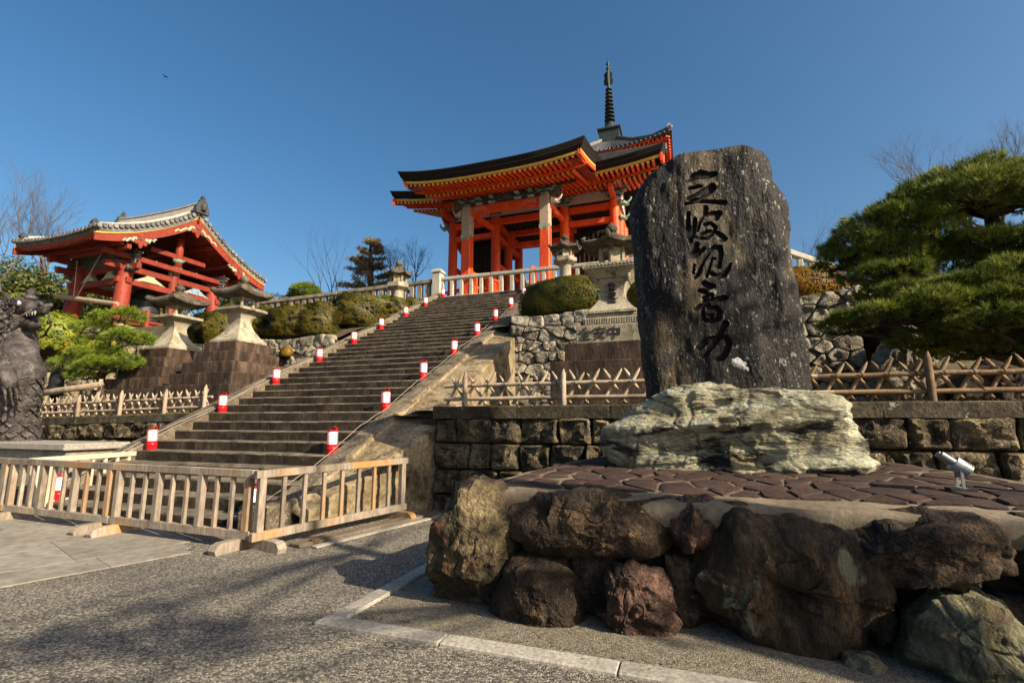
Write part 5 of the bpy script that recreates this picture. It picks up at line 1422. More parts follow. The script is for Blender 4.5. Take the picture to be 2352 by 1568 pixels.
# under-eave rafters on the two long sides, and purlins seen inside the gable
for side in (-1, 1):
    for k in range(30):
        x = BXR - TW + .3 + (2 * TW - .6) * k / 29
        a, b = slope_pt(x, .02, side, -.42), slope_pt(x, .62, side, -.48)
        MB().beam(a, b, .09, .11).build('rafter', 'faded_red', tower)
    for s in (.25, .5, .75):
        p = slope_pt(BXR, s, side, -.55); tb((BXR - TW + .2, p[1], p[2]), (BXR + TW - .2, p[1], p[2]), .18, .22, 'purlin')
MB().box(-29.9, -26.3, 16.0, 20.95, 9.72, 9.80).build('ceiling', 'dark_timber', tower)
for k in range(9): tb((-29.8 + k * .43, 16.0, 9.66), (-29.8 + k * .43, 20.95, 9.66), .07, .09, 'ceiling_rib', 'dark_timber')
for y in (15.98, 20.97): MB().box(-30.6, -25.6, y - .03, y + .03, 9.30, 10.05).build('bracket_panel', 'carved_dark', tower)
MB().box(-29.95, -29.89, 15.9, 21.0, 9.30, 10.4).build('bracket_panel', 'carved_dark', tower)
for y in (15.2, 21.7): tb((-31.0, y, 9.80), (-24.9, y, 9.80), .2, .24, 'purlin')
# low fence round the platform
for x in (-25.6, -30.6):
    for z in (6.45, 6.85): tb((x, 15.3, z), (x, 21.6, z), .10, .12, 'rail')
for k in range(5): MB().box(-25.68, -25.52, 15.3 + k * 1.55 - .08, 15.3 + k * 1.55 + .08, 5.98, 7.05, .02).build('rail_post', 'faded_red', tower)
MB().tube([(-28.0, 18.2, 9.2), (-28.0, 18.2, 8.7)], .05, 6).build('bell_hanger', 'bronze_bell', tower)
bell = MB().lathe([(.05, 8.72), (.35, 8.66), (.56, 8.5), (.66, 8.3), (.69, 8.0), (.72, 7.96), (.71, 7.9), (.73, 7.5), (.76, 7.45), (.75, 7.38), (.77, 7.1), (.84, 6.98), (.86, 6.86), (.80, 6.84), (.70, 7.4), (.6, 8.2)], (-28.0, 18.2, 0), 28).build('bronze_bell', 'bronze_bell', smooth=True, auto=40)
single(bell, 'large dark bronze temple bell hanging inside the red bell tower', 'bell')
m_ = MB().tube([(-29.9, 15.25, 7.78), (-25.6, 15.4, 7.05)], .12, 10)
st_ = thing('bell_striker', (-27.8, 15.3, 7.3), 'horizontal log striker slung on two ropes from the bell tower eaves', 'striker')
m_.build('log', 'log_wood', st_, smooth=True, auto=60)
for a, b in (((-28.75, 15.3, 7.60), (-28.9, 15.3, 9.55)), ((-28.55, 15.3, 7.58), (-27.1, 15.3, 9.75))):
    MB().tube([a, b], .022, 5).build('rope', 'fence_stone', st_)

# ================================================================ STONE LANTERNS
def text_part(body, size, fn, mat, parent, name='inscription', depth=.01, vertical=False):
    """built-in lettering turned into a thin mesh; fn maps (u, v, d) to a point, u to the right, v up, centred"""
    V, F = [], []
    step = 0.0
    for k, ch in enumerate(body if vertical else [body]):
        cu = bpy.data.curves.new('lettering', 'FONT'); cu.body = ch; cu.size = size; cu.extrude = depth / 2; cu.align_x = 'CENTER'; cu.align_y = 'CENTER'
        ob = bpy.data.objects.new('lettering', cu); COL.objects.link(ob)
        bpy.context.view_layer.update()
        me = bpy.data.meshes.new_from_object(ob.evaluated_get(bpy.context.evaluated_depsgraph_get()))
        o = len(V)
        dz = -(k - (len(body) - 1) / 2) * size * 1.05 if vertical else 0
        V += [fn(v.co.x, v.co.y + dz, v.co.z) for v in me.vertices]
        F += [tuple(i + o for i in p.vertices) for p in me.polygons]
        bpy.data.objects.remove(ob); bpy.data.meshes.remove(me); bpy.data.curves.remove(cu)
    return link_mesh(name, np.array(V), F, mat, parent)

def lantern_top(root, c, z, s, hw_roof, body='lantern_stone', roof='lantern_roof', style='square', fire=.36, n=6):
    """fire box with openings, spreading roof, finial; z is the top of the platform"""
    x, y = c
    h = fire * s
    if style == 'square':
        m_ = MB()
        a = .25 * s; t = .075 * s
        for sx in (-1, 1):
            for sy in (-1, 1):
                m_.box(x + sx * a - (t if sx > 0 else 0), x + sx * a + (t if sx < 0 else 0), y + sy * a - (t if sy > 0 else 0), y + sy * a + (t if sy < 0 else 0), z, z + h, .012 * s)
        m_.box(x - a * .98, x + a * .98, y - a * .98, y + a * .98, z - .001, z + .06 * s); m_.box(x - a * .98, x + a * .98, y - a * .98, y + a * .98, z + h - .07 * s, z + h)
        m_.build('fire_box', body, root)
        k = hw_roof
        MB().squares([(k * .55, h - .02 * s), (k * .97, h + .02 * s), (k, h + .07 * s), (k * .98, h + .12 * s), (k * .70, h + .20 * s), (k * .42, h + .33 * s), (k * .30, h + .40 * s)], (x, y, z), 8, up=[0, .12 * s, .13 * s, .12 * s, .04 * s, 0, 0]).rough(.008 * s, 5).build('roof', roof, root, smooth=True, auto=35)
        zt = z + h + .40 * s
        MB().squares([(.15 * s, 0), (.16 * s, .07 * s), (.09 * s, .09 * s)], (x, y, zt), 2).build('finial_seat', roof, root)
    else:
        m_ = MB(); r0 = .30 * s
        for k in range(n):
            a = 2 * math.pi * (k + .5) / n
            px, py = x + r0 * math.cos(a), y + r0 * math.sin(a)
            m_.tube([(px, py, z), (px, py, z + h)], .055 * s, 6)
        m_.lathe([(r0, 0), (r0 * 1.03, .03), (r0, .10 * s)], (x, y, z), n, phase=math.pi / n); m_.lathe([(r0, h - .10 * s), (r0 * 1.03, h)], (x, y, z), n, phase=math.pi / n)
        for k in range(0, n, 2):
            a0, a1 = 2 * math.pi * (k + .5) / n, 2 * math.pi * (k + 1.5) / n
            m_.beam((x + r0 * .93 * math.cos(a0), y + r0 * .93 * math.sin(a0), z + h / 2), (x + r0 * .93 * math.cos(a1), y + r0 * .93 * math.sin(a1), z + h / 2), .05 * s, h)
        m_.build('fire_box', body, root)
        k = hw_roof; rs = []
        for f, zz in ((.5, h - .02 * s), (.98, h + .0 * s), (1.0, h + .07 * s), (.82, h + .13 * s), (.5, h + .24 * s), (.32, h + .34 * s)):
            ring = []
            for j in range(n * 4):
                a = 2 * math.pi * (j / (n * 4)) + math.pi / n
                ph = (j % 4) / 4; corner = abs(ph - 0) if ph <= .5 else 1 - ph
                rad_ = f * k * (1 - .13 * (corner * 2))
                ring.append((x + rad_ * math.cos(a), y + rad_ * math.sin(a), z + zz + (.07 * s * (1 - corner * 2) ** 2 if f > .7 else 0)))
            rs.append(ring)
        m_ = MB().rings(rs)
        for j in range(n):
            a = 2 * math.pi * j / n + math.pi / n
            m_.tube([(x + k * .93 * math.cos(a), y + k * .93 * math.sin(a), z + h + .10 * s), (x + k * 1.0 * math.cos(a), y + k * 1.0 * math.sin(a), z + h + .20 * s), (x + k * .9 * math.cos(a), y + k * .9 * math.sin(a), z + h + .25 * s)], [.06 * s, .055 * s, .03 * s], 6)
        m_.rough(.008 * s, 5).build('roof', roof, root, smooth=True, auto=35)
        zt = z + h + .34 * s
        MB().lathe([(.14 * s, 0), (.16 * s, .06 * s), (.08 * s, .09 * s)], (x, y, zt), 10).build('finial_seat', roof, root)
    MB().lathe([(.08 * s, .08 * s), (.145 * s, .15 * s), (.15 * s, .22 * s), (.10 * s, .28 * s), (.04 * s, .32 * s), (.01, .36 * s)], (x, y, zt), 12).build('finial', roof, root, smooth=True, auto=50)

def flared_lantern(name, c, zb, s, label, steps, joinx=None):
    x, y = c
    root = thing(name, (x, y, steps[0][1]), label, 'stone lantern')
    for k, (hw, z0, z1) in enumerate(steps):
        n = 2 if hw > 1.0 else 1
        for i in range(n):                                     # each course of the pedestal is made of slabs
            xa = x - hw + 2 * hw * i / n; xb_ = x - hw + 2 * hw * (i + 1) / n
            MB().box(xa + .003, xb_ - .003, y - hw, y + hw, z0, z1 - .002, .02).rough(.008, 4, 3, k).build('pedestal_slab', 'pedestal_stone', root)
    prof = [(.56, 0), (.56, .07), (.50, .12), (.40, .24), (.28, .42), (.22, .60), (.21, .72), (.24, .82), (.30, .90), (.30, .95)]
    MB().squares([(r * s, z * s) for r, z in prof], (x, y, zb), 4).rough(.006, 5).build('shaft', 'lantern_stone', root, smooth=True, auto=32)
    zp = zb + .95 * s
    MB().squares([(.34 * s, 0), (.50 * s, .07 * s), (.52 * s, .08 * s), (.52 * s, .16 * s), (.30 * s, .17 * s)], (x, y, zp), 3).rough(.005, 5).build('platform', 'lantern_stone', root, smooth=True, auto=25)
    lantern_top(root, c, zp + .165 * s, s, .66 * s)
    return root
A_ = flared_lantern('stone_lantern', (-13.15, 11.5), 3.88, 1.0, 'pale flared stone lantern on a stepped brown pedestal, beside the staircase', [(1.43, 1.45, 2.52), (1.22, 2.52, 2.88), (1.02, 2.88, 3.22), (.84, 3.22, 3.55), (.66, 3.55, 3.88)])
B_ = flared_lantern('stone_lantern', (-16.0, 11.5), 3.80, 1.03, 'pale flared stone lantern on a stepped brown pedestal, beside the small layered pine', [(1.40, 1.4, 2.46), (1.21, 2.46, 2.81), (1.01, 2.81, 3.15), (.83, 3.15, 3.48), (.66, 3.48, 3.80)])
MB().box(-15.0, -14.15, 10.9, 12.1, 3.0, 3.2, .03).rough(.008, 4).build('linking_slab', 'pedestal_stone', A_)
# carved lantern on the right, with lettering
EXc, EYc = -1.62, 12.35
E_ = thing('stone_lantern', (EXc, EYc, 1.65), 'carved pale stone lantern with lettered shaft on a lettered brown pedestal, beside the rounded hedge', 'stone lantern')
for hw, z0, z1 in ((1.40, 1.6, 2.90), (1.10, 2.90, 3.35)):
    MB().box(EXc - hw, EXc + hw, EYc - hw * .8, EYc + hw * .6, z0, z1 - .002, .02).rough(.008, 4).build('pedestal_slab', 'pedestal_stone', E_)
MB().box(EXc - .86, EXc + .86, EYc - .66, EYc + .6, 3.35, 3.80, .015).rough(.006, 4).build('lettered_block', 'lantern_stone', E_)
text_part('全安中', .34, lambda u, v, d: (EXc - .28 + u * 1.02, EYc - .675 - d, 3.57 + v), 'ink', E_, 'inscription', .012)
MB().box(EXc - .70, EXc + .70, EYc - .58, EYc + .58, 3.80, 4.0, .02).build('fluted_band', 'lantern_stone', E_)
for k in range(22):
    xx = EXc - .62 + k * .059
    MB().box(xx - .012, xx + .012, EYc - .595, EYc - .56, 3.825, 3.975).build('flute', 'lantern_stone', E_)
MB().box(EXc - .64, EXc + .64, EYc - .55, EYc + .55, 4.0, 4.10, .03).build('base_moulding', 'lantern_stone', E_)
MB().squares([(.60, 0), (.60, .06), (.54, .10), (.40, .28), (.30, .46), (.28, .58), (.31, .74), (.38, .86), (.36, .92)], (EXc, EYc, 4.10), 4).build('shaft', 'lantern_stone', E_, smooth=True, auto=30)
text_part('常夜燈', .215, lambda u, v, d: (EXc + u, EYc - .335 - d - (.20 * max(0, -(v + .12))) * .9, 4.55 + v), 'ink', E_, 'inscription', .16, True)
m_ = MB()
for s in (-1, 1): m_.tube([(EXc + s * .36, EYc - .36, 4.92), (EXc + s * .42, EYc - .42, 5.0), (EXc + s * .44, EYc - .44, 5.12), (EXc + s * .38, EYc - .38, 5.16)], [.04, .05, .05, .03], 6)
m_.build('scroll_corner', 'lantern_stone', E_, smooth=True)
MB().squares([(.40, 0), (.60, .20), (.66, .21), (.66, .33), (.40, .34)], (EXc, EYc, 5.02), 3).build('platform', 'lantern_stone', E_, smooth=True, auto=25)
m_ = MB()
for k in range(14): m_.tube([(EXc - .58 + k * .089, EYc - .665, 5.27), (EXc - .54 + k * .089, EYc - .672, 5.31), (EXc - .50 + k * .089, EYc - .665, 5.27)], .012, 4)
m_.build('carved_frieze', 'lantern_stone', E_)
lantern_top(E_, (EXc, EYc), 5.355, 1.05, .80, style='hex', fire=.50)
E_.scale = (.883,) * 3
E_.location = (-1.43, 10.9, 1.63)
# two smaller lanterns at the head of the stairs
def small_lantern(c, z0, s, label, roofhw, zg):
    root = thing('stone_lantern', (c[0], c[1], zg), label, 'stone lantern')
    MB().lathe([(.34 * s, zg - z0), (.30 * s, 0), (.24 * s, .06 * s), (.23 * s, .50 * s), (.26 * s, .55 * s)], (c[0], c[1], z0), 14).build('shaft', 'lantern_stone', root, smooth=True, auto=40)
    MB().lathe([(.26 * s, .55 * s), (.46 * s, .66 * s), (.48 * s, .68 * s), (.47 * s, .85 * s), (.3 * s, .86 * s)], (c[0], c[1], z0), 6).build('platform', 'lantern_stone', root)
    lantern_top(root, c, z0 + .855 * s, s, roofhw, style='hex', fire=.33)
small_lantern((-11.85, 18.3), 6.60, 1.08, 'small six-sided stone lantern at the top left of the staircase, beside the azaleas', .62, 6.2)
small_lantern((-4.30, 18.5), 7.05, 1.0, 'six-sided stone lantern with upturned roof behind the large rounded hedge', .66, 6.4)

# ================================================================ STONE FENCES AT THE TOP
def stone_fence(name, label, p, q, zp, zq, h, step, w, mat, rail_h=.15, base_h=.14, posts=()):
    root = thing(name, ((p[0] + q[0]) / 2, (p[1] + q[1]) / 2, (zp + zq) / 2), label, 'fence')
    L = math.hypot(q[0] - p[0], q[1] - p[1]); n = int(L / step)
    P_ = lambda t, z: (p[0] + (q[0] - p[0]) * t, p[1] + (q[1] - p[1]) * t, zp + (zq - zp) * t + z)
    ns = max(1, int(L / 2.6))
    for i in range(ns):
        a, b = i / ns, (i + 1) / ns
        MB().beam(P_(a + .001, h - rail_h / 2), P_(b - .001, h - rail_h / 2), w * 1.45, rail_h, .02).rough(.004, 5).build('top_rail', mat, root)
        MB().beam(P_(a + .001, base_h / 2), P_(b - .001, base_h / 2), w * 1.6, base_h, .02).rough(.004, 5).build('base_rail', mat, root)
    for i in range(n):
        c = P_((i + .5) / n, 0)
        MB().box(c[0] - w / 2, c[0] + w / 2, c[1] - w / 2, c[1] + w / 2, c[2] + base_h - .01, c[2] + h - rail_h + .01, .015).build('baluster', mat, root)
    for t in posts:
        c = P_(t, 0); k = .22
        MB().box(c[0] - k, c[0] + k, c[1] - k, c[1] + k, c[2] - .3, c[2] + h + .20, .03).build('fence_post', mat, root)
        MB().squares([(k * .85, 0), (k * 1.2, .05), (k * 1.2, .12), (k * .7, .24), (.02, .28)], (c[0], c[1], c[2] + h + .20), 2).build('post_cap', mat, root)
    return root
FYs = 20.5
stone_fence('stone_fence', 'pale squared stone balustrade across the head of the staircase', (-11.05, FYs), (2.6, FYs), 7.22, 7.15, 1.10, .50, .165, 'fence_stone', posts=(0.0,))
stone_fence('stone_fence', 'old dark stone balustrade running behind the azaleas, away from the gate', (-22.3, FYs), (-11.35, FYs), 7.00, 7.22, 1.06, .43, .22, 'old_fence_stone', .18, .16, posts=(0.0,))
stone_fence('stone_fence', 'short sunlit stone balustrade stepping down above the orange hedge', (1.9, 15.0), (4.3, 15.9), 5.95, 5.05, .80, .30, .14, 'fence_stone', .16, .12)
MB().box(-22.6, -10.9, FYs - .35, FYs + .3, 6.0, 7.0, .05).rough(.05, 2).build('kerb_wall', 'old_fence_stone', tag(bpy.data.objects[bpy.data.objects.get('stone_fence.001').name])) if False else None
fb = MB()
top_kerb = thing('kerb_wall', (-8, 20.3, 6.5), 'low rough stone edging under the balustrade at the head of the stairs', 'wall')
r = random.Random(5); x = -22.4
while x < 3.0:
    L = r.uniform(.7, 1.3)
    MB().box(x + .005, x + L - .005, 20.2, 20.8, 6.3, 7.02 + .22 * min(1, max(0, (x + 22) / 11)) + r.uniform(-.02, .0), .05).rough(.03, 3, 3, int(x * 7)).build('stone', 'rubble_stone' if x > -11 else 'old_fence_stone', top_kerb)
    x += L

# ================================================================ HEDGES
def bush(name, label, c, rad, mat, n, leaf=.022, power=2.0, seed=0, lump=.06, group=None, core='hedge_core', flat=0.0, cat='bush'):
    """clipped shrub: dark twiggy core and small leaves over an uneven rounded surface"""
    r = np.random.default_rng(seed)
    root = thing(name, (c[0], c[1], c[2] - rad[2]), label, cat, group)
    d = r.normal(0, 1, (n, 3)); d /= np.linalg.norm(d, axis=1, keepdims=True)
    d[:, 2] = np.where(d[:, 2] < -.55, -d[:, 2], d[:, 2])
    k = (np.abs(d[:, 0]) ** power + np.abs(d[:, 1]) ** power + np.abs(d[:, 2]) ** power) ** (-1 / power)
    u = d * k[:, None]
    lum = 1 + lump * fbm(d * 2.6 + seed, 1.0, 4, seed)
    depth = 1.0 + r.normal(0, .022, n) - r.exponential(.03, n)
    pts = np.array(c) + u * np.array(rad) * (lum * depth)[:, None]
    V, F = leaves(pts, d, leaf, seed, 1.0)
    link_np('foliage', V, F, mat, root)
    m_ = MB(); rs = []
    for i in range(1, 12):
        th = math.pi * i / 12; ring = []
        for j in range(20):
            ph = 2 * math.pi * j / 20
            q = np.array([math.sin(th) * math.cos(ph), math.sin(th) * math.sin(ph), math.cos(th)])
            kk = (np.abs(q) ** power).sum() ** (-1 / power)
            ring.append(q * kk)
        rs.append(ring)
    A = np.concatenate(rs); dd = A / np.linalg.norm(A, axis=1, keepdims=True)
    A = np.array(c) + A * np.array(rad) * (.93 * (1 + lump * fbm(dd * 2.6 + seed, 1.0, 4, seed)))[:, None]
    m_.rings([A[i * 20:(i + 1) * 20] for i in range(11)])
    m_.build('branch_core', core, root, smooth=True)
    return root
GA = 'clipped azaleas on the bank left of the stairs'
HL = [((-16.75, 13.75, 4.85), (1.0, .75, .72), 'azalea_rust', 'dark round clipped azalea between the two flared stone lanterns'),
      ((-14.55, 13.9, 4.9), (.85, .7, .62), 'azalea_olive', 'clipped azalea behind the lantern nearest the stairs, on the rubble wall'),
      ((-13.35, 13.75, 4.85), (.95, .6, .66), 'azalea_rust', 'broad rusty green azalea on the wall, second from the lantern beside the stairs'),
      ((-12.15, 13.75, 4.85), (.62, .55, .60), 'azalea_rust', 'rusty azalea with bare pale twigs at the edge of the rubble wall'),
      ((-13.0, 14.9, 5.35), (.75, .7, .52), 'azalea_olive', 'olive azalea in the second row behind the rusty one'),
      ((-13.0, 16.1, 5.85), (.52, .55, .42), 'azalea_olive', 'small green azalea dome high on the bank, under the old balustrade'),
      ((-12.15, 17.0, 6.2), (.85, .6, .42), 'azalea_olive', 'flat green azalea dome near the old balustrade, beside the small lantern'),
      ((-12.6, 14.6, 5.2), (.62, .55, .55), 'azalea_rust', 'azalea tucked between the front row and the large mound-shaped one'),
      ((-11.72, 15.4, 5.42), (.95, .95, .70), 'azalea_rust', 'largest mound-shaped rusty azalea next to the left kerb of the stairs'),
      ((-11.45, 17.6, 6.12), (.58, .6, .50), 'azalea_rust', 'round rusty azalea by the upper part of the left kerb'),
      ((-11.50, 19.1, 6.62), (.55, .5, .32), 'azalea_olive', 'low green azalea at the head of the stairs below the post')]
for k, (c, rd, mt, lb) in enumerate(HL):
    rd = (rd[0] * 1.12, rd[1] * 1.15, rd[2] * 1.08)
    bush('azalea_bush', lb, c, rd, mt, int(30000 * rd[0] * rd[2] + 6000), .034, 2.5, 30 + k, .22, GA)
bush('hedge', 'large smooth rounded olive and gold hedge on the wall beside the upper stairs', (-3.05, 14.0, 4.98), (1.62, .85, .70), 'azalea_olive', 46000, .024, 2.7, 60, .05, cat='hedge')
bush('hedge', 'rusty clipped hedge partly behind the carved stone lantern', (-0.9, 14.1, 4.95), (1.2, .75, .62), 'azalea_rust', 24000, .024, 2.7, 61, .06, cat='hedge')
bush('hedge', 'boxy orange clipped hedge on the rubble wall between the inscribed stone and the big pine', (2.75, 13.75, 4.78), (1.05, .6, .48), 'azalea_orange', 26000, .022, 4.0, 62, .05, cat='hedge')
bush('azalea_bush', 'tiny rust-coloured shrub growing out of the left rubble wall', (-12.45, 12.72, 3.72), (.24, .18, .20), 'azalea_orange', 1800, .022, 2.0, 63, .12)
bush('shrub', 'bright green leafy shrub beside the dragon statue, above the pale block wall', (-25.2, 12.9, 5.05), (1.1, .8, 1.0), 'leaf_bright', 5200, .07, 2.2, 64, .2)
bush('ground_shrub', 'low yellow-leaved shrub spilling over the pale block wall', (-24.2, 13.25, 4.45), (2.0, .5, .35), 'leaf_yellow', 3800, .06, 2.4, 65, .25)

# ================================================================ TREES
def pad_points(c, rad, n, r):
    d = r.normal(0, 1, (n, 3)); d /= np.linalg.norm(d, axis=1, keepdims=True)
    u = r.uniform(.45, 1, (n, 1)) ** .5
    p = d * u
    p[:, 2] = np.abs(p[:, 2]) * np.where(r.uniform(size=n) < .22, -.55, 1)
    ax = d * .8 + [0, 0, .75]
    ax /= np.linalg.norm(ax, axis=1, keepdims=True)
    return np.array(c) + p * np.array(rad), ax
def pine(name, label, base, trunk_pts, trunk_r, pads, mat, tuft_den, L, w, per, seed, twigs=3, spread=.55, limb_r=.30):
    r = np.random.default_rng(seed); rp = random.Random(seed)
    root = thing(name, base, label, 'pine tree')
    m_ = MB(); m_.tube(trunk_pts, trunk_r, 10); m_.rough(.02, 5, 3, seed)
    TP = [Vector(p) for p in trunk_pts]
    for (c, rad) in pads:
        c_ = Vector(c); low = Vector((c[0], c[1], c[2] - rad[2] * .35))
        best = min(TP[1:], key=lambda p: (p - low).length + max(0, p.z - low.z) * 1.5)
        mid = (best + low) / 2 + Vector((rp.uniform(-.1, .1), rp.uniform(-.1, .1), rp.uniform(.0, .15)))
        rb = max(.018, trunk_r[0] * limb_r)
        m_.tube([best, mid, low], [rb, rb * .7, rb * .4], 6)
        for t in range(twigs * 3):
            a = rp.uniform(0, 6.28); f = rp.uniform(.5, .95)
            e_ = low + Vector((math.cos(a) * rad[0] * f, math.sin(a) * rad[1] * f, rp.uniform(.0, .6) * rad[2]))
            mm = (low + e_) / 2 + Vector((rp.uniform(-.06, .06), rp.uniform(-.06, .06), -.04))
            m_.tube([low, mm, e_], [rb * .35, rb * .22, rb * .1], 4)
    m_.build('trunk', 'bark', root, smooth=True)
    C, A = [], []
    for (c, rad) in pads:
        n = int(tuft_den * rad[0] * rad[1] * (1 + rad[2])); p, a = pad_points(c, rad, n, r)
        p = p + .10 * np.stack([fbm(p, 2.5, 2, seed + 3), fbm(p + 9, 2.5, 2, seed + 4), fbm(p + 5, 2.5, 2, seed + 5)], 1)
        C.append(p); A.append(a)
    V, F = needles(np.concatenate(C), np.concatenate(A), L, w, per, spread, seed)
    link_np('crown', V, F, mat, root)
    return root
# small layered pine by the left lanterns
tx, ty = -17.0, 10.15
pine('pine_tree', 'small layered bright green pine in front of the bell tower, beside the stone lanterns', (tx, ty, 1.6),
     [(tx + .3, ty, 1.5), (tx + .15, ty, 2.2), (tx - .2, ty, 2.8), (tx + .1, ty, 3.5), (tx - .1, ty, 4.2), (tx, ty, 4.7)], [.14, .13, .11, .09, .07, .03],
     [((-16.75, 10.2, 4.72), (.95, .6, .28)), ((-17.7, 10.1, 4.38), (.85, .55, .28)), ((-17.95, 10.2, 3.95), (.62, .5, .25)), ((-15.95, 10.1, 3.95), (.85, .6, .36)), ((-16.7, 10.3, 4.1), (.6, .5, .25)),
      ((-17.3, 10.0, 3.55), (1.05, .6, .30)), ((-18.4, 9.95, 3.18), (.62, .5, .36)), ((-16.9, 9.95, 3.15), (1.15, .6, .30)), ((-16.1, 10.0, 3.25), (.6, .5, .25)), ((-17.7, 9.9, 2.85), (.6, .4, .2))],
     'pine_bright', 560, .14, .006, 18, 4, 3, .42)
# big pine on the right
def P3(x, y, z): return (x, y, z)
bp = [((5.0, 10.6, 5.55), (1.25, 1.0, .45)), ((4.15, 10.2, 5.2), (.9, .8, .36)), ((3.55, 10.0, 4.85), (.75, .7, .34)), ((3.05, 9.9, 4.5), (.6, .6, .32)), ((5.9, 10.4, 5.5), (1.0, .9, .45)), ((2.75, 9.9, 4.28), (.42, .5, .26)),
      ((4.6, 9.7, 5.10), (.9, .7, .35)), ((5.6, 9.7, 5.0), (.9, .7, .35)), ((3.9, 9.9, 4.45), (.85, .6, .30)), ((4.9, 9.9, 4.35), (.8, .6, .28)),
      ((3.35, 9.8, 3.95), (.7, .6, .22)), ((5.75, 9.9, 4.3), (.7, .6, .3)),
      ((3.0, 9.3, 3.12), (.75, .55, .20)), ((3.75, 9.2, 3.25), (.75, .6, .26)), ((4.5, 9.3, 3.28), (.8, .6, .26)), ((5.2, 9.4, 3.3), (.8, .6, .26)), ((4.2, 9.5, 3.62), (.6, .5, .20)), ((5.0, 9.5, 3.72), (.7, .5, .22)),
      ((4.2, 9.0, 2.92), (.6, .5, .20)), ((5.0, 9.0, 2.95), (.8, .5, .22)), ((2.55, 9.35, 2.98), (.42, .4, .15)), ((5.9, 9.5, 3.2), (.8, .7, .3)), ((6.6, 9.9, 4.5), (.9, .8, .4)), ((6.7, 9.8, 3.5), (.9, .7, .3)),
      ((3.6, 10.1, 4.25), (.8, .7, .38)), ((4.5, 10.3, 4.0), (.9, .7, .40)), ((5.4, 10.4, 3.9), (.9, .7, .40)), ((6.2, 10.4, 4.0), (.8, .7, .40)), ((3.4, 9.8, 3.55), (.65, .6, .28)), ((4.6, 9.8, 2.62), (.9, .5, .28)), ((5.6, 9.6, 2.7), (.9, .6, .30)), ((3.8, 9.6, 2.75), (.6, .5, .2))]
pine('pine_tree', 'big spreading dark green pine overhanging the terrace wall, right of the inscribed stone', (5.5, 10.4, 1.65),
     [(5.7, 10.4, 1.5), (5.5, 10.3, 2.3), (5.75, 10.4, 3.0), (5.35, 10.2, 3.7), (5.1, 10.3, 4.3), (5.15, 10.4, 5.0), (5.0, 10.5, 5.6)], [.24, .22, .20, .17, .14, .10, .05], bp, 'pine_needle', 820, .15, .0055, 20, 9, 5, .45)
# another pine beyond the right edge of the view, its crown pads shaped to cast dappled shade on mound and plaza
rs_ = random.Random(23)
sh = []
def limb(target, t, rad):
    c_ = Vector(target) + SUN * (t / SUN.x); sh.append((tuple(c_), (rad * rs_.uniform(.8, 1.2), rad * rs_.uniform(.8, 1.2), rad * .4)))
for tx_, tz_ in ((-.9, .75), (.25, .2), (1.35, .6)): limb((tx_, 4.0, tz_), rs_.uniform(7, 9.5), rs_.uniform(.28, .40))
for k in range(13): limb((rs_.uniform(-5.3, -2.9), rs_.uniform(1.3, 2.8), 0), rs_.uniform(11, 15), rs_.uniform(.25, .45))
for tx_, tz_ in ((1.15, 2.7), (-.35, 2.4)): limb((tx_, 6.1, tz_), rs_.uniform(7, 10), rs_.uniform(.3, .45))
pine('pine_tree', 'tall open pine standing on the plaza beyond the mound', (9.0, 1.5, 0), [(9.0, 1.5, -.1), (8.8, 1.4, 1.5), (9.1, 1.6, 3.0), (8.8, 1.4, 4.5), (9.0, 1.5, 6.0), (8.8, 1.4, 7.5), (8.9, 1.4, 9.3)], [.30, .27, .24, .20, .16, .10, .04], sh, 'pine_needle', 300, .16, .009, 10, 15, 2, .55, .10)

def bare_tree(name, label, base, h, rad, depth, seed, mat='bare_twig', lean=(0, 0), split=(2, 3), spread=.6, stems=1, shrink=.74):
    root = thing(name, base, label, 'bare tree'); r = random.Random(seed)
    m_ = MB(); t_ = MB()
    for s in range(stems):
        d = Vector((lean[0] + r.uniform(-.25, .25) * (stems > 1), lean[1] + r.uniform(-.2, .2) * (stems > 1), 1))
        branches(m_, (base[0] + r.uniform(-.2, .2) * (stems > 1), base[1], base[2]), d, h * .36, rad, depth, r, .16, split, shrink, 6, .05, None, spread)
    m_.build('trunk', mat, root, smooth=True)
    return root
bare_tree('bare_tree', 'leafless tree with fine twigs beside the dark evergreens, near the bell tower', (-43.5, 20.5, 6.0), 12.5, .24, 6, 3, lean=(.10, 0), spread=.55, split=(3, 4))
bare_tree('bare_tree', 'second leafless tree leaning over the evergreens left of the bell tower', (-46.5, 20.0, 6.0), 13.5, .24, 6, 8, lean=(.22, 0), spread=.5, split=(3, 4))
bare_tree('bare_tree', 'dark leafless tree between the gate and the brown conifer, behind the balustrade', (-15.3, 26, 6.9), 6.4, .18, 6, 12, 'dark_twig', split=(3, 4), spread=.85, shrink=.72)
bare_tree('bare_tree', 'thin leafless shrub-like tree beside the brown conifer', (-21.6, 26, 6.9), 7.5, .07, 5, 14, 'dark_twig', stems=3, spread=.5)
bare_tree('bare_tree', 'leafless tree showing above the big pine', (8.3, 16.5, 4.0), 6.2, .15, 6, 17, 'bare_twig', split=(3, 4), spread=.7)
bare_tree('bare_tree', 'few bare twigs rising behind the short sunlit balustrade', (3.9, 18.5, 4.6), 3.9, .04, 4, 19, 'dark_twig', stems=3, spread=.6, lean=(.15, 0))

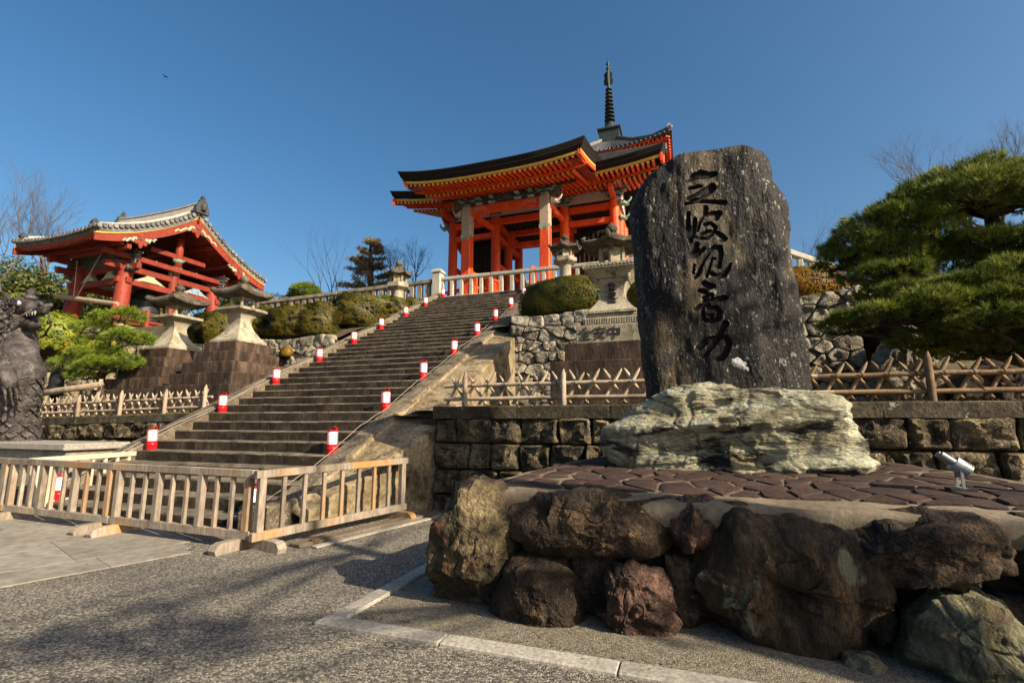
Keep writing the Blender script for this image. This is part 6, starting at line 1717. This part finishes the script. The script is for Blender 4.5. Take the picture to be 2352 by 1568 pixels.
def leafy_tree(name, label, base, h, crowns, mat, n, leaf, seed, trunk=.18):
    root = thing(name, base, label, 'tree'); r = np.random.default_rng(seed); rp = random.Random(seed)
    m_ = MB(); top = (base[0], base[1], base[2] + h * .75)
    m_.tube([base, ((base[0] + top[0]) / 2 + .1, base[1], base[2] + h * .4), top], [trunk, trunk * .8, trunk * .35], 8)
    for c, rad in crowns:
        m_.tube([(base[0], base[1], base[2] + h * rp.uniform(.3, .6)), tuple((np.array(top) + np.array(c)) / 2 + [0, 0, -.2]), c], [trunk * .4, trunk * .25, trunk * .1], 5)
    m_.build('trunk', 'bark', root, smooth=True)
    Ps, Ns = [], []
    tot = sum(rd[0] * rd[2] for _, rd in crowns)
    for c, rad in crowns:
        k = int(n * rad[0] * rad[2] / tot)
        d = r.normal(0, 1, (k, 3)); d /= np.linalg.norm(d, axis=1, keepdims=True)
        q = d * (r.uniform(.25, 1, (k, 1)) ** .45) * (1 + .35 * fbm(d * 1.8 + seed, 1, 3, seed))[:, None]
        keep = fbm(q * 2.2 + seed * 3, 1, 2, seed + 2) > -.28
        Ps.append((np.array(c) + q * np.array(rad))[keep]); Ns.append((d + [0, 0, .4])[keep])
    V, F = leaves(np.concatenate(Ps), np.concatenate(Ns), leaf, seed, .8)
    link_np('crown', V, F, mat, root)
    return root
def blob(c, R_, k, seed, sq=.8):
    r = random.Random(seed); out = []
    for i in range(k):
        a = r.uniform(0, 6.28); f = r.uniform(.2, .75); rr_ = R_ * r.uniform(.42, .62)
        out.append(((c[0] + R_ * f * math.cos(a), c[1] + R_ * f * math.sin(a) * .7, c[2] + R_ * sq * r.uniform(-.6, .6)), (rr_, rr_, rr_ * sq)))
    return out
FT = [(-41.5, 19.5, 9.4, 3.0, 'leaf_evergreen', 'yellowish evergreen tree under the leafless trees, near the bell tower'), (-38.3, 17.0, 7.6, 2.3, 'leaf_bright', 'light green leafy tree behind the dragon statue'), (-36.5, 22.5, 9.8, 2.6, 'leaf_evergreen', 'dark evergreen tree behind the eaves of the bell tower'),
      (-47, 27, 11.8, 3.4, 'leaf_evergreen', 'tall dark evergreen tree in the wood behind the bell tower'), (-41.5, 29, 11.2, 3.2, 'leaf_evergreen', 'dark evergreen tree seen between the bell tower columns'), (-36, 31, 11.0, 3.0, 'leaf_evergreen', 'dark evergreen tree seen through the bell tower beside the bell'),
      (-31, 33, 10.6, 2.6, 'leaf_evergreen', 'dark evergreen tree showing past the right-hand columns of the bell tower'), (-33.6, 16.3, 6.9, 1.7, 'leaf_evergreen', 'dense dark shrub-like evergreen at the foot of the bell tower'), (-52, 24, 12.0, 4.0, 'leaf_evergreen', 'large evergreen tree at the far edge of the wood')]
for k, (x, y, z, R_, mt, lb) in enumerate(FT):
    leafy_tree('evergreen_tree', lb, (x, y, 5.6 if y > 15 else 4.0), z + R_ * .5 - 5.6, blob((x, y, z), R_, 11, 70 + k) + blob((x, y, z - R_ * .9), R_ * .9, 7, 90 + k), mt, 9500, .13, 40 + k)
m_r = random.Random(4)
for k in range(5):
    x, y = -38.6 + k * .55 + m_r.uniform(-.2, .2), 25.0 + m_r.uniform(-.8, .8)
    single(MB().tube([(x, y, 5.9), (x + .1, y, 9), (x + m_r.uniform(-.2, .3), y, 12)], [.09, .08, .05], 7).build('tree_trunk', 'bare_twig', smooth=True), 'slim pale bare trunk standing in the dark wood left of the bell tower', 'tree', 'slim trunks in the wood')
# brown conifer behind the balustrade
cn = thing('conifer_tree', (-18.9, 26, 6.9), 'brownish layered conifer standing behind the old balustrade', 'tree')
m_ = MB(); m_.tube([(-18.8, 26, 6.8), (-18.85, 26, 9.5), (-19.0, 26, 12.0), (-19.1, 26, 13.5)], [.28, .24, .14, .03], 9)
rp = random.Random(8); Cc, Aa = [], []
for k in range(46):
    z = rp.uniform(9.6, 13.2); a = rp.uniform(0, 6.28); L = (13.9 - z) * .50 * rp.uniform(.75, 1.15)
    p = Vector((-18.95, 26, z)); e_ = p + Vector((math.cos(a) * L, math.sin(a) * L, L * rp.uniform(-.05, .3)))
    m_.tube([p, (p + e_) / 2 + Vector((0, 0, .06)), e_], [.045, .03, .012], 5)
    for t in np.linspace(.35, 1.0, 12):
        q = p.lerp(e_, t)
        for _ in range(7):
            Cc.append((q.x + rp.gauss(0, .13), q.y + rp.gauss(0, .13), q.z + rp.gauss(0, .06) + .03)); Aa.append((math.cos(a) * .6 + rp.gauss(0, .3), math.sin(a) * .6 + rp.gauss(0, .3), .35))
m_.build('trunk', 'bark', cn, smooth=True)
V, F = needles(np.array(Cc), np.array(Aa), .17, .014, 9, .5, 3); link_np('crown', V, F, 'conifer_grey', cn)
fp = pine('pine_tree', 'small round pale green pine top showing above the old balustrade', (-27.9, 30, 6.5), [(-27.9, 30, 6.4), (-27.8, 30, 9), (-27.9, 30, 11.4)], [.2, .17, .06],
          [((-27.9, 30, 11.55), (1.3, 1.0, .65)), ((-28.6, 30, 11.2), (.8, .7, .4)), ((-27.1, 30, 11.2), (.8, .7, .4))], 'pine_bright', 420, .22, .012, 12, 27)
# mossy rocks and brown undergrowth on the slope under the big pine
for k, (ol_, yc, mt, lb) in enumerate(((([(3.75, 1.6), (3.8, 2.6), (4.1, 3.3), (4.5, 3.45), (4.75, 2.9), (4.9, 1.6)]), 12.3, 'rubble_stone', 'large pale grey boulder on the slope under the big pine'),
                                      (([(4.9, 1.6), (5.0, 2.3), (5.5, 2.7), (6.2, 2.4), (6.4, 1.6)]), 12.0, 'rock_brown', 'brown boulder on the slope under the big pine'),
                                      (([(3.3, 4.2), (3.5, 4.6), (4.0, 4.7), (4.3, 4.3), (4.2, 3.6), (3.6, 3.5)]), 13.2, 'rubble_stone', 'pale rock at the end of the rubble wall below the short balustrade'))):
    single(pillow_rock(ol_, fr(yc), .4, .6, mt, 'slope_rock', seed=80 + k, rough=.10, freq=2, na=80, nr=24, ridge=1.1, facets=16, cracks=.7, p=3.4), lb, 'rock')

# ================================================================ WOODEN BARRIERS
def barrier(p, q, n, label, mat='grey_wood', thick=3, H=.92, group=None):
    p, q = Vector(p), Vector(q); d = (q - p); L = d.length; d.normalize(); nrm = Vector((d.y, -d.x, 0))
    root = thing('wooden_barrier', ((p.x + q.x) / 2, (p.y + q.y) / 2, 0), label, 'barrier', group)
    P_ = lambda t, o, z: p + d * t + nrm * o + Vector((0, 0, z))
    MB().beam(P_(-.02, 0, H - .045), P_(L + .02, 0, H - .045), .085, .09, .006).build('top_rail', mat, root)
    MB().beam(P_(-.02, 0, .165), P_(L + .02, 0, .165), .075, .10, .006).build('bottom_rail', mat, root)
    for i in range(n + 1):
        t = .07 + (L - .14) * i / n
        big = (i % thick == 0) or i == n
        w = .085 if big else .052
        a = P_(t, 0, .21 if not big else .20); b = P_(t, 0, H - .085)
        MB().beam(a, b, w, w * (.95 if big else .9), .005, up=(nrm.x, nrm.y, 0)).build('post' if big else 'slat', mat, root)
    for t in (.16, L - .16):
        # sledge foot, rounded at both ends
        prof = [(-.34, .0), (.34, .0), (.36, .05), (.33, .10), (.27, .125), (-.27, .125), (-.33, .10), (-.36, .05)]
        m_ = MB()
        m_.prism(prof, lambda u, v, dd: tuple(P_(t + dd, u, v)), -.055, .055)
        m_.build('foot', mat, root)
    return root
barrier((-4.98, 4.74, 0), (-7.55, 4.83, 0), 9, 'weathered wooden barrier in front of the stairs, meeting the return barrier at the corner')
barrier((-7.60, 4.83, 0), (-10.15, 4.92, 0), 9, 'weathered wooden barrier in front of the stairs, next one towards the dragon')
barrier((-4.86, 4.66, 0), (-4.33, 7.10, 0), 8, 'weathered wooden barrier set along the side of the staircase', thick=8)
barrier((-9.95, 5.05, 0), (-10.35, 7.05, 0), 8, 'pale sunlit wooden barrier set between the stairs and the dragon plinth', 'sunlit_wood', thick=8)
barrier((-10.2, 4.92, 0), (-12.75, 5.0, 0), 9, 'weathered wooden barrier beyond the corner of the stairs, before the dragon plinth')
single(MB().box(-.11, .11, 0, 2.55, 0.003, .05, .01, mat=Matrix.Translation((-4.55, 5.0, 0)) @ Matrix.Rotation(R(-12.5), 4, 'Z')).build('plank', 'plain_plank'), 'flat weathered plank lying along the foot of the side barrier', 'plank')
single(MB().box(-.05, .05, 0, 2.5, 0.003, .03, .006, mat=Matrix.Translation((-4.30, 5.05, 0)) @ Matrix.Rotation(R(-12.5), 4, 'Z')).build('edging_strip', 'kerb_granite'), 'narrow pale stone edging strip beside the plank', 'edging')
single(MB().lathe([(.05, 0), (.05, .06), (.055, .065), (.05, .075), (.03, .078)], (-4.42, 5.2, 0), 14).build('iron_stub', 'rust_iron', smooth=True, auto=40), 'short rusty iron stub set in the asphalt', 'stub')

# ================================================================ RED AND WHITE LANTERNS ON THE STEPS
lp = thing('stair_lantern', (0, 0, 0), '', 'lantern', 'red and white lanterns on the steps')
MB().lathe([(.095, 0), (.10, .01), (.10, .10), (.104, .105), (.104, .115), (.10, .12), (.10, .165), (.104, .17), (.104, .18), (.09, .182)], (0, 0, 0), 20).build('base', 'lantern_red', lp, smooth=True, auto=40)
MB().lathe([(.088, .18), (.09, .19), (.09, .405), (.086, .415), (.03, .418)], (0, 0, 0), 20).build('shade', 'lantern_white', lp, smooth=True, auto=40)
MB().lathe([(.094, .408), (.096, .412), (.096, .424), (.08, .43), (.02, .432)], (0, 0, 0), 20).build('cap', 'lantern_red', lp, smooth=True, auto=40)
for a in (.3, .3 + 2.09, .3 + 4.19): MB().tube([(.098 * math.cos(a), .098 * math.sin(a), .17), (.098 * math.cos(a), .098 * math.sin(a), .415)], .006, 5).build('frame_bar', 'lantern_red', lp)
MB().tube([(.085 * math.cos(t), .02, .425 + .075 * math.sin(t)) for t in np.linspace(0, math.pi, 11)], .007, 6).build('handle', 'lantern_red', lp, smooth=True)
lp.scale = (.94,) * 3
spots = []
for k in range(9):
    i = 4 + 4 * k
    spots.append((-10.10, Y0 + (i + .5) * RUN, (i + 1) * RISE, 'left kerb', k))
for k in range(8):
    i = 4 + 4 * k
    spots.append((-5.76, Y0 + (i + .5) * RUN, (i + 1) * RISE, 'right kerb', k))
ORD = ['first', 'second', 'third', 'fourth', 'fifth', 'sixth', 'seventh', 'eighth', 'ninth']
first = True
for (x, y, z, sd, k) in spots:
    o = lp if first else copy_tree(lp)
    first = False
    o.location = (x + random.uniform(-.03, .03), y + random.uniform(-.03, .03), z + .003)
    o.rotation_euler = (random.uniform(-.02, .02), random.uniform(-.02, .02), random.uniform(-.5, .5))
    o['label'] = f'red and white lantern beside the {sd} of the stairs, {ORD[k]} full row up'
for (x, y, z, lb) in ((-5.80, Y0 + .5 * RUN, RISE, 'red and white lantern on the lowest step by the right kerb, behind the barrier'), (-10.05, Y0 + .5 * RUN, RISE, 'red and white lantern on the lowest step by the left kerb, behind the barrier')):
    o = copy_tree(lp); o.location = (x, y, z + .003); o['label'] = lb

# ================================================================ FLOODLIGHT
fx, fy, fz = 1.97, 4.90, mz(1.97, 4.9) + .03
fl_root = thing('floodlight', (fx, fy, fz), 'grey twin-tube metal floodlight standing on the mound paving', 'floodlight')
MB().box(fx - .10, fx + .10, fy - .06, fy + .06, fz - .02, fz + .008, .003).build('base_plate', 'cable_dark', fl_root)
hd = Matrix.Translation((fx - .01, fy, fz + .21)) @ Matrix.Rotation(R(-52), 4, 'Y')
def hx(p): return tuple(hd @ Vector(p))
m_ = MB()
for s in (-1, 1): m_.box(-.012, .012, -.005, .005, 0, .20, .002, mat=Matrix.Translation((fx + .0, fy + s * .055, fz)))
m_.box(fx - .03, fx + .03, fy - .058, fy + .058, fz + .005, fz + .013); m_.build('bracket', 'lamp_metal', fl_root)
MB().tube([hx((0, 0, -.10)), hx((0, 0, -.085)), hx((0, 0, .03)), hx((0, 0, .035))], [.052, .066, .070, .060], 18).build('housing', 'lamp_metal', fl_root, smooth=True, auto=40)
m_ = MB()
for k in range(4): m_.tube([hx((0, 0, -.098 + k * .018)), hx((0, 0, -.090 + k * .018))], .071, 18)
m_.build('cooling_fin', 'lamp_metal', fl_root)
for s in (-1, 1):
    MB().tube([hx((.0, s * .032, .03)), hx((.0, s * .032, .15))], [.031, .031], 14).build('lamp_tube', 'lamp_metal', fl_root, smooth=True, auto=40)
    MB().tube([hx((.0, s * .032, .145)), hx((.0, s * .032, .152))], [.026, .026], 14).build('lens', 'lens_glass', fl_root)
fl_root.scale = (.86,) * 3
cable([(fx + .08, fy, fz + .02), (fx + .25, fy - .02, mz(2.2, 4.9) + .035), (fx + .5, fy - .12, mz(2.4, 4.8) + .035), (fx + .75, fy - .3, mz(2.6, 4.6) + .03)], .007, 'power_cable', 'cable_dark', 'dark cable trailing from the floodlight over the mound paving')

# ================================================================ DRAGON STATUE
plinth = thing('stone_plinth', (-13, 7.4, 0), 'pale stained stone plinth under the bronze dragon', 'plinth')
MB().box(-15.6, -11.65, 6.45, 7.5, 0, .92, .02).rough(.006, 3).build('plinth_body', 'pale_paving', plinth)
MB().box(-15.7, -11.55, 6.35, 7.6, .92, 1.06, .02).rough(.006, 3).build('plinth_top', 'kerb_granite', plinth)
dg = thing('dragon_statue', (-13.9, 7.0, 1.05), 'dark bronze dragon statue with curling mane and open jaws, on a plinth', 'statue')
DY = 6.75
body_pts = [(-14.0, DY + .3, 1.0), (-13.95, DY + .2, 1.5), (-13.75, DY + .1, 2.0), (-13.62, DY, 2.5), (-13.75, DY, 2.95), (-14.0, DY, 3.3), (-14.1, DY, 3.65), (-13.95, DY, 3.95)]
t0 = np.linspace(0, 1, len(body_pts)); tt = np.linspace(0, 1, 60)
bpts = [tuple(np.interp(t, t0, [p[k] for p in body_pts]) for k in range(3)) for t in tt]
brad = list(np.interp(tt, [0, .25, .45, .6, .75, .9, 1], [.46, .40, .42, .36, .32, .34, .32]))
m_ = MB(); m_.tube(bpts, brad, 28)
V = m_.arr(); V = V + np.stack([.05 * fbm(V, 3, 4, 2, ridged=True), .05 * fbm(V + 5, 3, 4, 3), .03 * fbm(V + 9, 3, 3, 4)], 1); m_.v = [V]
m_.build('body', 'bronze_brown', dg, smooth=True)
m_ = MB(); rs_ = random.Random(6)
for i in range(4, 58, 2):
    for j in range(12):
        a = 2 * math.pi * (j + (i // 2 % 2) * .5) / 12
        c = Vector(bpts[i]) + Vector((math.cos(a) * brad[i] * 1.0, math.sin(a) * brad[i] * 1.0, 0))
        n_ = Vector((math.cos(a), math.sin(a), 0)); s_ = n_.cross(Vector((0, 0, 1)))
        w = brad[i] * .26
        m_.add([tuple(c + s_ * w + Vector((0, 0, .06)) - n_ * .02), tuple(c - s_ * w + Vector((0, 0, .06)) - n_ * .02), tuple(c - s_ * w * .7 + n_ * .05 + Vector((0, 0, -.05))), tuple(c + n_ * .07 + Vector((0, 0, -.11))), tuple(c + s_ * w * .7 + n_ * .05 + Vector((0, 0, -.05)))], [(0, 1, 2, 3, 4)])
m_.build('scales', 'bronze_brown', dg)
# head
m_ = MB(); m_.tube([(-14.25, DY, 3.90), (-14.05, DY, 4.02), (-13.8, DY, 4.10), (-13.6, DY, 4.08), (-13.4, DY, 3.99), (-13.22, DY, 3.97), (-13.08, DY, 4.03), (-12.98, DY, 4.12)], [.18, .25, .25, .20, .135, .115, .12, .05], 18)
for s in (-1, 1):
    m_.tube([(-13.85, DY + s * .14, 4.28), (-13.62, DY + s * .17, 4.24), (-13.48, DY + s * .13, 4.13)], [.05, .07, .03], 7)
    m_.tube([(-13.14, DY + s * .08, 4.10), (-13.04, DY + s * .09, 4.14), (-13.0, DY + s * .07, 4.08)], [.03, .05, .02], 6)
    m_.tube([(-13.9, DY + s * .22, 4.10), (-14.1, DY + s * .36, 4.16), (-14.3, DY + s * .42, 4.12)], [.08, .07, .01], 6)
for k in range(7): m_.tube([(-13.75 - .09 * k, DY, 4.30 - .015 * k), (-13.84 - .09 * k, DY, 4.46 - .02 * k)], [.05, .006], 5)
m_.rough(.02, 7, 3, 7); m_.build('head', 'bronze_brown', dg, smooth=True, auto=50)
m_ = MB(); m_.tube([(-13.85, DY, 3.80), (-13.62, DY, 3.74), (-13.38, DY, 3.64), (-13.2, DY, 3.64), (-13.1, DY, 3.72)], [.17, .13, .085, .065, .02], 12); m_.rough(.012, 7); m_.build('lower_jaw', 'bronze_brown', dg, smooth=True)
m_ = MB()
for s in (-1, 1):
    for k in range(4): m_.tube([(-13.45 + k * .1, DY + s * .11, 3.95), (-13.44 + k * .1, DY + s * .11, 3.86)], [.025, .005], 5)
m_.build('teeth', 'silver_bronze', dg)
for s in (-1, 1):
    MB().tube([(-13.95, DY + s * .2, 4.25), (-14.15, DY + s * .24, 4.42), (-14.3, DY + s * .26, 4.48), (-14.28, DY + s * .28, 4.66)], [.05, .04, .03, .01], 8).build('horn', 'bronze_brown', dg, smooth=True)
    MB().tube([(-13.2, DY + s * .15, 3.98), (-13.4, DY + s * .34, 3.72), (-13.75, DY + s * .42, 3.52), (-14.2, DY + s * .45, 3.42), (-14.6, DY + s * .5, 3.38)], [.022, .022, .02, .018, .006], 6).build('whisker', 'bronze_brown', dg, smooth=True)
    m_ = MB(); m_.lathe([(.02, -.06), (.06, 0), (.02, .06)], (-13.55, DY + s * .24, 4.14), 8); m_.build('eye', 'silver_bronze', dg, smooth=True)
for k in range(44):
    s = 1 if k % 4 == 0 else -1; a = rs_.uniform(-.5, .9)
    p0 = (-13.95 + rs_.uniform(-.15, .2), DY + s * rs_.uniform(.12, .34), 4.05 - .022 * k + rs_.uniform(-.1, .1))
    pts = [p0, (p0[0] - .28, p0[1] + s * .10, p0[2] - .12), (p0[0] - .58, p0[1] + s * .13, p0[2] - .10 + rs_.uniform(-.1, .1)), (p0[0] - .9 - rs_.uniform(0, .3), p0[1] + s * .12, p0[2] - .22 + rs_.uniform(-.1, .15))]
    MB().tube(pts, [.04, .042, .03, .006], 6).build('mane_lock', 'bronze_brown', dg, smooth=True)
for k in range(16):
    a = rs_.uniform(0, 6.28); c = Vector((-13.75 + rs_.uniform(-.3, .25), DY - .28, 3.95 + rs_.uniform(-.25, .3)))
    MB().tube([tuple(c + Vector((.06 * math.cos(t) * (1 - t / 9), -.03, .06 * math.sin(t) * (1 - t / 9)))) for t in np.linspace(0, 7, 14)], .018, 5).build('curl', 'bronze_brown', dg, smooth=True)
m_ = MB(); m_.tube([(-13.75, DY - .3, 2.75), (-13.45, DY - .38, 2.6), (-13.2, DY - .36, 2.42), (-13.08, DY - .34, 2.2)], [.26, .22, .15, .12], 12); m_.rough(.03, 6); m_.build('foreleg', 'bronze_brown', dg, smooth=True)
for k in range(4):
    MB().tube([(-13.12 + .03 * k, DY - .46 + .08 * k, 2.22), (-12.98 + .02 * k, DY - .48 + .09 * k, 2.10), (-12.92 + .02 * k, DY - .48 + .09 * k, 1.92)], [.04, .03, .006], 6).build('claw', 'bronze_brown', dg, smooth=True)
MB().lathe([(.12, 0), (.15, .06), (.08, .12), (.10, .2), (.01, .3)], (-13.75, DY + .05, 4.30), 10).build('lantern_finial', 'bronze_brown', dg, smooth=True)  # finial of a lantern farther back, set here on the dragon's head
dg.location.x -= 0.62

# ================================================================ PERSON
px_, py_, pz_ = -18.75, 9.85, 1.58
pr = thing('person', (px_, py_, pz_), 'person in a dark coat standing behind the log fence near the small pine', 'person')
me = bpy.data.meshes.new('body')
SK = [((0, 0, .98), .15), ((0, .01, 1.18), .145), ((0, .0, 1.40), .155), ((0, .0, 1.52), .065), ((0, -.01, 1.62), .095), ((0, -.01, 1.73), .085),
      ((.10, 0, .90), .095), ((.11, -.01, .50), .065), ((.11, .03, .08), .045), ((.12, -.10, .04), .04),
      ((-.10, 0, .90), .095), ((-.11, .02, .50), .065), ((-.11, .05, .08), .045), ((-.12, -.08, .04), .04),
      ((.20, .0, 1.40), .065), ((.26, .02, 1.12), .05), ((.27, -.06, .86), .038), ((.27, -.08, .78), .035),
      ((-.20, .0, 1.40), .065), ((-.26, .02, 1.12), .05), ((-.24, -.12, .92), .038), ((-.22, -.18, .88), .035)]
ED = [(0, 1), (1, 2), (2, 3), (3, 4), (4, 5), (0, 6), (6, 7), (7, 8), (8, 9), (0, 10), (10, 11), (11, 12), (12, 13), (2, 14), (14, 15), (15, 16), (16, 17), (2, 18), (18, 19), (19, 20), (20, 21)]
me.from_pydata([s[0] for s in SK], ED, [])
pb = bpy.data.objects.new('body', me); COL.objects.link(pb); pb.parent = pr
md = pb.modifiers.new('Skin', 'SKIN')
for sv, s in zip(me.skin_vertices[0].data, SK): sv.radius = (s[1], s[1])
me.skin_vertices[0].data[0].use_root = True
md.use_smooth_shade = True
sb = pb.modifiers.new('Subdivision', 'SUBSURF'); sb.levels = 1; sb.render_levels = 2
me.materials.append(M['coat_black'])
MB().rings([[(px_ + r_ * 1.25 * math.cos(a), py_ + r_ * .8 * math.sin(a), pz_ + z) for a in np.linspace(0, 2 * math.pi, 16, endpoint=False)] for r_, z in ((.22, .72), (.215, .9), (.20, 1.1), (.205, 1.3), (.18, 1.42), (.09, 1.49))]).build('coat', 'coat_black', pr, smooth=True)
MB().lathe([(.02, 1.80), (.08, 1.775), (.107, 1.70), (.108, 1.63), (.095, 1.57), (.07, 1.55)], (px_, py_ + .015, pz_), 14).build('hair', 'hair_black', pr, smooth=True)
MB().lathe([(.01, 1.735), (.07, 1.70), (.083, 1.65), (.075, 1.59), (.05, 1.55)], (px_ + .01, py_ - .055, pz_), 12).build('face', 'skin', pr, smooth=True)

single(MB().tube([(-20.0, 9.62, 2.28), (-18.3, 9.6, 2.40), (-16.15, 9.58, 2.58)], [.10, .10, .08], 9).rough(.012, 5).build('timber_log', 'log_wood', smooth=True), 'long weathered log rail propped behind the log fence', 'log')
for k, (x, z) in enumerate(((-19.6, 2.22), (-16.6, 2.45))):
    single(MB().tube([(x, 9.75, 1.5), (x + .25, 9.68, z + .28)], .05, 7).build('timber_prop', 'log_wood', smooth=True), ('slanting timber prop holding the log rail beside the small pine' if k else 'slanting timber prop holding the log rail near the dragon'), 'prop')

# bird in flight
bd = MB(); bx, by, bz = -47.1, 30.0, 35.2
bd.tube([(bx - .28, by, bz), (bx - .1, by, bz + .02), (bx + .15, by, bz + .03), (bx + .30, by, bz + .06)], [.03, .09, .09, .02], 8)
bd.add([(bx - .08, by, bz + .05), (bx + .14, by, bz + .05), (bx + .05, by - .35, bz + .22), (bx - .12, by - .62, bz + .10), (bx - .1, by - .3, bz + .14)], [(0, 1, 2, 4), (4, 2, 3)])
bd.add([(bx - .08, by, bz + .05), (bx + .14, by, bz + .05), (bx + .05, by + .35, bz + .22), (bx - .12, by + .62, bz + .10), (bx - .1, by + .3, bz + .14)], [(0, 1, 2, 4), (4, 2, 3)])
bd.add([(bx - .26, by, bz), (bx - .5, by - .1, bz + .02), (bx - .5, by + .1, bz + .02)], [(0, 1, 2)])
bd.v = [(bd.arr() - [bx, by, bz]) * .5 + [bx, by, bz]]
single(bd.build('bird', 'coat_black'), 'small dark bird flying high in the blue sky', 'bird')
